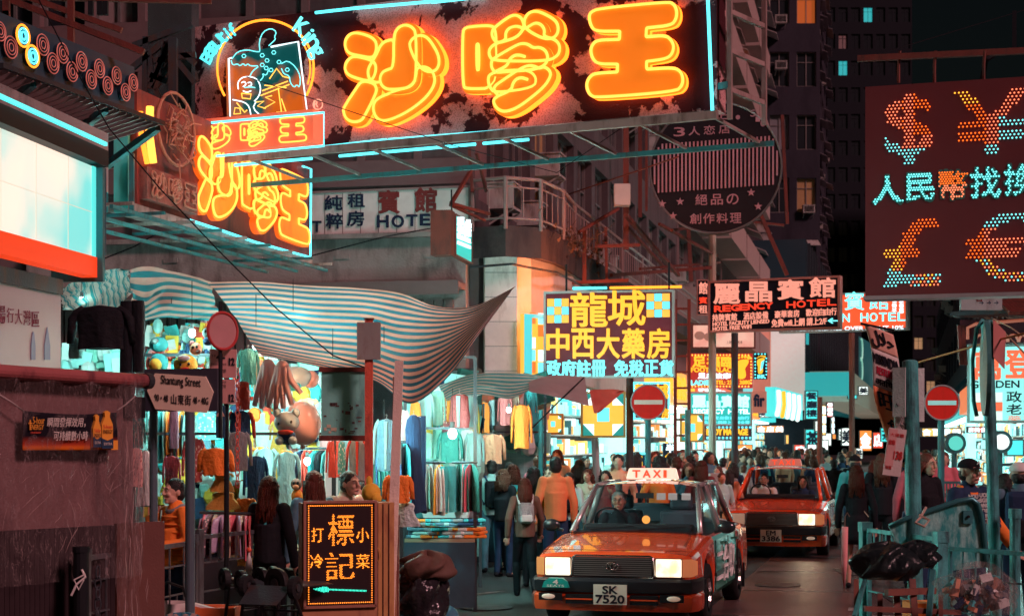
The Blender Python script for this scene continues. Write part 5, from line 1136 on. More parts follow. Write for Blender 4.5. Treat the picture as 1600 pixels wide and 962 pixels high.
def pants_mesh():
    if 'p' not in _gm:
        m = MB(); N = 14
        for s in (-1, 1):
            rows = []
            for z, w, c in ((-1, .19, .2), (-.7, .19, .19), (-.4, .2, .185), (-.12, .21, .18), (0, .19, .17)):
                rows.append([(s * c + w * math.cos(2*math.pi*j/N), (.09 + .012 * math.sin(4*math.pi*j/N*2)) * math.sin(2*math.pi*j/N), z + .004 * s) for j in range(N)])
            m.grid(rows, closed=True); m.add(rows[0], [tuple(range(N))]); m.add(rows[-1], [tuple(range(N))])
        _gm['p'] = m.mesh('trousers', CREAM, True)
    return _gm['p']
CL = {}
def C(name, col, **k):
    if name not in CL: CL[name] = M(name + '_cloth', col, k.pop('rough', .8), bump=k.pop('bump', .9), bsc=k.pop('bsc', 7), **k)
    return CL[name]
for n_, c_ in dict(teal=(.05,.40,.42), pale_teal=(.35,.62,.60), white=(.7,.7,.68), maroon=(.20,.03,.03), orange=(.90,.22,.03), navy=(.02,.04,.09), black=(.012,.012,.016), grey=(.2,.21,.22), brown=(.15,.07,.05), peach=(.78,.34,.20), green=(.02,.12,.10), red=(.6,.05,.03), pink=(.75,.30,.30), rose=(.6,.12,.16), yellow=(.8,.45,.05), beige=(.5,.38,.28), salmon=(.85,.24,.09), denim=(.08,.18,.24), lilac=(.42,.32,.45), mint=(.3,.6,.5)).items(): C(n_, c_)
C('gold', (.75, .38, .08), rough=.3, metal=.6, bump=1.0, bsc=30)
def pattern(name, c1, c2, sc):
    m = M(name, c1, .8); n = m.node_tree.nodes; l = m.node_tree.links; b = n['Principled BSDF']; tc = n.new('ShaderNodeTexCoord'); v = n.new('ShaderNodeTexVoronoi'); v.inputs['Scale'].default_value = sc; l.new(tc.outputs['Object'], v.inputs[0])
    r = n.new('ShaderNodeValToRGB'); r.color_ramp.interpolation = 'CONSTANT'; r.color_ramp.elements[0].color = (*c2, 1); r.color_ramp.elements[1].color = (*c1, 1); r.color_ramp.elements[1].position = .33
    l.new(v.outputs[0], r.inputs[0]); l.new(r.outputs[0], b.inputs['Base Color']); CL[name] = m; return m
pattern('red_floral', (.45, .08, .08), (.75, .5, .4), 9); pattern('pink_floral', (.6, .3, .28), (.2, .05, .06), 11); pattern('teal_print', (.1, .4, .4), (.7, .8, .75), 8); pattern('dark_print', (.12, .08, .1), (.6, .4, .4), 12)
CL['plastic'] = M('wrapped_white_cloth', (.55, .66, .64), .25, bump=1.0, bsc=7, coat=.6)
def garment(name, label, cat, x, y0, y1, Y, w, kind, mat, sleeves=1, mat2=None, rz=0.0, seed=0, group=None, hanger=True):
    """x = middle, y0 = shoulder line, y1 = hem, w = overall width, all as seen"""
    h = (y1 - y0) * Y / F; ww = w * Y / F; o = root(name, label, cat, P(x, y0, Y), rz, group); rngk = seed or int(x * 7 + y0)
    if kind == 'pants':
        q = link('trousers', pants_mesh(), o); q.scale = (ww / .78, ww / .6, h); setm(q, CL[mat]); return o
    sx = ww / (1.18 if sleeves else .86)
    q = link('body', torso_mesh(kind, rngk % 4), o); q.scale = (sx, sx * .9, h); setm(q, CL[mat])
    if sleeves:
        for s in (-1, 1):
            e = link('sleeve', sleeve_mesh(kind, sleeves == 1), o); e.scale = (s * sx, sx, h * (.95 if kind != 'dress' else .6)); setm(e, CL[mat2 or mat])
    if mat2 and kind in ('shirt', 'vest'):
        m = MB().prism([(-.07 * sx, -.02), (.07 * sx, -.02), (.035 * sx, -h * .97), (-.035 * sx, -h * .97)][::-1], -.17 * sx * .9 - .012, -.05 * sx); m.build('front_panel', CL[mat2], o)
    if hanger: e = link('hanger', hanger_mesh(), o); e.scale = (sx, sx, sx)
    return o
gr_ = 'clothes hanging up for sale at the market stalls'
for a in (
 ('red, blue and orange colour block jacket hanging behind the parking sign', 'jacket', 375, 642, 690, 15.6, 48, 'shirt', 'navy', 1, 'red'),
 ('grey sweatshirt hanging below the colour block jacket', 'sweatshirt', 372, 674, 735, 15.3, 44, 'shirt', 'grey', 1, None),
 ('navy hooded top with a small red badge right of the orange puffer jacket', 'hoodie', 400, 712, 782, 16.2, 40, 'shirt', 'navy', 1, None),
 ('small orange quilted puffer jacket hanging near the sign post', 'jacket', 337, 700, 742, 15.0, 56, 'puffer', 'orange', 1, None),
 ('shiny gold frilled blouse under the small orange puffer jacket', 'blouse', 347, 738, 768, 15.1, 40, 'dress', 'gold', 2, None),
 ('gold ruffled skirt below the shiny gold blouse', 'skirt', 349, 768, 796, 15.15, 42, 'dress', 'gold', 0, None),
 ('second orange padded jacket half hidden right of the gold skirt', 'jacket', 384, 778, 806, 15.2, 36, 'puffer', 'orange', 1, None),
 ('red and white patterned coat left of the small orange puffer jacket', 'coat', 303, 684, 752, 15.6, 38, 'shirt', 'red_floral', 1, None),
 ('red glossy bag like top hanging above the colour block jacket', 'top', 380, 596, 640, 15.8, 24, 'vest', 'red', 0, None),
 ('dark teal jacket hanging under the tarpaulin edge behind the round mirror', 'jacket', 388, 545, 600, 16.2, 36, 'shirt', 'green', 1, None),
 ('orange and white tracksuit top below the tarpaulin edge', 'top', 403, 560, 612, 16.3, 22, 'shirt', 'peach', 1, None),
 ('pale pink long top behind the left sign post', 'top', 272, 640, 700, 16.0, 18, 'vest', 'lilac', 0, None),
 ('plastic wrapped white coat, left one of the pair behind the woman in black', 'coat', 415, 700, 776, 16.9, 46, 'dress', 'plastic', 1, None),
 ('plastic wrapped white coat, right one of the pair behind the woman in black', 'coat', 448, 706, 790, 16.5, 44, 'dress', 'plastic', 1, None),
 ('patterned pink top just right of the plastic wrapped booth', 'top', 212, 700, 760, 14.6, 26, 'vest', 'pink_floral', 0, None),
 ('teal and white striped top hanging right beside the wrapped booth', 'top', 216, 648, 700, 14.8, 24, 'shirt', 'teal_print', 1, None),
 ('bright orange bag shaped top low behind the left railing', 'top', 250, 800, 862, 14.9, 44, 'puffer', 'orange', 0, None),
 ('red jacket hanging left under the teal panel', 'jacket', 522, 688, 745, 16.3, 26, 'shirt', 'red', 1, None),
 ('black and white striped scarf top under the teal panel', 'scarf', 534, 690, 740, 16.0, 14, 'vest', 'teal_print', 0, None),
 ('red and grey jacket under the teal panel next to the red pole', 'jacket', 558, 686, 750, 16.1, 36, 'shirt', 'grey', 1, 'red'),
 ('teal denim jacket between the red pole and the white board', 'jacket', 604, 655, 735, 16.8, 46, 'shirt', 'denim', 1, 'pale_teal'),
 ('rust coloured curtain like top right of the white board', 'top', 649, 628, 672, 18.6, 22, 'vest', 'orange', 0, None),
 ('orange padded coat wrapped in clear plastic beside the white board', 'coat', 622, 742, 785, 15.4, 48, 'puffer', 'orange', 1, None),
 ('white crocheted skirt below the wrapped orange coat', 'skirt', 634, 784, 822, 15.5, 34, 'dress', 'plastic', 0, None),
 ('pale teal long sleeved top, leftmost in the upper row of the clothes stall', 'top', 666, 614, 668, 19.0, 26, 'shirt', 'pale_teal', 1, None),
 ('pale teal blouse second in the upper row of the clothes stall', 'blouse', 684, 610, 664, 19.1, 24, 'shirt', 'mint', 1, None),
 ('maroon waistcoat over a white shirt in the upper row', 'waistcoat', 718, 616, 668, 18.7, 38, 'vest', 'maroon', 0, 'pale_teal'),
 ('pale blue top right of the maroon waistcoat', 'top', 738, 620, 668, 19.0, 18, 'shirt', 'pale_teal', 1, None),
 ('short orange coat with dark front under the pale tarpaulin', 'coat', 756, 628, 676, 18.9, 26, 'shirt', 'orange', 1, 'black'),
 ('grey jumper between the orange and brown coats', 'jumper', 772, 624, 664, 19.2, 20, 'shirt', 'grey', 1, None),
 ('dark brown coat in the upper row of the clothes stall', 'coat', 789, 616, 664, 19.0, 24, 'shirt', 'maroon', 1, None),
 ('taupe long coat beside the dark brown coat', 'coat', 803, 614, 666, 19.3, 20, 'shirt', 'brown', 1, None),
 ('long orange coat hanging rightmost on the clothes stall', 'coat', 815, 632, 700, 19.0, 34, 'shirt', 'orange', 1, None),
 ('teal coat behind the long orange coat', 'coat', 829, 606, 660, 20.0, 22, 'shirt', 'teal', 1, None),
 ('pale ribbed tank top in the middle row', 'top', 666, 676, 716, 18.9, 26, 'vest', 'mint', 0, None),
 ('dark green blouse behind the bare bulb', 'blouse', 703, 674, 722, 18.8, 42, 'shirt', 'green', 1, None),
 ('white ribbed cardigan in the middle row', 'cardigan', 741, 676, 728, 18.9, 34, 'shirt', 'pale_teal', 1, None),
 ('peach button-up shirt in the middle row', 'shirt', 770, 678, 724, 18.7, 42, 'shirt', 'peach', 1, None),
 ('long black dress on the far left rail behind the white board', 'dress', 646, 648, 800, 17.6, 30, 'dress', 'navy', 0, None),
 ('pale shirt with a collar behind the white board', 'shirt', 628, 640, 690, 17.8, 26, 'shirt', 'white', 1, None),
 ('black long sleeved top hanging under the left tarpaulin', 'top', 158, 478, 545, 15.6, 108, 'shirt', 'black', 1, None),
 ('small pale teal shorts hanging left of the black long sleeved top', 'shorts', 118, 528, 560, 15.9, 26, 'vest', 'pale_teal', 0, None),
 ('red sweater pinned in the middle of the toy stall', 'jumper', 268, 712, 760, 15.9, 30, 'shirt', 'rose', 1, None),
 ('white knitted dress left of the woman in the orange puffer jacket', 'dress', 228, 704, 790, 15.9, 26, 'dress', 'white', 0, None)):
    label, cat, x, y0, y1, Y, w, kind, mt, sl_n, m2 = a
    if x > 745 and Y > 18: Y = 25.2 + (Y - 19) * .5
    garment({'pants': 'trousers'}.get(cat, cat), label, cat, x, y0, y1, Y, w, kind, mt, sl_n, m2, rz=math.radians(random.uniform(-14, 14)), group=gr_)
garment('trousers', 'black trousers hanging under the folded tarpaulin', 'trousers', 207, 470, 582, 15.6, 40, 'pants', 'black', group=gr_)
garment('trousers', 'navy trousers right of the teal denim jacket', 'trousers', 655, 650, 790, 18.2, 22, 'pants', 'navy', group=gr_)
garment('trousers', 'wide dark teal trousers in the middle of the lower clothes rail', 'trousers', 700, 728, 800, 18.3, 26, 'pants', 'teal', group=gr_)
rng = random.Random(31); FC = ['pale_teal', 'orange', 'rose', 'teal', 'white', 'navy', 'red_floral', 'mint', 'yellow', 'plastic', 'denim', 'peach', 'teal_print', 'gold', 'grey']
for k in range(30):
    x = 228 + k * 9.4; c = FC[rng.randrange(15)]; y = rng.uniform(596, 735)
    garment('top', f'{c.replace("_", " ")} top, {NUM(k + 1)} from left pinned among the goods of the toy stall', 'top', x, y, y + rng.uniform(32, 62), rng.uniform(17.0, 17.9), rng.uniform(22, 40), rng.choice(('shirt', 'vest', 'dress', 'shirt')), c, rng.choice((0, 1, 1)), rz=rng.uniform(-.4, .4), seed=k, group=gr_)
for k in range(12):
    x = 650 + k * 8; c = FC[(k * 4) % 9]; y = rng.uniform(605, 680)
    garment('top', f'{c.replace("_", " ")} top, {NUM(k + 1)} from left on the back grid of the clothes stall', 'top', x, y, y + rng.uniform(36, 56), rng.uniform(20.2, 21.2), rng.uniform(20, 32), 'shirt', c, 1, rz=rng.uniform(-.4, .4), seed=k, group=gr_)
# side-on garments on rails: rows of many
def side_mesh(seed):
    key = ('side', seed)
    if key in _gm: return _gm[key]
    rng = random.Random(seed); m = MB(); N = 12; rows = []
    for z, w in ((-1, .40), (-.6, .38), (-.3, .36), (-.1, .30), (0, .08)):
        rows.append([((.055 + .02 * rng.random()) * math.cos(2*math.pi*j/N) + .01 * math.sin(z * 8 + seed), w * math.sin(2*math.pi*j/N), z) for j in range(N)])
    m.grid(rows, closed=True); m.add(rows[0], [tuple(range(N))]); _gm[key] = m.mesh('hanging_garment', CREAM, True); return _gm[key]
ORD = ORD or ['first', 'second', 'third', 'fourth', 'fifth', 'sixth', 'seventh', 'eighth', 'ninth', 'tenth', 'eleventh', 'twelfth', 'thirteenth', 'fourteenth', 'fifteenth', 'sixteenth', 'seventeenth', 'eighteenth']
def railrow(where, x0, x1, y0, y1, Y, n, cols, group, seed, dy=0):
    rng = random.Random(seed)
    rl = MB().cyl(P(x0 - 6, y0, Y), P(x1 + 6, y0 + dy, Y), .013, n=6).build('clothes_rail', STEEL, label='steel clothes rail of ' + where, cat='rail')
    for i in range(n):
        t = (i + .5) / n; c = cols[rng.randrange(len(cols))]; x = x0 + (x1 - x0) * t
        o = link('hanging_garment', side_mesh(rng.randrange(5)), loc=P(x, y0 + dy * t + 3, Y), label=f'{c.replace("_", " ")} garment, {ORD[i]} along {where}', cat='garment', group=group, rz=math.radians(rng.uniform(-25, 25)))
        o.scale = ((x1 - x0) / n * Y / F / .11 * .9, rng.uniform(.5, .65), (y1 - y0) * Y / F * rng.uniform(.82, 1.03)); setm(o, CL[c])
railrow('the lower left rail of the clothes stall', 662, 690, 722, 800, 18.4, 9, ['pale_teal', 'mint', 'teal', 'white', 'navy', 'yellow'], 'garments on the lower clothes rails', 1)
railrow('the lower right rail of the clothes stall', 712, 740, 722, 796, 18.5, 9, ['pale_teal', 'teal', 'mint', 'denim', 'rose', 'green'], 'garments on the lower clothes rails', 2)
railrow('the children clothes rail behind the railing', 318, 392, 800, 868, 14.9, 13, ['pink_floral', 'rose', 'dark_print', 'pink', 'red_floral', 'lilac', 'beige'], 'small garments on the children clothes rail', 3, 2)
railrow('the far rail behind the women at the toy stall', 470, 520, 700, 775, 17.0, 10, ['red', 'navy', 'teal_print', 'white', 'black', 'teal'], 'garments behind the women at the toy stall', 4)
railrow('the hidden rail behind the teal denim jacket', 586, 640, 690, 790, 17.6, 10, ['navy', 'teal', 'pale_teal', 'black', 'green'], 'garments behind the teal denim jacket', 5)
railrow('the rear rail left of the wrapped white coats', 236, 300, 640, 720, 16.6, 11, ['teal', 'white', 'denim', 'rose', 'pale_teal', 'orange'], 'garments on the rear rail of the toy stall', 6)
# folded clothes on table, and backs full of small goods
rng = random.Random(12)
for i in range(22):
    c = rng.choice(['pale_teal', 'teal', 'white', 'navy', 'mint', 'orange', 'grey', 'denim'])
    x = 655 + (i % 11) * 8.4; y = 824 - (i // 11) * 9; p = P(x, y, 18.75 + (i // 11) * .6); p.z = .82 + .07 * (i // 11)
    m = MB()
    for k in range(3): m.cbox((rng.gauss(0, .01), rng.gauss(0, .01), .022 + k * .04), .26, .3, .036, rng.gauss(0, .15))
    m.build('folded_clothes', CL[c], label=f'{c.replace("_", " ")} folded clothes, {ORD[i % 11]} from the left in the {"front" if i < 11 else "rear"} row on the stall table', cat='clothes', group='folded clothes on the stall table', loc=p, bevel=.012)
def goods_cloud(name, label, x0, x1, y0, y1, Y, n, mats, smin, smax, seed):
    rng = random.Random(seed); m = MB()
    for i in range(n):
        p = P(rng.uniform(x0, x1), rng.uniform(y0, y1), Y + rng.uniform(-.15, .15)); s_ = rng.uniform(smin, smax); k = rng.randrange(len(mats))
        if rng.random() < .6: m.cbox(p, s_ * rng.uniform(.6, 1.5), s_ * .5, s_ * rng.uniform(.8, 1.8), rng.uniform(-.5, .5), k, ry=rng.uniform(-.3, .3))
        else: m.ell(p, s_ * .6, s_ * .5, s_ * rng.uniform(.5, .9), 8, 5, k)
    return tag(m.build(name, mats, label=label, cat='goods'), kind='stuff')
GM = [CL[k] for k in ('pale_teal', 'white', 'orange', 'pink', 'teal', 'navy', 'yellow', 'red', 'mint', 'plastic')]
goods_cloud('packed_goods', 'small wrapped goods pinned all over the wire grid of the toy stall', 240, 515, 560, 800, 18.3, 430, GM, .07, .2, 1)
goods_cloud('packed_goods', 'small wrapped clothes pinned over the back grid of the clothes stall', 640, 738, 600, 790, 21.5, 160, [CL[k] for k in ('pale_teal', 'white', 'teal', 'mint', 'navy', 'green')], .12, .3, 2)
goods_cloud('packed_goods', 'pale packets hung behind the coats of the far coat stall', 745, 850, 605, 700, 26.3, 110, [CL[k] for k in ('pale_teal', 'white', 'teal', 'mint', 'peach', 'green')], .15, .35, 6)
goods_cloud('packed_goods', 'little toys clustered below the folded tarpaulin', 232, 340, 508, 590, 16.8, 110, GM, .05, .13, 3)
goods_cloud('packed_goods', 'pale packets piled at the left end stall', 96, 200, 545, 585, 17.8, 60, GM[:2] + GM[8:], .08, .18, 4)
# plush toys and balloons
def plush(label, cat, parts, Y, eyes=()):
    """parts: (name, x, y, rx, ry, mat) as seen, in metres of their own depth"""
    c = parts[0]; o = root(cat.replace(' ', '_'), label, cat, P(c[1], c[2], Y)); b0 = P(c[1], c[2], Y)
    for i, (nm, x, y, rx, ry, mt, *dd) in enumerate(parts):
        p = P(x, y, Y) - b0; p.y -= (dd[0] if dd else 0); s_ = Y / F
        MB().ell(p, rx * s_, min(rx, ry) * s_ * .85, ry * s_, 16, 11).build(nm, CL[mt] if isinstance(mt, str) else mt, o, smooth=True)
    for x, y in eyes: p = P(x, y, Y) - b0; p.y -= parts[0][3] * Y / F * .80; MB().ell(p, .012, .008, .016, 8, 6).build('eye', BLK, o)
    return o
GLP = M('shiny_pink_foil', (.85, .40, .34), .18, bump=.15, bsc=6, coat=.5); GLW = M('shiny_white_foil', (.75, .82, .80), .2, bump=.2, bsc=6, coat=.5); GLR = M('red_plush', (.7, .12, .06), .6)
plush('round shiny pink foil balloon hanging in the middle of the toy stall', 'balloon', [('body', 475, 662, 27, 34, GLP), ('top_lobe', 470, 638, 18, 12, GLP), ('ear', 488, 640, 7, 8, GLP), ('ear', 457, 640, 7, 8, GLP), ('knot', 473, 698, 4, 4, GLP)], 16.0)
plush('white foil bear balloon with a red scarf in front of the pink balloon', 'balloon', [('head', 448, 659, 20, 17, GLW), ('ear', 433, 645, 7, 8, GLW), ('ear', 462, 645, 7, 8, GLW), ('body', 448, 682, 15, 13, 'navy', .02), ('paw', 438, 688, 7, 7, GLW, .08), ('paw', 459, 688, 7, 7, GLW, .08), ('scarf', 448, 675, 13, 4, 'red', .09)], 15.7, ((437, 662), (457, 659)))
plush('white puffy toy with a teal band above the balloons', 'plush toy', [('body', 462, 589, 26, 17, GLW), ('band', 460, 603, 12, 8, 'teal', .05), ('puff', 484, 592, 14, 14, GLP, -.05)], 16.0)
plush('yellow smiling plush toy above the street name sign', 'plush toy', [('head', 290, 570, 19, 17, 'yellow'), ('brow', 290, 560, 10, 5, 'white', .1), ('mouth', 292, 577, 7, 3, 'red', .1)], 16.0, ((285, 570), (298, 569)))
plush('yellow and teal round toy helmet left above the street name sign', 'toy helmet', [('shell', 248, 566, 15, 14, 'teal'), ('face', 245, 570, 10, 10, 'yellow', .06)], 16.1)
plush('teal round toy behind the black clothes', 'plush toy', [('body', 248, 538, 15, 12, 'teal'), ('highlight', 244, 534, 6, 5, 'pale_teal', .05)], 16.3)
plush('pink and brown plush dog under the folded tarpaulin', 'plush toy', [('head', 306, 545, 10, 10, 'peach'), ('nose', 312, 550, 4, 4, 'brown', .05), ('ear', 300, 538, 5, 6, 'maroon')], 16.0, ((303, 543), (309, 542)))
plush('blue and white toy in front of the parking sign pole', 'plush toy', [('head', 325, 520, 9, 9, 'pale_teal'), ('body', 325, 533, 8, 7, 'navy')], 16.0, ((322, 518), (328, 518)))
plush('small brown plush bear beside the wrapped white coats', 'plush toy', [('head', 463, 756, 9, 9, 'brown'), ('muzzle', 463, 760, 5, 4, 'peach', .04), ('body', 464, 775, 9, 12, 'orange')], 16.0, ((460, 754), (466, 754)))
plush('yellow curled bath toy hanging on the red pole', 'toy', [('body', 580, 770, 15, 16, 'yellow'), ('curl', 588, 778, 9, 10, 'yellow', .04), ('top', 577, 752, 5, 9, 'yellow')], 14.0)
def gloves(label, x, y, Y, mt):
    o = root('glove_toy', label, 'toy', P(x, y, Y)); s_ = Y / F
    for k, (dx, l, a) in enumerate(((-14, 62, -.12), (-7, 66, -.05), (0, 64, .03), (7, 58, .14), (14, 40, .4))): MB().tube([V(dx * s_ * .4, -.02 * (k % 2), 0), V(dx * s_, -.03, -l * .5 * s_), V((dx + l * a) * s_, 0, -l * s_)], lambda t: (6.4 - 2.4 * t) * s_, 8).build('finger', mt, o, smooth=True)
    MB().ell((0, 0, 0), 11 * s_, 7 * s_, 12 * s_).build('cuff', mt, o, smooth=True)
PKR = M('pink_rubber', (.95, .42, .38), .35)
gloves('pair of pink rubber gloves hanging high in the toy stall, left one', 419, 572, 15.8, PKR); gloves('pair of pink rubber gloves hanging high in the toy stall, right one', 441, 574, 15.7, PKR)
# stall side poles
p_ = root('red_pole', 'red rusty square pole carrying a teal panel in front of the big tarpaulin', 'pole', G(577, 14.1))
MB().box(-.035, -.03, 0, .03, .03, P(0, 500, 14.1).z).build('post', M('red_rust', (.72, .12, .07), .6, dirt=(.12, .04, .03), dsc=9, bump=.4), p_)
MB().box(-.10, -.05, P(0, 562, 14.1).z, .10, -.032, P(0, 504, 14.1).z).build('back_plate', M('plate_grey', (.30, .30, .28), .5, dirt=(.2, .1, .08), dsc=8), p_)
MB().cyl((0, 0, P(0, 500, 14.1).z), (0, 0, P(0, 497, 14.1).z), .042, n=10).build('cap', STEELR, p_)
b = Board('notice_board', 'blank teal notice panel with peeled sticker remains next to the red pole', 'panel', 502, 580, 681, 14.3, 574)
b.face(.03, M('teal_panel', (.22, .62, .54), .5, bump=.1, dirt=(.05, .16, .16), dsc=5, dth=.6)); 
MB().box(-.02, -.02, b.h - .005, b.w + .03, .04, b.h + .035).build('top_bar', STEELR, b.r); MB().box(-.02, -.02, -.04, b.w + .03, .04, .005).build('bottom_bar', STEELR, b.r)
rng = random.Random(5)
for k in range(26):
    x = .02 + rng.random() * .30; z = .02 + rng.random() ** 1.5 * .26; m = MB().box(x, -.004, z, x + rng.uniform(.01, .05), -.001, z + rng.uniform(.006, .03)); m.build('sticker', M('sticker_pale', (.6, .55, .4), .6) if x < .14 and z < .12 else M('sticker_dark', (.12, .08, .08), .6), b.r)
wp = root('white_board', 'tall leaning white wooden plank in front of the clothes stall', 'plank', G(604, 12.9))
hh = P(0, 563, 12.9).z; wpm = MB(); dx = 17 * 12.9 / F
wpm.add([(-.035, 0, 0), (.045, 0, 0), (.045 + dx, 0, hh), (-.02 + dx, 0, hh), (-.035, .045, 0), (.045, .045, 0), (.045 + dx, .045, hh), (-.02 + dx, .045, hh)], [(0,1,2,3),(7,6,5,4),(0,4,5,1),(1,5,6,2),(2,6,7,3),(3,7,4,0)])
wpm.build('plank', M('whitewashed_wood', (.88, .70, .60), .7, dirt=(.3, .18, .12), dsc=7, dth=.6, bump=.3), wp)
o = wp; MB().box(.048, .005, 0, .075, .05, hh * .95).build('edge', M('bare_wood', (.35, .15, .08), .7), wp)
# metal post beside
q = root('short_post', 'short rusty metal post at the foot of the white plank', 'post', G(616, 13.0)); MB().cyl((0, 0, 0), (0, 0, 1.25), .04, n=10).cyl((0, 0, 1.25), (0, 0, 1.33), .047, n=10).build('shaft', STEELR, q)
# ------------------------------------------------------------------ LED street menu board
b = Board('led_menu_board', 'standing board with orange LED characters and a green arrow in a bulb border', 'sign', 478, 786, 946, 12.6, 584, 12.75)
b.r.location.z = 0; zb = b.o.z; b.o.z = b.o.z
LB = b
m = MB().box(-.03, 0, 0, b.w + .03, .16, zb + b.h); m.build('cabinet', M('orange_lit_wood', (.45, .20, .10), .6, dirt=(.2, .08, .05), dsc=8), b.r)
MB().box(0, -.012, zb, b.w, 0, zb + b.h).build('face', M('led_face', (.025, .012, .015), .35), b.r)
fr_ = M('led_frame', (.45, .2, .14), .4, .4)
for q in ((-.02, zb - .02, b.w + .02, zb + .0), (-.02, zb + b.h, b.w + .02, zb + b.h + .02), (-.022, zb - .018, -.002, zb + b.h), (b.w + .002, zb - .018, b.w + .022, zb + b.h)): MB().box(q[0], -.03, q[1], q[2], .01, q[3]).build('frame', fr_, b.r)
_o = b.o.copy()
class Shift: pass
def lp2(px, py): a_, c_ = LB.at(px, py); return (a_, c_ + zb)
class LBs:
    r = LB.r
    def at(s, px, py, off=0): return lp2(px, py)
L2 = LBs(); LO = E('menu_led_orange', (1.0, .24, .02), 2.4); LG = E('menu_led_green', (.05, .9, .62), 1.8)
for ch, bx, st in (('標', (512, 803, 552, 851), .0115), ('記', (508, 862, 553, 905), .0115)): dots(L2, ch, *bx, [LO], lambda u, v: 0, step=st, r=.0045, off=.006, y=-.018)
for ch, bx in (('打', (486, 823, 505, 846)), ('冷', (484, 865, 504, 887)), ('小', (556, 824, 576, 846)), ('菜', (556, 865, 577, 887))): dots(L2, ch, *bx, [LO], lambda u, v: 0, step=.0085, r=.0042, off=.004, y=-.018)
m = MB(); a0 = lp2(490, 919); a1 = lp2(571, 922)
for k in range(38):
    t = k / 37; x = a0[0] + (a1[0] - a0[0]) * t; z = a0[1] + (a1[1] - a0[1]) * t
    for dz in ((0,) if k > 10 else [q * .0055 for q in range(-(min(k, 10 - k // 2)) // 2, (min(k, 10 - k // 2)) // 2 + 1)]) if k < 11 else (-.003, .003): m.ell((x, -.018, z + dz), .0036, nu=5, nv=3)
tag(m.build('arrow', LG, b.r), kind='stuff')
m = MB(); nx = 30; nz = 42
for k in range(nx + 1):
    for z in (zb + .018, zb + b.h - .018): m.ell((.018 + (b.w - .036) * k / nx, -.018, z), .0048, nu=6, nv=4)
for k in range(1, nz):
    for x in (.018, b.w - .018): m.ell((x, -.018, zb + .018 + (b.h - .036) * k / nz), .0048, nu=6, nv=4)
tag(m.build('bulb_border', LO, b.r), kind='stuff')
MB().box(b.w + .035, .0, 0, b.w + .16, .3, zb + b.h).build('side_boards', M('orange_lit_wood2', (.55, .27, .10), .6, dirt=(.3, .1, .05), dsc=9), b.r)
for k in range(2): MB().box(b.w + .07 + k * .045, -.008, .1, b.w + .076 + k * .045, -.0005, zb + b.h - .01).build('board_gap', M('dark_gap', (.1, .03, .02), .7), b.r)
MB().tube([(b.w + .03 + .02 * math.cos(t), -.02, zb + .38 + .05 * math.sin(t)) for t in [k * .5 for k in range(26)]], .003, 4).build('cable_loop', M('yellow_cable', (.7, .4, .1), .5), b.r)
MB().box(-.06, -.06, .0, b.w + .04, .2, .09).build('base', M('orange_lit_wood', (.45, .20, .10), .6), b.r)
# ------------------------------------------------------------------ left foreground: plastic wrapped booth
wb_ = Board('wrapped_booth', 'shuttered booth wrapped in wrinkled clear plastic at the left edge', 'booth', -40, 570, 975, 11.4, 212, 12.6)
wb_.o.z = 0; wb_.r.location.z = 0
HB = 2.36
MB().box(0, .03, .0, wb_.w, 1.4, HB).build('shutter', M('booth_wall', (.20, .10, .10), .7, dirt=(.06, .03, .035), dsc=3, bump=.3), wb_.r)
DW = M('dark_ribbed_wood', (.035, .022, .025), .6, bump=.6, bsc=3)
for k in range(24): x = .2 + k * (1.05 / 24); MB().box(x, -.012, .02, x + 1.05 / 24 - .004, .026, 1.28).build('board', DW, wb_.r)
MB().box(1.27, -.006, .1, 1.75, .027, 1.29).build('panel', M('brown_panel', (.14, .055, .045), .6, bump=.2), wb_.r)
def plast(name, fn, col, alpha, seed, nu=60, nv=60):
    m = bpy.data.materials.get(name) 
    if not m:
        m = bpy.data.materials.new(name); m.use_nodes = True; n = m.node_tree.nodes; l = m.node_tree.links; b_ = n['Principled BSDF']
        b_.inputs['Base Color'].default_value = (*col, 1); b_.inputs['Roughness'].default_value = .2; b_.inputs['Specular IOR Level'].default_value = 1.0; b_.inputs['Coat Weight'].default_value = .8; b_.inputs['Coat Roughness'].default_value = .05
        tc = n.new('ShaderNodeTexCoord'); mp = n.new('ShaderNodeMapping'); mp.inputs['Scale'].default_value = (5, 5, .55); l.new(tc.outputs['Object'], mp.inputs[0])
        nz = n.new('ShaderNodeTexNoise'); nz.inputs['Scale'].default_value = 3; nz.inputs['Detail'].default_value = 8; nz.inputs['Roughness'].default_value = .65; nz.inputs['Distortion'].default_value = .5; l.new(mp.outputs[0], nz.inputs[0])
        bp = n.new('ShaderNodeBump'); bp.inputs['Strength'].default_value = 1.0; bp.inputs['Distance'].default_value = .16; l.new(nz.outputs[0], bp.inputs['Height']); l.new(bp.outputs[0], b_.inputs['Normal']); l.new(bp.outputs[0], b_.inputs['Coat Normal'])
        sb = n.new('ShaderNodeMath'); sb.operation = 'SUBTRACT'; sb.inputs[1].default_value = .5; l.new(nz.outputs[0], sb.inputs[0]); ab = n.new('ShaderNodeMath'); ab.operation = 'ABSOLUTE'; l.new(sb.outputs[0], ab.inputs[0]); r = n.new('ShaderNodeMapRange'); r.inputs[1].default_value = 0; r.inputs[2].default_value = .012; r.inputs[3].default_value = min(1, .3 + alpha * 1.6); r.inputs[4].default_value = alpha * .6; l.new(ab.outputs[0], r.inputs[0]); l.new(r.outputs[0], b_.inputs['Alpha'])  # pale opacity streaks stand in for glints along the plastic's folds
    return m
PLS = plast('clear_wrinkled_plastic', None, (.66, .50, .50), .17, 1)
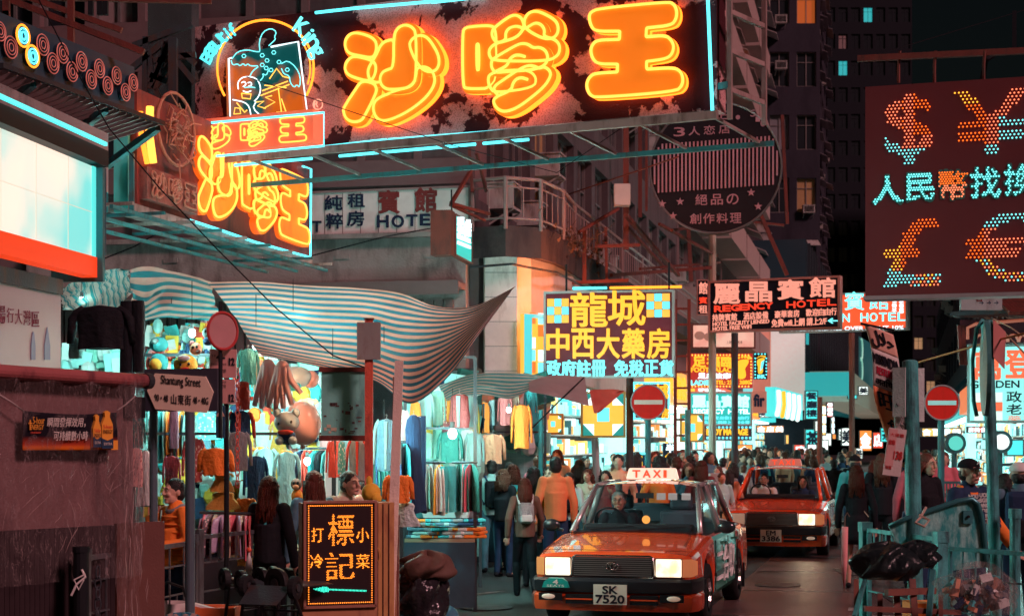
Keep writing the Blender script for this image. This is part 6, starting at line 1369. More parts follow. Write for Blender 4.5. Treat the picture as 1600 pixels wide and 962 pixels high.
def pfn(u, v):
    x = u * (wb_.w - .05); z = HB - v * (HB - .9)
    fold = .03 * math.sin(u * 40 + 3 * math.sin(v * 3)) * (.3 + .7 * v) * abs(math.sin(u * 7)) + .03 * math.sin((u + v) * 11)
    if u > .85: fold += .05 * math.sin(u * 120)
    return V(x, -.06 - abs(fold) * 1.6, z)
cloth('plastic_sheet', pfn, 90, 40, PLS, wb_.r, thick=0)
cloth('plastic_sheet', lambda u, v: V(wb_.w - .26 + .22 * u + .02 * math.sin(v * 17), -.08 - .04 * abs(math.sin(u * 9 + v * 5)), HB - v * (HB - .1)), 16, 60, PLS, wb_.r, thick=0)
rng = random.Random(21); m = MB()
for k in range(130):
    c0 = rng.choice(((wb_.w * .25, HB - .1), (wb_.w * .95, HB - .15), (wb_.w * .9, HB - .1), (wb_.w * .6, HB - .95))); a = rng.uniform(-2.6, -.6) if c0[1] > 2 else rng.uniform(.5, 2.6); d0 = rng.uniform(.15, 1.3); L_ = rng.uniform(.04, .28)
    pts = [V(c0[0] + math.cos(a) * (d0 + L_ * t) + .006 * math.sin(t * 7 + k), -.125 - .01 * (k % 3), c0[1] + math.sin(a) * (d0 + L_ * t)) for t in (0, .25, .5, .75, 1)]
    if all(0.02 < p.x < wb_.w - .03 and .95 < p.z < HB - .05 and not (p.x < wb_.w - .2 and 1.82 < p.z < 2.2) for p in pts): m.tube(pts, (lambda t, r_=rng.uniform(.0006, .0018): r_ * math.sin(math.pi * (.1 + .8 * t))), 4)
for k in range(60):
    x = wb_.w - rng.uniform(.02, .26); z = rng.uniform(.3, HB - .3); L_ = rng.uniform(.08, .4); m.tube([V(x + .01 * math.sin(t * 5 + k), -.16, z - L_ * t) for t in (0, .3, .6, 1)], (lambda t, r_=rng.uniform(.0008, .0022): r_ * math.sin(math.pi * (.1 + .8 * t))), 4)
tag(m.build('crease_glints', M('plastic_glint', (.60, .42, .40), .12, coat=1, var=0), wb_.r, smooth=True), kind='stuff')  # thin pale tubes model the glints on the plastic's folds as shapes
MB().cyl((-.1, -.08, HB + .03), (wb_.w + .02, -.08, HB - .0), .05, n=14).build('roller', M('red_lit_roller', (.35, .10, .10), .4, bump=.2, dirt=(.1, .03, .04), dsc=6), wb_.r)
MB().cyl((wb_.w + .02, -.08, HB), (wb_.w + .07, -.08, HB), .06, n=14).build('roller_end', STEEL, wb_.r)
MB().box(wb_.w - .1, .0, HB - .28, wb_.w + .1, .2, HB - .12).build('bracket', DARK, wb_.r)
bn = Board('banner', 'black and orange energy drink banner hung on the plastic sheet', 'banner', 36, 641, 703, 11.64, 183, 12.33)
BNM = M('banner_print', (.012, .010, .016), .4)
n = BNM.node_tree.nodes; l = BNM.node_tree.links; tc = n.new('ShaderNodeTexCoord'); sp = n.new('ShaderNodeSeparateXYZ'); l.new(tc.outputs['Object'], sp.inputs[0]); r = n.new('ShaderNodeValToRGB')
r.color_ramp.elements[0].position = .0; r.color_ramp.elements[0].color = (.9, .22, .02, 1); r.color_ramp.elements[1].position = .10; r.color_ramp.elements[1].color = (.012, .01, .016, 1); e = r.color_ramp.elements.new(.04); e.color = (.4, .05, .02, 1)
l.new(sp.outputs[2], r.inputs[0]); l.new(r.outputs[0], n['Principled BSDF'].inputs['Base Color'])
cloth('sheet', lambda u, v: V(u * bn.w, .006 * math.sin(u * 14 + v * 3) + .004 * math.sin(v * 9), bn.h * (1 - v) - .02 * math.sin(u * 3.1) * (1 - v)), 30, 12, BNM, bn.r, thick=.004)
BW = M('banner_white', (.75, .68, .62), .5); BO = M('banner_orange', (.95, .38, .05), .5); BRD = M('banner_red', (.8, .1, .05), .5)
bn.text('瞬間發揮效用，', 70, 652, 130, 667, BW, off=.012, depth=.006, y=-.02, shear=.2); bn.text('可持續數小時', 81, 673, 134, 688, BW, off=.012, depth=.006, y=-.02, shear=.2)
bn.text('5-hour', 48, 651, 66, 662, BO, off=.012, depth=.006, y=-.02); bn.text('ENERGY', 43, 663, 65, 671, BO, off=.012, depth=.006, y=-.02, shear=.2); bn.text('†', 41, 656, 46, 671, BO, off=.03, depth=.006, y=-.02); bn.text('ENERGY', 45, 674, 61, 677, BRD, off=.03, depth=.004, y=-.02)
for x, y0, y1, w in ((147, 647, 698, 12), (163, 641, 700, 17)):
    pts = [(x - w/2, y1), (x - w/2, y0 + 22), (x - w * .22, y0 + 10), (x - w * .26, y0 + 3), (x, y0), (x + w * .26, y0 + 3), (x + w * .22, y0 + 10), (x + w/2, y0 + 22), (x + w/2, y1)]
    bo = MB().prism([bn.at(*p) for p in pts][::-1], -.034, -.012).build('bottle_print', BO, bn.r)
    q = [bn.at(*p) for p in ((x - w/2 - .3, y1 + .4), (x + w/2 + .3, y1 + .4), (x + w/2 + .3, y1 - 16), (x, y1 - 12), (x - w/2 - .3, y1 - 16))]
    MB().prism(q, -.037, -.0345).build('label_band', M('label_navy', (.02, .05, .10), .5), bo)
    bn.text('5-hour', x - w * .4, y0 + 22, x + w * .42, y0 + 28, BRD, off=.03, depth=.003, y=-.0375, parent=bo); bn.text('ENERGY', x - w * .44, y0 + 30, x + w * .42, y0 + 36, M('banner_ink', (.05, .02, .02), .5), off=.03, depth=.003, y=-.0375, parent=bo); bn.text('EXTRA', x - w * .36, y1 - 9, x + w * .4, y1 - 5, BW, off=.03, depth=.003, y=-.0375, parent=bo)
MB().box(*[bn.at(171, 702)[0], -.014, .0], bn.w - .004, -.011, .07).build('corner_patch', BO, bn.r)
bn.neon([(-5, 614), (18, 628), (36, 641)], M('grey_cord', (.4, .33, .32), .6), .006, -.01, name='cord'); bn.neon([(183, 641), (196, 632), (212, 618)], M('grey_cord', (.4, .33, .32), .6), .006, -.01, name='cord')
# ------------------------------------------------------------------ pedestrian railings
GALV = M('galvanised_rail', (.16, .17, .19), .42, .6, dirt=(.09, .06, .06), dsc=10, bump=.2)
def railing(label, A, B_, h, panels, post_first=True, mt=GALV, bars=4, bal=(.14,), zs=(1.0, .86, .62, .36, .12), rp=.035, posts=True, balz=(.62, .86)):
    A = Vector((*A[:2], 0)); B_ = Vector((*B_[:2], 0)); d = B_ - A; L = d.length; r = root('railing', label, 'railing', A, math.atan2(d.y, d.x))
    for k in range(panels + 1):
        x = L * k / panels
        if posts: MB().box(x - rp, -rp, 0, x + rp, rp, h - .02).box(x - rp * 1.15, -rp * 1.15, h - .02, x + rp * 1.15, rp * 1.15, h + .07).build('post', mt, r)
    for k in range(panels):
        x0 = L * k / panels + rp + .03; x1 = L * (k + 1) / panels - rp - .03
        for i, z in enumerate(zs): MB().bar((x0, 0, z * h), (x1, 0, z * h), .026 if i == 0 else .014, .035 if i == 0 else .014).build('rail', mt, r)
        for x in (x0, x1): MB().bar((x, 0, .08), (x, 0, h - .01), .026).build('stile', mt, r)
        n = int((x1 - x0) / .13)
        for j in range(1, n): x = x0 + (x1 - x0) * j / n; MB().bar((x, 0, balz[0] * h), (x, 0, balz[1] * h if j % 2 else h), .012).build('baluster', mt, r)
    return r
railing('grey steel railing in front of the toy stall, near panels', G(132, 12.0), G(303, 13.9), 1.06, 1, zs=(1.0, .84, .62, .42, .2), balz=(.2, .62))
railing('grey steel railing panel joining the street sign post to the hand trucks', G(309, 13.95), G(446, 15.4), 1.10, 1, zs=(1.0, .80, .58, .38, .18), balz=(.8, 1.0))
pz = root('corner_post', 'thick dark post with a knotted plastic tie at the left end of the railing', 'post', G(127, 11.8)); MB().cyl((0, 0, 0), (0, 0, 1.12), .055, n=14).cyl((0, 0, 1.12), (0, 0, 1.16), .062, n=14).build('shaft', DARK, pz)
MB().tube([(.02, -.06, 1.0), (.05, -.08, .95), (-.01, -.09, .9), (-.05, -.08, .82)], .008, 5).tube([(.05, -.08, .97), (-.03, -.08, .93), (.0, -.07, .86), (.04, -.09, .93)], .006, 5).build('tie', WHT, pz)
cn = MB()
for k in range(7): cn.tube([V(.02 * math.cos(t) * (1 if k % 2 else .4), .02 * math.cos(t) * (.4 if k % 2 else 1), .05 * math.sin(t)) + V(0, 0, .95 - k * .075) for t in [q * math.pi / 5 for q in range(10)]], .006, 5, True)
cn.build('chain', STEEL, label='rusty chain hanging on the left railing beside the booth', cat='chain', loc=G(153, 12.1))
# street name sign on two posts
for x, Y, r_, lab in ((240, 12.9, .032, 'left'), (297, 12.95, .038, 'right')):
    q = root('sign_post', f'{lab} grey tubular post under the street name sign', 'post', G(x, Y)); MB().cyl((0, 0, 0), (0, 0, 2.3), r_, n=14).build('tube', M('post_paint', (.10, .14, .17), .45, .3, dirt=(.16, .12, .12), dsc=14, dth=.6), q)
b = Board('street_name_sign', 'pale arrow ended street name plate reading Shantung Street', 'sign', 229, 579, 640, 12.7, 336, 12.55)
MB().box(-.02, .002, -.012, b.w + .015, .03, b.h + .012).build('backing', M('sign_backing', (.05, .05, .07), .5), b.r)
q = [b.at(*p) for p in ((231, 610), (243, 583), (322, 588), (334, 612), (324, 645), (244, 639))]
MB().prism(q[::-1], -.012, .0015).build('plate', M('cream_plate', (.95, .76, .60), .4, var=.05), b.r)
IK = M('sign_ink', (.02, .02, .03), .5)
b.text('Shantung Street', 253, 588, 315, 606, IK, off=.004, depth=.004, y=-.0125, dy=5); b.text('90 • 48', 243, 616, 264, 627, IK, off=.0, depth=.004, y=-.0125, dy=1.5); b.text('山東街', 269, 616, 300, 632, IK, off=.0, depth=.004, y=-.0125, dy=2, sp=1.15); b.text('48 • 40G', 303, 620, 327, 631, IK, off=.0, depth=.004, y=-.0125, dy=1.5)
# parking sign, arrow plate, round sign back on thin pole
q = root('parking_sign', 'pinkish no-stopping time plates with a blue arrow sign on a dark pole', 'sign', G(354, 14.2)); PKS = M('pink_plate', (.62, .30, .28), .45, var=.05)
MB().cyl((0, 0, 0), (0, 0, 3.0), .022, n=10).build('pole', DARK, q)
def lz(x, y, Y=14.1): p = P(x, y, Y); return p.x - q.location.x, p.z
for (x0, y0, x1, y1) in ((326, 545, 368, 590), (326, 592, 366, 630)):
    a = lz(x0, y1); c = lz(x1, y0); MB().box(a[0], -.06, a[1], c[0], -.04, c[1]).build('plate', PKS, q)
def lt(t, x0, y0, x1, y1, mt=IK, off=.02):
    a = lz(x0, y1); c = lz(x1, y0); vs, fs, ed, ar = glyphs(t); m = MB(); pv = [(a[0] + u * (c[0] - a[0]), a[1] + v * (c[1] - a[1])) for u, v in vs]; m.add([(x, -.064, z) for x, z in pv], fs); bold(m, pv, ed, off * (c[1] - a[1]), -.065, -.061); m.build('lettering', mt, q)
lt('4-', 337, 552, 350, 562, off=.05); lt('12', 357, 559, 365, 570, off=.05); lt('下午', 329, 553, 336, 558); lt('Except General', 329, 566, 352, 571); lt('公眾假期', 334, 576, 352, 582); lt('General', 337, 594, 352, 598); lt('公眾假', 339, 600, 352, 606); lt('2-', 337, 611, 345, 622, off=.05); lt('12', 357, 616, 364, 627, off=.05)
a = lz(336, 684); c = lz(350, 633); MB().box(a[0], -.06, a[1], c[0], -.04, c[1]).build('arrow_plate', M('blue_plate', (.02, .06, .12), .4), q)
MB().prism([lz(*p) for p in ((341, 683), (346, 683), (346, 650), (350, 650), (343.5, 636), (337, 650), (341, 650))], -.066, -.061).build('arrow', M('arrow_pink', (.8, .4, .3), .5), q)
rs_ = root('round_sign_back', 'oval back of a round traffic sign with a red rim over the parking plates', 'traffic sign', P(348, 517, 14.0)); rs_.rotation_euler = (0, 0, math.radians(48))
MB().cyl((0, 0, 0), (0, .02, 0), .155, n=32).build('disc', M('pinkish_disc', (.52, .25, .25), .5), rs_); MB().tube([(.155 * math.cos(t), 0, .155 * math.sin(t)) for t in [k * math.pi / 16 for k in range(32)]], .013, 6, True).build('rim', M('red_rim', (.5, .05, .05), .4), rs_)
MB().cyl((0, .03, -.9), (0, .03, .25), .018, n=8).build('pole', DARK, rs_)
# red chain in front of clothes
cn = MB()
for k in range(20): cn.tube([V(.016 * math.cos(t) * (1 if k % 2 else .4), .016 * math.cos(t) * (.4 if k % 2 else 1), .034 * math.sin(t)) + V(0, 0, -k * .052) for t in [q_ * math.pi / 4 for q_ in range(8)]], .006, 4, True)
cn.build('chain', M('red_chain', (.55, .08, .06), .4), label='red plastic chain hanging in front of the grey sweatshirt', cat='chain', loc=P(371, 580, 14.6))
# ------------------------------------------------------------------ bags, baskets, hand trucks
def lump(name, label, cat, c, sx, sy, sz, mt, seed, amp=.12, nu=30, nv=20, parent=None, knot=None, fold=0):
    rng = random.Random(seed); ph = [(rng.uniform(1.5, 5), rng.uniform(2, 7), rng.random() * 6) for _ in range(7)]; rows = []
    for i in range(nv + 1):
        t = math.pi * i / nv; row = []
        for j in range(nu):
            a = 2 * math.pi * j / nu; d = 1 + amp * sum(math.sin(p * t * 1.5 + round(q_ ) * a + r_) for p, q_, r_ in ph) / 3 + (fold * math.sin(11 * a + 2 * t) * math.sin(t) if fold else 0)
            z = math.cos(t); z = max(z, -.72); row.append((c[0] + sx * math.sin(t) * math.cos(a) * d, c[1] + sy * math.sin(t) * math.sin(a) * d, c[2] + sz * z * (1 + amp * .5 * math.sin(3 * a + seed))))
        rows.append(row)
    m = MB(); m.grid(rows, closed=True); return m.build(name, mt, parent, smooth=True, label=label, cat=cat)
BAGK = M('black_bin_liner', (.010, .016, .018), .30, bump=1.0, bsc=13); BAGS = M('shiny_dark_wrap', (.03, .025, .03), .16, .3, bump=1.0, bsc=14); 
c = G(660, 14.2); lump('bag', 'heap of shiny black wrapped goods beside the short post', 'bag', (c.x, c.y, .56), .20, .21, .33, BAGS, 1, .26, fold=.09)
lump('coat', 'brown coat thrown on top of the shiny black heap', 'coat', (c.x + .04, c.y - .05, .83), .22, .17, .13, M('brown_coat_cloth', (.12, .06, .045), .75, bump=.7, bsc=5), 2, .42, fold=.07)
m = MB().lathe([(.0, 0), (.17, .01), (.2, .3), (.21, .33), (.19, .34), (.0, .34)], n=22); m.build('bucket', M('blue_bucket', (.02, .12, .18), .45, bump=.2), label='dark blue bucket bag under the shiny black heap', cat='bucket', loc=(c.x + .03, c.y - .02, 0), smooth=True)
c = G(700, 15.2); lump('bag', 'small blue bag on the ground right of the shiny heap', 'bag', (c.x, c.y, .2), .13, .12, .2, M('blue_sack', (.02, .14, .22), .6, bump=.6, bsc=8), 3)
c = G(285, 12.5); sb = stripes('striped_bag_cloth', [(.4, .25, .22), (.02, .14, .22)], 7, trans=0)
def bagfn(u, v): t = u * math.pi * 2; p = v * math.pi * .5; return V(c.x + .27 * math.cos(t) * math.cos(p) ** .6, c.y + .2 * math.sin(t) * math.cos(p) ** .6, .05 + .56 * math.sin(p) + .012 * math.sin(6 * t + 9 * v))
cloth('striped_bag', bagfn, 40, 20, sb, thick=0, label='big blue and brown striped bag on the ground behind the left railing', cat='bag')
c = G(330, 13.6); o = root('crate', 'orange crate with papers behind the railing', 'crate', c)
MB().box(-.22, -.16, .25, .22, -.14, .56).box(-.22, .14, .25, .22, .16, .56).box(-.22, -.138, .25, -.2, .138, .56).box(.2, -.138, .25, .22, .138, .56).box(-.2, -.138, .25, .2, .138, .27).build('shell', M('orange_plastic', (.75, .16, .05), .4), o); MB().box(-.2, -.13, 0, .2, .13, .249).build('stand', DARK, o); MB().cbox((-.05, -.05, .56), .2, .2, .02, .3, ry=.3).build('papers', WHT, o)
c = G(262, 13.3); o = root('basket', 'pale plastic basket with a black handle next to the striped bag', 'basket', c); MB().lathe([(.0, .3), (.13, .32), (.17, .62), (.165, .62), (.12, .34)], n=18).build('bowl', M('pale_basket', (.5, .42, .40), .4), o, smooth=True); MB().tube([(-.16, 0, .62), (-.12, 0, .74), (0, 0, .78), (.12, 0, .74), (.16, 0, .62)], .012, 6).build('handle', BLK, o); MB().cyl((0, 0, 0), (0, 0, .3), .1, n=12).build('stand', DARK, o)
def hand_truck(label, px, Y, rz, tilt, wr=.085):
    o = root('hand_truck', label, 'hand truck', G(px, Y), rz, 'folded hand trucks leaning by the railing'); T_ = math.radians(tilt); s_, c_ = math.sin(T_), math.cos(T_)
    f = lambda x, z, y=0: V(x, z * s_ + y * c_ , .86 - z * .8 * c_ + y * s_)
    for x in (-.15, .15): MB().tube([f(x, -.02), f(x, .62), f(x * .8, .72)], .014, 7).build('side_tube', M('black_tube', (.03, .03, .035), .3, .5), o)
    MB().tube([f(-.12, .72), f(-.1, .95), f(0, 1.0), f(.1, .95), f(.12, .72)], .014, 7).build('handle', M('chrome_tube', (.4, .42, .45), .25, .8), o)
    for z in (.1, .3, .5, .68): MB().bar(f(-.15, z), f(.15, z), .03, .012).build('cross_bar', M('black_tube', (.03, .03, .035), .3, .5), o)
    MB().add([f(-.17, 0, -.02), f(.17, 0, -.02), f(.15, .0, -.26), f(-.15, .0, -.26), f(-.17, .01, -.02), f(.17, .01, -.02), f(.15, .01, -.26), f(-.15, .01, -.26)], [(0,1,2,3),(7,6,5,4),(0,4,5,1),(1,5,6,2),(2,6,7,3),(3,7,4,0)]).build('toe_plate', STEEL, o)
    for sx in (-1, 1):
        w = MB().lathe([(.0, 0), (wr * .6, -.012), (wr * .62, -.018), (wr, -.014), (wr * 1.03, .0), (wr, .03), (wr * .62, .036), (.0, .02)], (0, 0, 0), 20, axis='x').build('wheel', M('tyre_black', (.018, .018, .02), .55), o, smooth=False); w.location = (sx * .2 - .01, -.02, .84); 
        h = MB().cyl((-.02, 0, 0), (.04, 0, 0), wr * .35, n=10).build('hub', STEEL, w)
    return o
hand_truck('folded hand truck standing nearest the red railing end, wheels to the camera', 388, 13.0, math.radians(30), 14)
hand_truck('black hand truck leaning second from the left', 412, 12.8, math.radians(35), 12)
hand_truck('black hand truck with a tall chrome handle leaning third from the left', 440, 12.9, math.radians(40), 9, .1)
hand_truck('larger wheeled hand truck leaning by the LED menu board', 462, 12.6, math.radians(48), 6, .12)
hand_truck('hand truck lying low in front of the other hand trucks', 425, 12.2, math.radians(-20), 30)
# figurine-like small bottle on railing
o = root('bottle', 'small white bottle with a red cap hanging at the railing end', 'bottle', P(389, 888, 13.2)); MB().lathe([(0, 0), (.03, 0), (.02, .08), (.008, .11), (.008, .13)], n=12).build('body', WHT, o, smooth=True); MB().ell((0, 0, .15), .022).build('cap', M('red_cap', (.7, .1, .05), .4), o)
# ------------------------------------------------------------------ right foreground
TG = M('teal_lit_paint', (.09, .42, .42), .42, .2, dirt=(.04, .10, .11), dsc=9, dth=.5, bump=.25)  # teal light over the right foreground is put into this paint colour
o = root('pole', 'thick teal lit pole with a folded white card sign on the right', 'pole', G(1422, 14.2)); hh = P(0, 565, 14.2).z
MB().cyl((.06, 0, 0), (0, 0, hh), .066, n=18).build('shaft', TG, o, smooth=False); MB().ell((0, 0, hh), .066, .066, .02).build('cap', TG, o)
PW = M('weathered_white_sheet', (.55, .62, .60), .6, dirt=(.3, .36, .36), dsc=6, bump=.4)
MB().cbox((.02, .085, hh - .28), .25, .02, .46, math.radians(8)).build('back_sheet', PW, o); MB().cbox((-.1, -.03, hh - .26), .11, .02, .42, math.radians(-30)).build('side_sheet', PW, o)
o = root('pole', 'thinner teal pole carrying a round sign seen edge-on at the right', 'pole', G(1558, 14.4)); hh = P(0, 500, 14.4).z
MB().tube([(.0, 0, 0), (-.04, 0, 1.6), (-.09, 0, hh)], .05, 16).build('shaft', TG, o)
MB().tube([(-.19, -.05, hh - .83), (-.22, -.06, hh - .7), (-.23, -.06, hh - .35), (-.19, -.05, hh - .08), (-.13, -.03, hh)], .018, 8).build('sign_rim', TG, o, smooth=True)
MB().cyl((-.135, -.055, hh - .42), (-.10, -.062, hh - .42), .41, n=30).build('sign_disc', M('sign_dark_teal', (.05, .2, .2), .45), o)
MB().add([(-.05, -.06, hh - .32), (.08, .05, hh - .42), (.09, .05, hh - .1), (-.05, -.06, hh)], [(0, 1, 2, 3)]).add([(-.05, -.05, hh - .32), (.08, .06, hh - .42), (.09, .06, hh - .1), (-.05, -.05, hh)], [(3, 2, 1, 0)]).build('small_plate', M('red_white_plate', (.5, .2, .18), .5), o)
# halal banner tied to pole
bb_ = root('banner', 'tall tilted restaurant banner with halal lettering tied to the right pole', 'banner', P(1371, 515, 14.3)); s_ = 14.3 / F
def bnr(u, v): y = v; return V((-22 + 45 * u + 42 * v * .9 + 3 * math.sin(v * 9)) * s_, -.03 - .03 * math.sin(u * 3 + v * 8), (8 - 16 * u - 215 * v) * s_)
PO = M('banner_orange_red', (.95, .24, .10), .6, bump=.2); PWH = M('banner_white_cloth', (.62, .55, .52), .6, bump=.2); PPK = M('banner_peach', (.75, .42, .32), .6)
def strip(v0, v1, mt): cloth('panel', lambda u, v: bnr(u, v0 + (v1 - v0) * v), 8, 10, mt, bb_, thick=.006)
strip(0, .17, PPK); strip(.1705, .44, PWH); strip(.4405, 1.0, PO)
def bt(t, v0, v1, u0, u1, mt, off=.02):
    vs, fs, ed, ar = glyphs(t); n = len(vs); m = MB(); q = []
    for a, c in vs: p = bnr(u0 + (u1 - u0) * a, v1 + (v0 - v1) * c); q.append(V(p.x, p.y - .009, p.z))
    m.add(q, fs)
    for i, j in ed: m.bar(q[i], q[j], off * 2 * (v1 - v0) * 215 * s_, .002)
    m.build('lettering', mt, bb_)
bt('\uFEDD\uFEFC\uFEA3', .02, .15, .1, .9, IK, .03); bt('MISSINDIA', .20, .27, .03, .97, IK, .05); bt('RESTURNT', .29, .345, .15, .9, M('banner_crimson', (.6, .03, .08), .5), .04); bt('अतिथि', .36, .42, .1, .9, IK, .04); bt('旺', .47, .59, .15, .75, IK, .04); bt('角', .66, .78, .2, .75, IK, .04); bt('助', .86, .97, .2, .75, IK, .04)
MB().bar(bnr(0, -.005) + V(-.03, -.01, .0), bnr(1, -.005) + V(.01, 0, .03), .02).build('top_stick', DARK, bb_)
o = root('drawn_poster', 'white poster with a black line drawing between the banner and the pole', 'poster', P(1403, 640, 14.2)); 
cloth('sheet', lambda u, v: V((-9 + 20 * u + 6 * v) * s_, -.03 * u, (25 - 78 * v) * s_), 6, 8, PWH, o, thick=.004)
for L_ in ([(-4,10),(2,-2),(8,6),(4,14)], [(0,-6),(6,-14),(2,-24),(8,-32),(12,-26),(6,-20)], [(-2,18),(4,22),(8,16)], [(4,-34),(10,-44),(13,-36)]): MB().tube([V(x * s_, -.032, z * s_) for x, z in L_], .004, 4).build('ink_line', IK, o)
o = root('price_poster', 'small tilted price poster reading 138 below the halal banner', 'poster', P(1398, 706, 14.0)); o.rotation_euler = (0, math.radians(8), 0)
MB().box(-.075, 0, -.2, .075, .008, .2).build('sheet', PWH, o); MB().box(-.07, -.003, -.12, .0, -.0005, .19).build('red_print', M('pale_red_print', (.65, .35, .33), .6), o)
for t, x, z, w, h in (('138', -.005, -.06, .07, .07), ('大優惠', -.06, .13, .12, .03), ('特價', -.06, -.15, .05, .03), ('自助', -.06, .06, .05, .04)): loose_text(o, t, x, z, w, h, M('poster_red', (.6, .05, .05), .5), .03, .005, 'lettering')
# right railing and bent teal board
railing('teal lit railing posts and panel in front of the bent board on the right', G(1352, 15.2), G(1470, 13.6), 1.10, 1, mt=TG, zs=(1.0, .80, .5, .12), balz=(.8, 1.0), rp=.045)
railing('teal grey railing running out of the picture at the right', G(1476, 13.5), G(1640, 12.6), 1.06, 1, mt=STEELT, zs=(.98, .76, .5, .12), balz=(.76, .98), rp=.03, posts=False)
q = root('post', 'grey teal post behind the railing at the right edge', 'post', G(1586, 14.2)); MB().cyl((0, 0, 0), (0, 0, 1.25), .045, n=12).cyl((0, 0, 1.25), (0, 0, 1.33), .055, n=12).build('shaft', TG, q)
tb = root('bent_board', 'big dented teal bin lid leaning upright behind the right railing', 'board', (0, 0, 0)); ol_ = [(1372, 818), (1405, 806), (1450, 795), (1500, 783), (1528, 780), (1540, 788), (1547, 806), (1553, 835), (1558, 875), (1560, 890), (1465, 892), (1420, 870), (1385, 840)]
Yb_ = 14.6; pts3 = [P(x, y, Yb_ - (x - 1372) * .004) for x, y in ol_]
BT_ = M('scratched_teal_sheet', (.04, .34, .34), .35, .1, dirt=(.40, .80, .74), dsc=11, dth=.50, bump=.7, bsc=9, coat=.3)
m = MB(); poly = [(p.x, p.z) for p in pts3]; m.prism(poly, Yb_ - .42, Yb_ - .38); m.build('sheet', BT_, tb)
MB().tube([(p.x, Yb_ - .44, p.z) for p in pts3[:10]], .022, 8).build('rolled_edge', M('teal_edge_metal', (.05, .22, .24), .3, .4), tb, smooth=True)
a = P(1512, 806, 14.2); MB().box(a.x - .05, Yb_ - .45, a.z - .06, a.x + .03, Yb_ - .421, a.z + .05).build('square_plate', STEELT, tb); MB().cyl((a.x - .01, Yb_ - .47, a.z), (a.x - .01, Yb_ - .45, a.z), .012, n=8).build('bolt', DARK, tb)
MB().tube([P(1447, 792, 14.0), P(1438, 808, 13.95), P(1430, 816, 13.9), P(1444, 822, 13.9), P(1452, 812, 13.95), P(1436, 804, 13.95)], .012, 5).build('tied_rag', M('rag_beige', (.45, .35, .28), .7), tb)
# bin trolley with bags
tr = root('bin_trolley', 'rusty trolley frame of crossed bars holding the rubbish bags', 'trolley', (0, 0, 0)); TRM = M('trolley_rust', (.20, .07, .05), .6, dirt=(.08, .03, .03), dsc=10)
for a, c, w in (((1335, 962), (1352, 905), .03), ((1338, 1010), (1338, 905), .04), ((1385, 925), (1460, 922), .05), ((1350, 950), (1500, 956), .04), ((1375, 1000), (1375, 928), .04), ((1405, 1000), (1400, 925), .05), ((1432, 1000), (1425, 905), .05), ((1448, 1000), (1458, 890), .04), ((1350, 972), (1490, 976), .035), ((1470, 1000), (1470, 930), .035)):
    MB().bar(P(*a, 12.9), P(*c, 13.1), w).build('bar', TRM if w != .03 and a[0] != 1448 else TG, tr)
lump('bin_bag', 'knotted black rubbish bag draped over the right railing', 'rubbish bag', P(1388, 880, 13.2), .27, .2, .165, BAGK, 5, .2, 44, 26, fold=.08)
lump('bin_bag', 'right half of black rubbish sacks slumped against the railing', 'rubbish bag', P(1432, 868, 13.25), .18, .16, .12, BAGK, 9, .2, 40, 22, fold=.08)
cb = M('clear_bag_plastic', (.62, .60, .58), .1, bump=1.0, bsc=5, coat=1.0, alpha=.38); CBF = M('packed_trash', (.12, .12, .13), .4, bump=1.0, bsc=9, dirt=(.6, .25, .15), dsc=11, dth=.56)
ctr = P(1526, 925, 12.6); o = root('clear_bag', 'big clear plastic bag full of rubbish at the bottom right', 'rubbish bag', ctr)
rng = random.Random(3); cm = MB()
for k in range(90):
    a = rng.random() * 6.28; rr_ = rng.random() ** .5; cm.cbox((.2 * rr_ * math.cos(a), rng.uniform(-.1, .1), .13 * rr_ * math.sin(a) - .01), rng.uniform(.03, .1), rng.uniform(.03, .07), rng.uniform(.03, .09), rng.random() * 3, rng.choice((0, 0, 1, 2, 3, 4, 5)), rng.random(), rng.random() * 3)
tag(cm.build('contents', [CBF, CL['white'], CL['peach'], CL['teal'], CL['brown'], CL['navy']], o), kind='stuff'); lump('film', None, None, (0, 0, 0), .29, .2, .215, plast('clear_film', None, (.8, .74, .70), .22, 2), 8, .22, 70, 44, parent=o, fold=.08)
q = P(1450, 965, 13.6); MB().box(q.x - .14, q.y, 0, q.x + .17, q.y + .3, q.z + .12).build('orange_box', M('bright_orange_box', (.9, .22, .03), .5), label='bright orange box standing behind the trolley frame', cat='box')
# no-entry signs
def no_entry(px, py, Y, label, barm, lean=0):
    o = root('no_entry_sign', label, 'traffic sign', G(px, Y)); z = P(px, py, Y).z; R_ = 27 * Y / F
    MB().cyl((0, 0, z), (0, .02, z), R_, n=40).build('disc', M('sign_red', (.55, .025, .02), .35, em=(1, .02, .01), es=.10, dirt=(.4, .03, .02), dsc=6), o); MB().box(-R_ * .82, -.006, z - R_ * .13, R_ * .82, -.001, z + R_ * .13).build('bar', barm, o)
    MB().tube([(R_ * math.cos(t), 0, z + R_ * math.sin(t)) for t in [k * math.pi / 18 for k in range(36)]], .012, 6, True).build('rim', GREYP, o); MB().cyl((0, .05, 0), (0, .05, z + R_ * .4), .045, n=12).build('pole', STEELT, o)
no_entry(1013, 628, 25.5, 'red no-entry disc with a white bar in front of the yellow pharmacy characters', M('bar_white', (.75, .7, .6), .5))
no_entry(1472, 629, 22.0, 'red no-entry disc with a cyan lit bar right of the teal pole', M('bar_cyan', (.5, .75, .7), .5, em=(.1, .7, .65), es=.35))
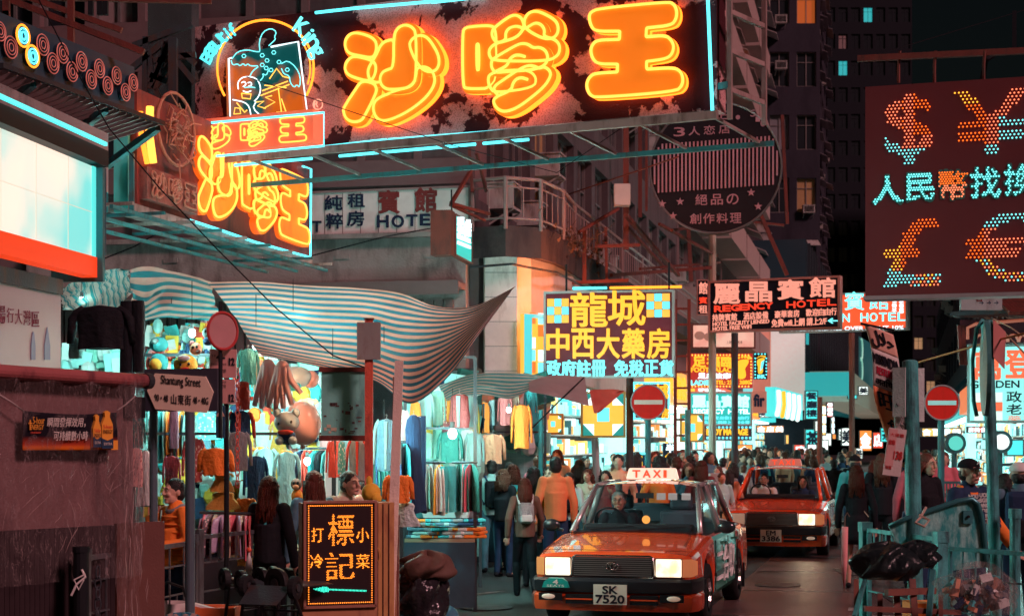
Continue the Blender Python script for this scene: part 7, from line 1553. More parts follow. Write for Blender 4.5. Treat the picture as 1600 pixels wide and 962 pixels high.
# thin poles in the crowd
for px, Y, top, r_, mt, lab in ((1148, 33, 520, .07, STEEL, 'grey pole under the navy hotel sign standing in the crowd'), (1074, 31, 640, .05, TG, 'teal pole supporting the right checkered lightbox'), (984, 27, 590, .06, STEEL, 'dark pole left of the first no-entry disc'), (1331, 50, 520, .09, STEELR, 'tall orange red pole at the glass block'), (1281, 48, 620, .08, STEELR, 'thin red pole behind the second taxi'), (845, 24, 640, .035, STEELT, 'thin teal pole at the right end of the clothes stall')):
    o = root('pole', lab, 'pole', G(px, Y)); MB().cyl((0, 0, 0), (0, 0, P(px, top, Y).z), r_, n=10).build('shaft', mt, o)
# traffic lights far right
for px, py, Y, k, lab in ((1491, 692, 30, 0, 'round dark traffic lantern at the right'), (1562, 690, 28, 1, 'white lit traffic lantern near the right edge')):
    o = root('traffic_light', lab, 'traffic light', G(px, Y)); z = P(px, py, Y).z
    MB().cyl((0, 0, 0), (0, 0, z), .05, n=8).build('pole', STEELT, o); MB().cyl((0, -.1, z), (0, .1, z), .19, n=20).build('housing', STEELT, o); MB().cyl((0, -.12, z), (0, -.1, z), .13, n=16).build('lens', E('lens_green', (.1, .6, .5), 1.0) if k == 0 else WP, o)
# bollards, barrier, dark cart on the right
o = root('barrier', 'teal metal barrier rack stacked at the right edge', 'barrier', G(1548, 21))
for k in range(6): MB().bar((0, 0, .9 + k * .14), (.7, 0, .95 + k * .14), .035).build('bar', STEELT, o)
for x in (0, .7): MB().bar((x, 0, 0), (x, 0, 1.8), .04).build('post', STEELT, o)
b = Board('barrier', 'dark crowd barrier fence behind the crowd on the right', 'barrier', 1380, 712, 772, 27, 1500); 
for k in range(24): MB().bar((b.w * k / 23, 0, -.6), (b.w * k / 23, 0, b.h), .02).build('bar', STEELT, b.r)
for z in (0, b.h): MB().bar((0, 0, z), (b.w, 0, z), .04).build('rail', STEELT, b.r)
b.r.location.z = .62
b = Board('utility_box', 'pale roadside utility box behind the first taxi', 'utility box', 1110, 735, 800, 29, 1133); b.r.location.z = 0; MB().box(0, 0, 0, b.w, .4, 1.35).build('cabinet', GREYP, b.r)
# ------------------------------------------------------------------ taxis
TAXR = M('taxi_red_enamel', (.78, .085, .022), .2, 0, var=.04, coat=1.0, bump=.02, bsc=40, dirt=(.35, .04, .02), dsc=3, dth=.62)
TAXG = M('taxi_green_vinyl', (.01, .24, .15), .3, coat=.8, var=.05); TAXS = M('taxi_silver_roof', (.42, .36, .36), .25, .5, coat=1.0, var=.05)
CHR = M('chrome', (.65, .62, .6), .12, 1.0, var=.05); BMP = M('bumper_black', (.014, .016, .02), .28, coat=.5); RUB = M('tyre_rubber', (.014, .014, .015), .75, bump=.2); LENS = M('lamp_glass', (.6, .5, .4), .08, coat=1)
GLS = M('car_glass', (.012, .02, .024), .04, var=0, spec=1.0, alpha=.16, coat=.6)
HL = EL('headlight_glow', (1.0, .80, .58), (1.0, .55, .30), 1.5, 9, .6, .2); HLO = M('headlight_off_glow', (.6, .55, .48), .15, coat=1, em=(1, .6, .4), es=.18); AMB = M('indicator_amber', (.6, .2, .06), .15, em=(1, .35, .15), es=.22)  # car lamps that are off get a slight glow in the material
PLM = M('plate_white', (.62, .60, .50), .4, var=.04); SEATM = M('seat_vinyl', (.06, .07, .09), .5); INTR = M('cabin_dark', (.02, .022, .026), .6)
def taxi(label, px, Y, plate, green, lit, dirty=0):
    t = root('taxi', label, 'taxi', G(px, Y), math.radians(-14.5)); WY = (.88, 3.55); WR = .315
    ys = sorted(set([0, .03, .10, .25, .42, 1.28, 1.32, 1.6, 2.0, 2.36, 2.38, 2.8, 3.98, 4.2, 4.5, 4.64, 4.7] + [round(c + d, 3) for c in WY for d in (-.40, -.385, -.34, -.27, -.18, -.09, 0, .09, .18, .27, .34, .385, .40)]))
    lin = lambda pts, y: next((a[1] + (b[1] - a[1]) * (y - a[0]) / (b[0] - a[0]) for a, b in zip(pts, pts[1:]) if a[0] <= y <= b[0]), pts[-1][1])
    w_ = lambda y: lin([(0, .73), (.03, .775), (.1, .81), (.42, .835), (1.3, .85), (3.6, .85), (4.5, .83), (4.64, .80), (4.7, .74)], y)
    t_ = lambda y: lin([(0, .72), (.03, .755), (.1, .785), (.42, .83), (1.28, .935), (3.98, .96), (4.5, .95), (4.64, .90), (4.7, .82)], y)
    s_ = lambda y: lin([(0, .70), (.1, .745), (.42, .79), (1.28, .885), (3.98, .90), (4.64, .86), (4.7, .78)], y)
    def zb(y):
        for c in WY:
            if abs(y - c) < .385: return .30 + math.sqrt(max(0, .385 ** 2 - (y - c) ** 2))
        return .235
    shell = MB(); rows = []
    for y in ys:
        w = w_(y); b0 = zb(y); s = s_(y); h = max(.02, (s - b0)); 
        half = [(w - .04, b0), (w, b0 + min(.06, h * .2)), (w + .012, b0 + h * .45), (w + .012, b0 + h * .52), (w - .006, s - .05), (w - .03, s - .008), (w - .075, s + .008), (w * .62, s + (t_(y) - s) * .82), (w * .3, t_(y) - .002), (0, t_(y))]
        rows.append([(x, y, z) for x, z in half] + [(-x, y, z) for x, z in reversed(half[:-1])])
    C_ = len(rows[0])
    for i in range(len(rows) - 1):
        for j in range(C_ - 1):
            k = 0; ym = (ys[i] + ys[i + 1]) / 2
            if 6 <= j <= 11 and 1.28 < ym < 3.98: k = 2
            elif green and (j < 5 or j > 12) and 1.30 < ym < 3.2: k = 1
            shell.add([rows[i][j], rows[i][j + 1], rows[i + 1][j + 1], rows[i + 1][j]], [(3, 2, 1, 0)], k)
    shell.add(rows[0], [tuple(range(C_))], 0); shell.add(rows[-1], [tuple(range(C_ - 1, -1, -1))], 0)
    for a in (0,): shell.add([(-.8, .1, .3), (.8, .1, .3), (.8, 4.6, .3), (-.8, 4.6, .3)], [(0, 1, 2, 3)], 2)
    shell.build('body', [TAXR, TAXG, INTR], t, smooth=2)
    for y in (1.32, 2.37, 3.28):
        for sx in (-1, 1): MB().box(sx * (.866 if sx > 0 else .866) - .004, y - .004, .30, sx * .866 + .004, y + .004, .84).build('door_gap', BLK, t)
    for y in (2.12, 3.08):
        for sx in (-1, 1): MB().box(sx * .872 - .015, y, .76, sx * .872 + .015, y + .14, .79).build('door_handle', CHR, t)
    for sx in (-1, 1): MB().box(sx * .868 - .01, .46, .43, sx * .868 + .01, .48, .5).box(sx * .866 - .012, 1.3, .46, sx * .866 + .012, 3.12, .50).build('side_moulding', BMP, t)
    MB().tube([(-.78, .16, .79), (-.66, .1, .80), (0, .06, .80), (.66, .1, .80), (.78, .16, .79)], .004, 4).tube([(-.70, .2, .83), (-.66, .8, .885), (-.62, 1.25, .935)], .004, 4).tube([(.70, .2, .83), (.66, .8, .885), (.62, 1.25, .935)], .004, 4).build('bonnet_gap', BLK, t)
    # cabin
    A0, A1, R1, R0 = V(.705, 1.27, .92), V(.575, 1.98, 1.405), V(.575, 3.30, 1.415), V(.685, 4.02, .945)
    mx = lambda p: V(-p.x, p.y, p.z)
    for f in (lambda p: p, mx):
        fr_ = MB(); fr_.tube([f(A0), f(A0.lerp(A1, .5)) + V(0, -.01, .012), f(A1)], .032, 7).tube([f(R0), f(R0.lerp(R1, .5)), f(R1)], .045, 7).tube([f(A1), f(A1.lerp(R1, .5)) + V(0, 0, .015), f(R1)], .03, 7).bar(f(V(.765, 2.37, .9)), f(V(.60, 2.40, 1.4)), .05, .07); fr_.build('pillar_frame', TAXR if not green else TAXS, t, smooth=True)

    rf = []
    for i in range(9):
        v = i / 8; y = 1.94 + v * 1.42; row = []
        for j in range(9):
            u = j / 8 * 2 - 1; row.append((u * .60 * (1 - .03 * abs(2 * v - 1) ** 4), y, 1.40 + .065 * (1 - abs(u) ** 2.5) * (1 - .45 * abs(2 * v - 1) ** 3)))
        rf.append(row)
    MB().grid(rf).build('roof', TAXS, t, smooth=True)
    def quad(nm, a, b, c, d, mt=GLS): m = MB(); m.add([a, b, c, d], [(0, 1, 2, 3)]); return m.build(nm, mt, t)
    e = V(0, .012, -.01)
    n_ = 6; m = MB(); gr = []
    for i in range(n_ + 1):
        v = i / n_; gr.append([tuple(V((A0.x * (1 - v) + A1.x * v - .02) * (j / 4 - 1), (A0.y * (1 - v) + A1.y * v) - .05 * (1 - (j / 4 - 1) ** 2), A0.z * (1 - v) + A1.z * v)) for j in range(9)])
    m.grid(gr); ws = m.build('windscreen', GLS, t, smooth=True)
    quad('rear_window', mx(R0), R0, R1, mx(R1))
    for f in (lambda p: p, mx):
        quad('side_window', f(V(.75, 1.40, .91)), f(V(.762, 2.34, .91)), f(V(.605, 2.36, 1.39)), f(V(.60, 2.02, 1.39)))
        quad('side_window', f(V(.762, 2.42, .91)), f(V(.735, 3.35, .92)), f(V(.605, 3.18, 1.40)), f(V(.605, 2.42, 1.39)))
    # black window surround and wipers
    MB().tube([mx(A0) + V(.03, -.06, -.005), V(0, 1.19, .945), A0 + V(-.03, -.06, -.005)], .018, 6).build('cowl', BMP, t)
    for x0, x1 in ((-.5, -.02), (.05, .55)): MB().bar((x0, 1.16, .952), (x1, 1.26, .985), .012).build('wiper', BLK, t)
    MB().box(-.6, 1.36, .9, .6, 1.6, 1.0).build('dashboard', INTR, t, bevel=.03)
    for sx in (-.34, .34):
        s0 = MB().box(sx - .24, 2.25, .5, sx + .24, 2.37, 1.12).build('front_seat', SEATM, t, bevel=.04); MB().box(sx - .13, 2.27, 1.13, sx + .13, 2.36, 1.30).build('headrest', SEATM, s0, bevel=.04)
    MB().box(-.6, 3.3, .8, .6, 3.5, 1.16).build('rear_seat', SEATM, t, bevel=.04)
    MB().tube([V(-.36 + .17 * math.cos(q), 1.68 - .07 * math.sin(q), 1.02 + .15 * math.sin(q)) for q in [k * math.pi / 10 for k in range(20)]], .013, 6, True).build('steering_wheel', BLK, t, smooth=True)
    MB().box(-.10, 1.84, 1.27, .10, 1.86, 1.33).build('rear_view_mirror', INTR, t)
    if green:
        for k, x in enumerate((.14, .27, .42)): MB().box(x, 1.84 - .02, 1.255, x + .10, 1.845 - .02, 1.33).build('paper', E('paper_note', (.42, .36, .34), .6), t)
        MB().cyl((.12, 1.245, 1.06), (.12, 1.25, 1.06), .045, n=20).build('orange_disc', E('disc_amber', (1.0, .4, .08), .8), t); loose = [('T', t)]
    # grille, lamps, bumper
    MB().box(-.41, -.03, .535, .41, .02, .735).build('grille', BLK, t); fr2 = MB().tube([(-.41, -.035, .53), (.41, -.035, .53), (.425, -.035, .56), (.41, -.03, .735), (.38, -.025, .75), (-.38, -.025, .75), (-.41, -.03, .735), (-.425, -.035, .56)], .012, 6, True).build('grille_frame', CHR, t, smooth=True)
    for k in range(9): MB().box(-.40, -.042, .55 + k * .021, .40, -.031, .5605 + k * .021).build('grille_bar', M('grille_silver', (.26, .24, .24), .25, .6), t)
    em = MB()
    for rx, rz, dx, dz in ((.062, .042, 0, 0), (.02, .04, 0, 0), (.042, .015, 0, .014)): em.tube([(dx + rx * math.cos(q), -.052, .645 + dz + rz * math.sin(q)) for q in [k * math.pi / 10 for k in range(20)]], .0065, 5, True)
    em.build('emblem', CHR, t, smooth=True)
    for sx in (-1, 1):
        lo = lit[0] if sx < 0 else lit[1]
        a, b_ = sorted((sx * .44, sx * .70)); h = MB().box(a, -.035, .545, b_, .03, .725).build('headlight', HL if lo else HLO, t, bevel=.012)
        MB().box(a - .008, -.02, .537, b_ + .008, .0, .733).build('lamp_rim', CHR, h)
        m = MB(); m.add([(sx * .71, -.03, .545), (sx * .80, .03, .545), (sx * .838, .16, .56), (sx * .838, .16, .70), (sx * .80, .03, .725), (sx * .71, -.03, .725)], [(0, 1, 4, 5), (1, 2, 3, 4)]); m.build('indicator', AMB, t)
        MB().box(sx * .62 - .12, -.145, .30, sx * .62 + .12, -.12, .375).build('fog_lamp', BLK, t); MB().ell((sx * .64, -.145, .338), .07, .012, .028).build('fog_lens', HLO, t)
        mi = MB().ell((sx * .97, 1.42, .98), .10, .05, .07, 12, 8).build('mirror', BMP, t, smooth=True); MB().bar((sx * .84, 1.42, .92), (sx * .93, 1.42, .95), .03).build('stalk', BMP, mi)
    def bum(z0, z1, d, mt, nm):
        m = MB(); pr = [(-.86, .44), (-.855, .1), (-.80, -.04), (-.55, -.10 - d), (0, -.12 - d), (.55, -.10 - d), (.80, -.04), (.855, .1), (.86, .44)]; rr_ = []
        for x, y in pr: rr_.append([(x, y, z0), (x * 1.01, y - .012, z0 + (z1 - z0) * .3), (x * 1.01, y - .012, z0 + (z1 - z0) * .8), (x * .985, y + .02, z1), (x * .93, y + .09, z1), (x * .93, y + .1, z0)])
        m.grid(rr_, closed=True); return m.build(nm, mt, t, smooth=2)
    bum(.385, .525, .015, BMP, 'bumper_strip'); bum(.20, .383, 0, TAXR, 'bumper')
    for x0, x1 in ((-.46, -.18), (.20, .48)):
        MB().box(x0, -.148, .27, x1, -.11, .365).build('air_intake', BLK, t); MB().box(x0, -.152, .312, x1, -.148, .325).build('intake_bar', TAXR, t)
    pl = MB().box(-.17, -.165, .27, .17, -.15, .47).build('number_plate', PLM, t)
    a_, n1 = plate
    loose_text2 = lambda s, x, z, w, h, mt, y, off=.02: (lambda o: o)(ltx(pl, s, x, z, w, h, mt, y, off))
    ltx(pl, a_, -.075, .38, .15, .075, IK, -.166, .045); ltx(pl, n1, -.145, .285, .29, .08, IK, -.166, .045)
    if green:
        sb_ = MB().prism([(-.70, .43), (-.42, .43), (-.44, .49), (-.49, .525), (-.63, .525), (-.68, .49)][::-1], -.17, -.10).build('seats_badge', M('badge_green', (.01, .30, .26), .35), t)
        ltx(sb_, '4', -.585, .465, .05, .045, WNE if 0 else M('badge_white', (.8, .8, .75), .4), -.171, .05); ltx(sb_, 'SEATS', -.65, .437, .18, .022, M('badge_white', (.8, .8, .75), .4), -.171, .05)
        m = MB(); vs, fs, ed, ar = glyphs('二合取')
        q = [(.874, 1.40 + u * 1.5, .36 + v * .40) for u, v in vs]; m.add(q, fs)
        for i, j in ed: m.bar(q[i], q[j], .016, .004)
        m.build('door_lettering', M('door_white', (.8, .8, .78), .5), t)
    # roof sign
    rs2 = MB(); rs2.add([(-.30, 2.30, 1.47), (.30, 2.30, 1.47), (.30, 2.45, 1.47), (-.30, 2.45, 1.47), (-.27, 2.33, 1.60), (.27, 2.33, 1.60), (.27, 2.42, 1.60), (-.27, 2.42, 1.60)], [(0,3,2,1),(4,5,6,7),(0,1,5,4),(1,2,6,5),(2,3,7,6),(3,0,4,7)])
    ro = rs2.build('roof_sign', E('roof_sign_lit', (1.0, .62, .48), .95) if green else E('roof_sign_dim', (.6, .16, .12), .6), t, bevel=.015)
    for i, ch in enumerate('TAXI'): ltx(ro, ch, -.22 + i * .12, 1.495, .085 if ch != 'I' else .03, .08, E('taxi_letter_red', (.9, .07, .02), .9), 2.305, .05, lean=.2)
    # wheels
    for k, y in enumerate(WY):
        for sx in (-1, 1):
            w = MB().lathe([(.20, -.09), (.275, -.095), (.305, -.085), (.315, -.05), (.315, .05), (.305, .085), (.275, .095), (.20, .09)], (0, 0, 0), 30, axis='x').build('wheel', RUB, t, smooth=True, loc=(sx * .765, y, WR))
            MB().lathe([(0, .05), (.05, .055), (.07, .04), (.15, .03), (.19, .06), (.205, .085), (.20, -.05)], (0, 0, 0), 24, axis='x').build('rim', CHR if green else STEEL, w).scale = (sx, 1, 1)
            hb = MB()
            for q in range(9): a2 = q * math.tau / 9; hb.cyl((.045, .115 * math.cos(a2), .115 * math.sin(a2)), (.052, .115 * math.cos(a2), .115 * math.sin(a2)), .02, n=8)
            hb.build('rim_hole', BLK, w).scale = (sx, 1, 1)
    for sx in (-1, 1): MB().box(sx * .78 - .09, 3.99, .12, sx * .78 + .09, 4.0, .42).build('mud_flap', BLK, t)
    MB().tube([(.62, 4.5, 1.0), (.62, 4.5, .98)], .004, 4).build('aerial', CHR, t)
    if lit:
        for sx in (-1, 1):
            if lit[0 if sx < 0 else 1]:
                ld = bpy.data.lights.new('headlight_beam', 'SPOT'); ld.energy = 45; ld.color = (1, .75, .5); ld.spot_size = math.radians(75); ld.spot_blend = .8; ld.shadow_soft_size = .03
                lo_ = bpy.data.objects.new('headlight_beam', ld); COL.objects.link(lo_); lo_.parent = t; lo_.location = (sx * .57, -.08, .63); lo_.rotation_euler = (math.radians(74), 0, math.radians(180))
    return t
def ltx(parent, s, x, z, w, h, mt, y, off=.02, lean=0):
    vs, fs, ed, ar = glyphs(s); m = MB(); pv = [(x + u * w, z + v * h) for u, v in vs]; m.add([(a, y, c) for a, c in pv], fs); bold(m, pv, ed, off * h, y - .001, y + .003)
    return m.build('lettering', mt, parent)
taxi('nearer red taxi with green doors, lit headlights and plate SK 7520', 958, 16.85, ('SK', '7520'), True, (1, 1))
taxi('second red taxi with plate EM 3386 following behind', 1206, 27.3, ('EM', '3386'), False, (0, 1))
# ------------------------------------------------------------------ people
def remesh(mb, voxel, name, it=3):
    me = mb.mesh(name, CREAM); o = bpy.data.objects.new(name, me)
    r = o.modifiers.new('r', 'REMESH'); r.mode = 'VOXEL'; r.voxel_size = voxel; r.use_smooth_shade = True
    s = o.modifiers.new('s', 'SMOOTH'); s.iterations = it; s.factor = .5
    out = evaluated(o); bpy.data.meshes.remove(me)
    if not len(out.materials): out.materials.append(CREAM)
    out.name = name; return out
def cap(m, pts, rs, n=10):
    pts = [Vector(p) for p in pts]
    for (a, b), (ra, rb) in zip(zip(pts, pts[1:]), zip(rs, rs[1:])): m.cyl(a, b, ra, rb, n)
    for p, r in zip(pts, rs): m.ell(p, r, nu=n, nv=6)
POSE = {  # right arm (elbow, wrist), left arm, right leg (knee, ankle), left leg; x>0 is the figure's left seen from behind
 'stand': (((.24,.02,1.12),(.25,-.04,.87)), ((-.24,.02,1.12),(-.25,-.04,.87)), ((.10,-.02,.49),(.11,.02,.08)), ((-.10,-.02,.49),(-.11,.02,.08))),
 'walk': (((.24,.10,1.14),(.25,.05,.90)), ((-.24,-.06,1.13),(-.24,-.20,.92)), ((.10,-.16,.52),(.10,-.10,.10)), ((-.10,.06,.50),(-.10,.36,.16))),
 'hold': (((.24,.0,1.12),(.10,-.24,1.10)), ((-.24,.0,1.12),(-.09,-.25,1.08)), ((.10,-.02,.49),(.11,.02,.08)), ((-.10,-.02,.49),(-.11,.02,.08))),
 'reach': (((.27,-.08,1.17),(.34,-.30,1.20)), ((-.24,.02,1.12),(-.25,-.04,.87)), ((.10,-.02,.49),(.11,.02,.08)), ((-.10,-.02,.49),(-.11,.02,.08))),
 'strap': (((.26,-.02,1.13),(.14,-.12,1.30)), ((-.24,.02,1.12),(-.22,-.08,.90)), ((.10,-.06,.49),(.11,.0,.08)), ((-.10,.02,.49),(-.11,.08,.08))),
 'rest': (((.26,-.06,1.14),(.33,-.20,.93)), ((-.24,-.02,1.14),(-.12,-.22,1.02)), ((.10,-.02,.49),(.11,.02,.08)), ((-.10,-.02,.49),(-.11,.02,.08))),
 'drive': (((.24,-.06,1.16),(.16,-.34,1.17)), ((-.24,-.06,1.16),(-.16,-.34,1.17)), ((.11,-.45,.86),(.11,-.5,.5)), ((-.11,-.45,.86),(-.11,-.5,.5)))}
_pm = {}
def fig(pose, near, fem, tilt=0):
    key = (pose, near, fem, tilt)
    if key in _pm: return _pm[key]
    A = POSE[pose]; k = .93 if fem else 1.0; b = MB()
    SH = [V(.165 * k, 0, 1.395), V(-.165 * k, 0, 1.395)]; HP = [V(.085, 0, .90), V(-.085, 0, .90)]
    hc = V(0, -.015 - .05 * tilt, 1.585 - .02 * tilt)
    b.ell(hc + V(0, .012, .02), .074, .093, .10, 16, 12); b.ell(hc + V(0, -.022, -.045), .056, .066, .070, 14, 10); b.ell(hc + V(0, -.072, -.088), .026, .018, .018, 8, 6)
    b.cyl(hc + V(0, -.088, .028), hc + V(0, -.110, -.018), .010, .015, 8); b.ell(hc + V(0, -.105, -.02), .017, .012, .010, 8, 6)
    for s in (-1, 1): b.ell(hc + V(.076 * s, .012, -.005), .011, .02, .031, 8, 6); b.ell(hc + V(.035 * s, -.074, -.022), .024, .018, .022, 8, 6); b.ell(hc + V(.03 * s, -.082, .038), .026, .012, .009, 8, 6)
    b.ell(hc + V(0, -.086, -.055), .024, .012, .008, 8, 6)
    cap(b, [V(0, .015, 1.36), V(0, .01, 1.50)], [.056, .05])
    b.ell((0, .0, 1.20), .145, .085, .22, 12, 8); b.ell((0, 0, .96), .14, .09, .12, 12, 8)
    for s in (0, 1):
        e, w = Vector(A[s][0]), Vector(A[s][1]); cap(b, [SH[s], e, w], [.045, .038, .025], 8); d = (w - e).normalized(); side = V(-1 if s == 0 else 1, 0, 0)
        nr = d.cross(side).normalized(); side = nr.cross(d).normalized() * (1 if side.x < 0 else 1); pc = w + d * .05
        rot = Matrix((side, d, nr)).transposed(); b.ell(pc, .036, .048, .017, 10, 8, rot=rot)
        for f, (o_, L, a_) in enumerate(((-.027, .062, 0), (-.009, .074, 0), (.009, .070, 0), (.026, .055, 0))):
            p0 = pc + side * o_ + d * .038; p1 = p0 + d * L * .5 - nr * .006; p2 = p1 + d * L * .42 - nr * .02; cap(b, [p0, p1, p2], [.0088, .0080, .0068], 6)
        p0 = pc + side * (-.03) - d * .01; cap(b, [p0, p0 - side * .022 + d * .028, p0 - side * .018 + d * .055 - nr * .012], [.011, .0095, .008], 6)
        kn, an = Vector(A[2 + s][0]), Vector(A[2 + s][1]); cap(b, [HP[s], kn, an], [.075, .05, .034], 8); cap(b, [an, an + V(0, -.12, -.045)], [.036, .028], 8)
    body = remesh(b, .0068 if near else .015, 'body', 2)
    t = MB(); cap(t, [V(0, .01, 1.43), V(0, .012, 1.47)], [.075, .066], 12)
    t.ell((0, .005, 1.25), .168 * k, .112, .2, 16, 10); t.ell((0, .01, 1.40), .155 * k, .082, .07, 14, 8); t.cyl((0, .005, .88), (0, .005, 1.25), .148, .15, 16)
    for s in (0, 1): e, w = Vector(A[s][0]), Vector(A[s][1]); cap(t, [SH[s], e, w], [.068, .056, .044], 10)
    top = remesh(t, .011 if near else .019, 'jacket', 4)
    p = MB(); p.ell((0, 0, .92), .155, .11, .13, 14, 8)
    for s in (0, 1): kn, an = Vector(A[2 + s][0]), Vector(A[2 + s][1]); cap(p, [HP[s], kn, an], [.088, .064, .052], 10)
    leg = remesh(p, .014 if near else .02, 'trousers', 3)
    sh = MB()
    for s in (0, 1): an = Vector(A[2 + s][1]); cap(sh, [an + V(0, .03, -.03), an + V(0, -.06, -.045), an + V(0, -.14, -.05)], [.042, .036, .03], 8)
    shoe = remesh(sh, .012, 'shoes', 2)
    _pm[key] = (body, top, leg, shoe, hc); return _pm[key]
_hm = {}
def hair_mesh(kind, tilt=0, seed=1):
    key = (kind, tilt, seed)
    if key in _hm: return _hm[key]
    rng = random.Random(seed); hc = V(0, -.015 - .05 * tilt, 1.585 - .02 * tilt); m = MB()
    if kind in ('short', 'long', 'tied', 'curly'):
        m.ell(hc + V(0, .024, .040), .084, .096, .092, 14, 10); m.ell(hc + V(0, .05, -.01), .078, .07, .085, 12, 8)
        for i in range(60 if kind != 'curly' else 140):
            a = rng.uniform(0, 6.28); e = rng.uniform(.15, 1.45); d = V(math.cos(a) * math.cos(e), math.sin(a) * math.cos(e) , math.sin(e))
            if d.y < -.45 and d.z < .62: continue
            p = hc + V(0, .024, .03) + V(d.x * .080, d.y * .094, d.z * .092); q = p + V(d.x * .014, .012, rng.uniform(-.03, .012)); m.tube([p, p.lerp(q, .5) + V(0, 0, .004), q], lambda t: .012 * (1 - .7 * t), 4)
    if kind in ('long', 'curly'):
        for i in range(85 if kind == 'long' else 130):
            a = rng.uniform(-.35, 3.5); x = math.cos(a) * .084; y = math.sin(a) * .078 + .018; L = rng.uniform(.22, .36) if kind == 'long' else rng.uniform(.14, .26); wv = .006 if kind == 'long' else .022
            pts = [hc + V(x * (1 + .25 * t) + wv * math.sin(t * 9 + i), y + .055 * t + wv * math.cos(t * 8 + i), .03 - L * t) for t in (0, .25, .5, .75, 1)]; m.tube(pts, lambda t: .017 * (1 - .65 * t), 5)
    if kind == 'tied': m.ell(hc + V(0, .12, .03), .035, .04, .04, 10, 8); m.tube([hc + V(0, .13, .02), hc + V(0, .17, -.05), hc + V(0, .15, -.15)], lambda t: .028 * (1 - .6 * t), 7)
    if kind == 'cap':
        m.ell(hc + V(0, .04, -.02), .078, .075, .07, 12, 8)
    _hm[key] = m.mesh('hair', CREAM, True); return _hm[key]
SK = [M('skin_light', (.55, .30, .22), .5, var=.06), M('skin_tan', (.42, .21, .14), .5, var=.06), M('skin_warm', (.62, .36, .26), .5, var=.06)]
HC = dict(black=M('black_hair', (.012, .010, .010), .35, bump=.6, bsc=90), brown=M('brown_hair', (.10, .03, .015), .38, bump=.6, bsc=90), red=M('reddish_hair', (.09, .022, .014), .38, bump=.6, bsc=90), grey=M('grey_hair', (.25, .23, .22), .5, bump=.6, bsc=90))
def face(o, hc, sc=1):
    for s in (-1, 1):
        e = MB().ell(hc + V(.031 * s, -.0865, .016), .0135, .007, .0065, 10, 6).build('eye', M('eye_white', (.6, .55, .5), .3), o); MB().ell(hc + V(.031 * s, -.0915, .016), .0062, .004, .0062, 8, 6).build('iris', BLK, e)
        MB().tube([hc + V(.016 * s, -.095, .034), hc + V(.032 * s, -.094, .041), hc + V(.049 * s, -.084, .034)], .0035, 5).build('eyebrow', HC['black'], o)
    MB().tube([hc + V(-.021, -.091, -.058), hc + V(0, -.099, -.055), hc + V(.021, -.091, -.058)], lambda t: .0055 * math.sin(math.pi * (t * .8 + .1)), 6).build('mouth', M('lips', (.42, .10, .09), .45), o)
def person(label, px, Y, topy, rz, top, leg, hair='black', hk='short', skin=0, pose='stand', near=False, fem=False, tilt=0, kind='trousers', group=None, z=0, face_=None, H=None, loc=None):
    H = H or (CH - (topy - HY) * Y / F - z)
    o = root('person', label, 'person', loc or G(px, Y, z), math.radians(rz), group); s = H / 1.705
    body, tm, lm_, sh, hc = fig(pose, near, fem, tilt); mesh = []
    e = root('figure', None, None) if 0 else o
    for nm, me, mt in (('body', body, SK[skin]), ('jacket', tm, CL[top]), ('trousers', lm_, CL[leg]) if kind == 'trousers' else ('skirt', skirt(), CL[leg]), ('shoes', sh, CL['black']), ('hair', hair_mesh(hk, tilt, 1 + (int(px) % 3 if near else 0)), HC[hair])):
        if hk == 'bald' and nm == 'hair': continue
        q = link(nm, me, o); setm(q, mt)
    o.scale = (s, s, s)
    if near or face_: face(o, hc)
    return o, hc
def skirt():
    if 'sk' not in _pm: _pm['sk'] = MB().lathe([(.05, 1.06), (.15, 1.05), (.165, .92), (.185, .75), (.19, .62), (.17, .62)], n=20).mesh('skirt', CREAM, True)
    return _pm['sk']
def backpack(o, mt, mt2, w=.15, h=.2, z=1.2):
    b = MB().box(-w, .10, z - h, w, .25, z + h).build('backpack', CL.get(mt, mt) if isinstance(mt, str) else mt, o, bevel=.05); MB().box(-w * .75, .25, z - h * .8, w * .75, .285, z - .02).build('pocket', CL.get(mt2, mt2) if isinstance(mt2, str) else mt2, b, bevel=.02)
    for s in (-1, 1): MB().tube([V(s * .09, .12, z + h * .85), V(s * .11, .02, 1.47), V(s * .12, -.10, 1.38), V(s * .13, -.10, 1.2), V(s * .14, .08, z - h * .8)], .016, 6).build('strap', CL.get(mt2, mt2) if isinstance(mt2, str) else mt2, b)
def cap_hat(o, hc, mt, brim=True, name='cap', rot=0):
    m = MB(); rows = []
    for i in range(7):
        t = i / 6 * math.pi / 2; rows.append([hc + V(.093 * math.cos(t) * math.cos(a), .018 + .107 * math.cos(t) * math.sin(a), .04 + .085 * math.sin(t)) for a in [k * math.tau / 18 for k in range(18)]])
    m.grid(rows, closed=True); b = m.build(name, mt, o, smooth=True)
    if brim: m = MB(); m.grid([[hc + V(.085 * math.sin(a), .018 - .098 * math.cos(a) - d * math.cos(a) * .9, .045 - d * .18 - .06 * abs(math.sin(a)) * d) for a in [(-1 + k / 6) for k in range(13)]] for d in (0, .03, .06, .08)]); m.build('brim', mt, b, smooth=True)
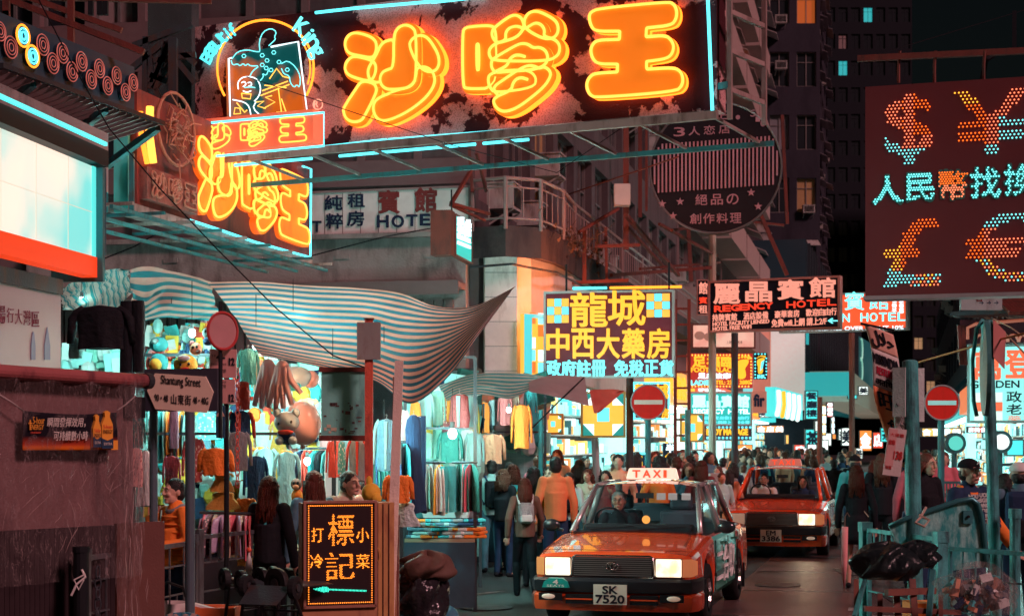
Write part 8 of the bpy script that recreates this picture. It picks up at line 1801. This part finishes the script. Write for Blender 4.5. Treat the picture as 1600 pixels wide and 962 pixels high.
# ---- people one can tell apart
o, hc = person('woman in an orange quilted jacket and grey hood looking left behind the railing', 273, 14.3, 748, -48, 'orange', 'navy', 'black', 'tied', 2, 'hold', True, True, 0)
MB().tube([V(.085 * math.cos(t), .02 + .075 * math.sin(t), 1.45 - .05 * max(0, -math.sin(t))) for t in [k * math.tau / 16 for k in range(16)]], .028, 8, True).build('hood', CL['grey'], o, smooth=True)
for k in range(7): MB().tube([V((.178 - .012 * abs(k - 3) * .4) * math.cos(t), .006 + .12 * math.sin(t), 1.36 - k * .07) for t in [q * math.tau / 20 for q in range(20)]], .012, 5, True).build('quilt_fold', CL['orange'], o, smooth=True)
MB().box(-.035, -.33, 1.10, .035, -.32, 1.23).build('phone', BLK, o); MB().tube([V(-.05, -.11, 1.42), V(-.03, -.14, 1.2), V(0, -.3, 1.15)], .008, 5).build('scarf', CL['mint'], o)
o, hc = person('woman seen from behind in a black coat with a teal shoulder strap', 421, 14.9, 744, 160, 'black', 'black', 'red', 'long', 0, 'stand', True, True)
MB().tube([V(-.13, -.02, 1.44), V(-.02, .125, 1.25), V(.12, .10, 1.02)], .014, 6).build('strap', CL['teal'], o); MB().cbox((.24, .0, .95), .1, .24, .2, .1).build('handbag', CL['gold'], o)
o, hc = person('woman with long auburn hair in a dark grey coat behind the LED board', 490, 15.2, 736, 200, 'denim', 'black', 'red', 'long', 0, 'stand', True, True)
person('man in a beige jacket looking down beside the LED menu board', 541, 15.4, 733, 48, 'beige', 'navy', 'black', 'short', 0, 'hold', True, False, 1)
person('young woman with dark hair glancing up beside the man in beige', 561, 15.9, 752, -20, 'navy', 'black', 'black', 'short', 2, 'stand', True, True)
o, hc = person('man in a white shirt and pale jeans with a navy backpack', 768, 24.2, 719, 196, 'pale_teal', 'denim', 'black', 'short', 0, 'reach', True); o.children[2].material_slots[0].material = M('pale_jeans_cloth', (.16, .36, .38), .8, bump=.4, bsc=9); backpack(o, 'black', 'navy')
MB().tube([V(-.1, .288, 1.08), V(-.03, .292, 1.3)], .006, 5).tube([V(.06, .288, 1.06), V(.03, .292, 1.28)], .006, 5).build('piping', CL['orange'], o)
o, hc = person('woman in a maroon jacket with a small glittering silver backpack walking away', 820, 20.2, 747, 186, 'brown', 'black', 'red', 'long', 0, 'walk', True, True); backpack(o, M('silver_glitter', (.5, .48, .5), .3, .7, bump=1, bsc=60, dirt=(.2, .18, .2), dsc=20), 'white', .11, .15, 1.22)
person('man in a plain orange shirt standing with his back turned', 868, 21.6, 714, 188, 'salmon', 'navy', 'black', 'short', 1, 'stand', True)
person('woman with black hair and a yellow jacket beside the silver backpack', 834, 21.8, 729, 170, 'yellow', 'black', 'black', 'long', 0, 'strap', True, True)
person('man in a dark red top facing the camera behind the backpack wearers', 797, 25.2, 722, 10, 'maroon', 'black', 'black', 'short', 1, 'stand', True)
person('smiling woman with dark hair left of the man in orange', 858, 23.6, 729, -15, 'black', 'black', 'black', 'long', 2, 'stand', True, True)
person('person in a dark hood shopping behind the man with the navy backpack', 787, 23.4, 733, 150, 'black', 'navy', 'brown', 'curly', 0, 'hold', False, True)
o, hc = person('man in black driving the nearer taxi', 0, 1, 0, 0, 'black', 'navy', 'grey', 'short', 1, 'drive', True, H=1.66, loc=(0, 0, 0))
tt = [q for q in bpy.data.objects if q.name == 'taxi'][0]; t2 = [q for q in bpy.data.objects if q.name == 'taxi.001'][0]
def incar(o, t, x, y, z, rz=0): ca, sa = math.cos(t.rotation_euler.z), math.sin(t.rotation_euler.z); o.location = t.location + V(x * ca - y * sa, x * sa + y * ca, z); o.rotation_euler = (0, 0, t.rotation_euler.z + rz)
incar(o, tt, -.34, 2.1, -.32); MB().tube([hc + V(-.05, -.098, .016), hc + V(0, -.102, .018), hc + V(.05, -.098, .016)], .003, 4).build('glasses', CHR, o)
o, hc = person('person in white driving the second taxi', 0, 1, 0, 0, 'white', 'navy', 'black', 'short', 1, 'drive', True, H=1.66, loc=(0, 0, 0)); incar(o, t2, -.34, 2.1, -.32)
o, hc = person('passenger in the second taxi looking down', 0, 1, 0, 0, 'navy', 'navy', 'black', 'long', 0, 'drive', True, True, H=1.6, loc=(0, 0, 0)); incar(o, t2, .34, 2.1, -.30)
o, hc = person('woman with long brown hair in a black dress carrying a closed umbrella', 1338, 21.6, 727, 172, 'black', 'black', 'red', 'long', 0, 'stand', True, True, kind='skirt')
MB().tube([V(.10, -.10, 1.42), V(.0, .125, 1.2), V(-.16, .1, 1.0)], .007, 5).build('bag_strap', CL['beige'], o)
u = root('umbrella', 'closed pale pink umbrella held by the woman in the black dress', 'umbrella', G(1319, 21.2)); m = MB(); m.tube([V(0, 0, .06), V(.0, 0, .35), V(.01, 0, .82)], lambda t: .012 + .032 * math.sin(min(1, t * 1.15) * math.pi * .62), 10).build('canopy', CL['pink'], u, smooth=True); MB().tube([V(0, 0, .0), V(.01, 0, .95), V(.04, 0, 1.0), V(.07, 0, .95)], .008, 6).build('handle', CL['brown'], u)
o, hc = person('man in a black flat cap and teal shirt behind the umbrella carrier', 1336, 24.5, 711, 178, 'teal', 'navy', 'black', 'cap', 1, 'stand', True); cap_hat(o, hc, CL['black'], False); backpack(o, 'navy', 'teal', .13, .18)
person('man in a dark suit walking away along the road', 1303, 34.5, 717, 175, 'black', 'black', 'black', 'short', 1, 'walk', True)
person('woman with long dark hair in black left of the halal banner', 1377, 23.0, 709, 178, 'black', 'black', 'brown', 'long', 0, 'stand', True, True)
person('woman with wavy brown hair in a black cardigan', 1448, 18.6, 709, 40, 'black', 'navy', 'brown', 'curly', 2, 'hold', True, True)
o, hc = person('person in a striped red and white beanie behind the wavy haired woman', 1432, 21.5, 705, 170, 'rose', 'navy', 'brown', 'long', 0, 'stand', False, True); m = MB()
m.k = 0
rows = [[hc + V(.092 * math.cos(t) * math.cos(a), .018 + .106 * math.cos(t) * math.sin(a), .03 + .10 * math.sin(t)) for a in [k * math.tau / 18 for k in range(18)]] for t in [q * math.pi / 18 for q in range(10)]]
for i in range(9): m.grid(rows[i:i + 2], i % 2, closed=True)
m.build('beanie', [CL['red'], CL['white']], o)
PJ = M('lettered_jacket_cloth', (.03, .05, .08), .7, bump=.3, bsc=6); o, hc = person('man in black cap and navy lettered jacket with orange sleeves by the bent board', 1514, 15.0, 716, 30, 'navy', 'navy', 'black', 'cap', 0, 'rest', True)
cap_hat(o, hc, CL['black']); MB().tube([V(.08 * math.cos(t), .015 + .07 * math.sin(t), 1.45 - .06 * max(0, -math.sin(t))) for t in [k * math.tau / 16 for k in range(16)]], .024, 8, True).build('hood', CL['orange'], o, smooth=True)
MB().tube([V(.235, .0, 1.22), V(.27, -.06, 1.13), V(.325, -.19, .95)], lambda t: .068 - .016 * t, 12).build('sleeve', CL['orange'], o, smooth=True); MB().tube([V(-.235, .0, 1.22), V(-.245, -.03, 1.13), V(-.13, -.20, 1.03)], lambda t: .068 - .016 * t, 12).build('sleeve', CL['orange'], o, smooth=True)
WL = M('jacket_white_print', (.6, .62, .6), .6)
for k, (s_, z) in enumerate((('NOU', 1.36), ('RIGS', 1.315), ('IONW', 1.27), ('RIDE', 1.225), ('OVNA', 1.18), ('TRI', 1.135))): ltx(o, s_, -.13 + .02 * (k % 2), z, .11, .034, WL, -.126, .07); ltx(o, s_[::-1], .0, z + .01, .12, .034, WL, -.126, .07)
ltx(o, 'A', -.018, hc.z + .07, .035, .03, WL, hc.y - .1, .05)
o, hc = person('person in a white cap and dark backpack at the right edge of the picture', 1592, 15.6, 722, 176, 'denim', 'navy', 'black', 'cap', 0, 'stand', True); cap_hat(o, hc, CL['white']); backpack(o, 'navy', 'black', .16, .24)
ltx(o, 'B', -.02, hc.z + .065, .04, .035, INK, hc.y - .1, .05)
person('person in a red jacket behind the thin teal pole', 1572, 19.5, 745, 170, 'red', 'navy', 'black', 'short', 0, 'stand')
o, hc = person('person in a teal checked shirt between the teal pole and the right edge', 1570, 16.5, 740, 176, 'teal_print', 'navy', 'black', 'short', 0, 'stand')
o, hc = person('man in a patterned grey cap just left of the taxi roof sign', 962, 26.5, 721, 5, 'black', 'navy', 'black', 'cap', 1, 'stand', True); cap_hat(o, hc, CL['grey'])
person('bald looking man in dark red right of the taxi roof sign', 1038, 25.5, 722, 180, 'maroon', 'navy', 'brown', 'short', 1, 'stand')
person('curly haired man in a dark teal jacket behind the taxi roof', 1077, 26.5, 712, -70, 'denim', 'navy', 'black', 'curly', 0, 'stand', True)
person('woman with long auburn hair beside the curly haired man', 1096, 25.2, 719, 175, 'maroon', 'navy', 'red', 'long', 0, 'stand', False, True)
# ---- the rest of the crowd

rng = random.Random(42); TP = ['teal', 'navy', 'salmon', 'maroon', 'grey', 'orange', 'pale_teal', 'beige', 'denim', 'peach', 'rose', 'black', 'white']
crowd = [(905, 718, 27), (918, 733, 25.5), (890, 738, 24.5), (898, 728, 28.5), (932, 726, 27.5), (946, 735, 25), (985, 728, 27.3), (1012, 730, 29), (1058, 730, 28), (1024, 722, 31), (1122, 728, 31), (1130, 715, 33), (1146, 722, 31), (1161, 726, 35), (1172, 712, 38), (808, 722, 27), (842, 731, 26), (880, 724, 30), (1128, 738, 28.5), (1140, 733, 29.5)]
for k in range(64):
    Y = rng.uniform(36, 62); crowd.append((rng.uniform(1145, 1345), 690 + rng.uniform(.16, .38) * F / Y, Y))
for k in range(16):
    Y = rng.uniform(25, 45); crowd.append((rng.uniform(1350, 1480), 690 + rng.uniform(.16, .34) * F / Y, Y))
for k in range(12): Y = rng.uniform(31, 50); crowd.append((rng.uniform(880, 1130), 690 + rng.uniform(.14, .3) * F / Y, Y))
for k in range(24): Y = rng.uniform(24.5, 33); crowd.append((rng.uniform(775, 1120), 690 + rng.uniform(.13, .36) * F / Y, Y))
crowd.sort(); poses = [('stand', 0, 'short'), ('walk', 0, 'short'), ('stand', 1, 'long'), ('walk', 1, 'long'), ('hold', 0, 'short'), ('strap', 1, 'curly')]
for k, (px, ty, Y) in enumerate(crowd):
    ps, fm, hk = poses[rng.randrange(6)]; c = TP[rng.randrange(len(TP))]; hr = rng.choice(['black', 'black', 'brown', 'red', 'black'])
    front = rng.random() < .45
    cq = person(f'crowd member in {c.replace("_", " ")} with {hk} {hr} hair, {NUM(k + 1)} from left in background crowd', px, Y, ty, rng.uniform(-40, 40) + (0 if front else 180), c, rng.choice(['navy', 'black', 'denim']), hr, hk, rng.randrange(3), ps, False, bool(fm), group='people in the background crowd')
    if not front and rng.random() < .4: backpack(cq[0], rng.choice(('navy', 'black', 'teal', 'rose', 'grey')), 'black', .13, .18)
bpy.data.scenes.remove(_tmp)
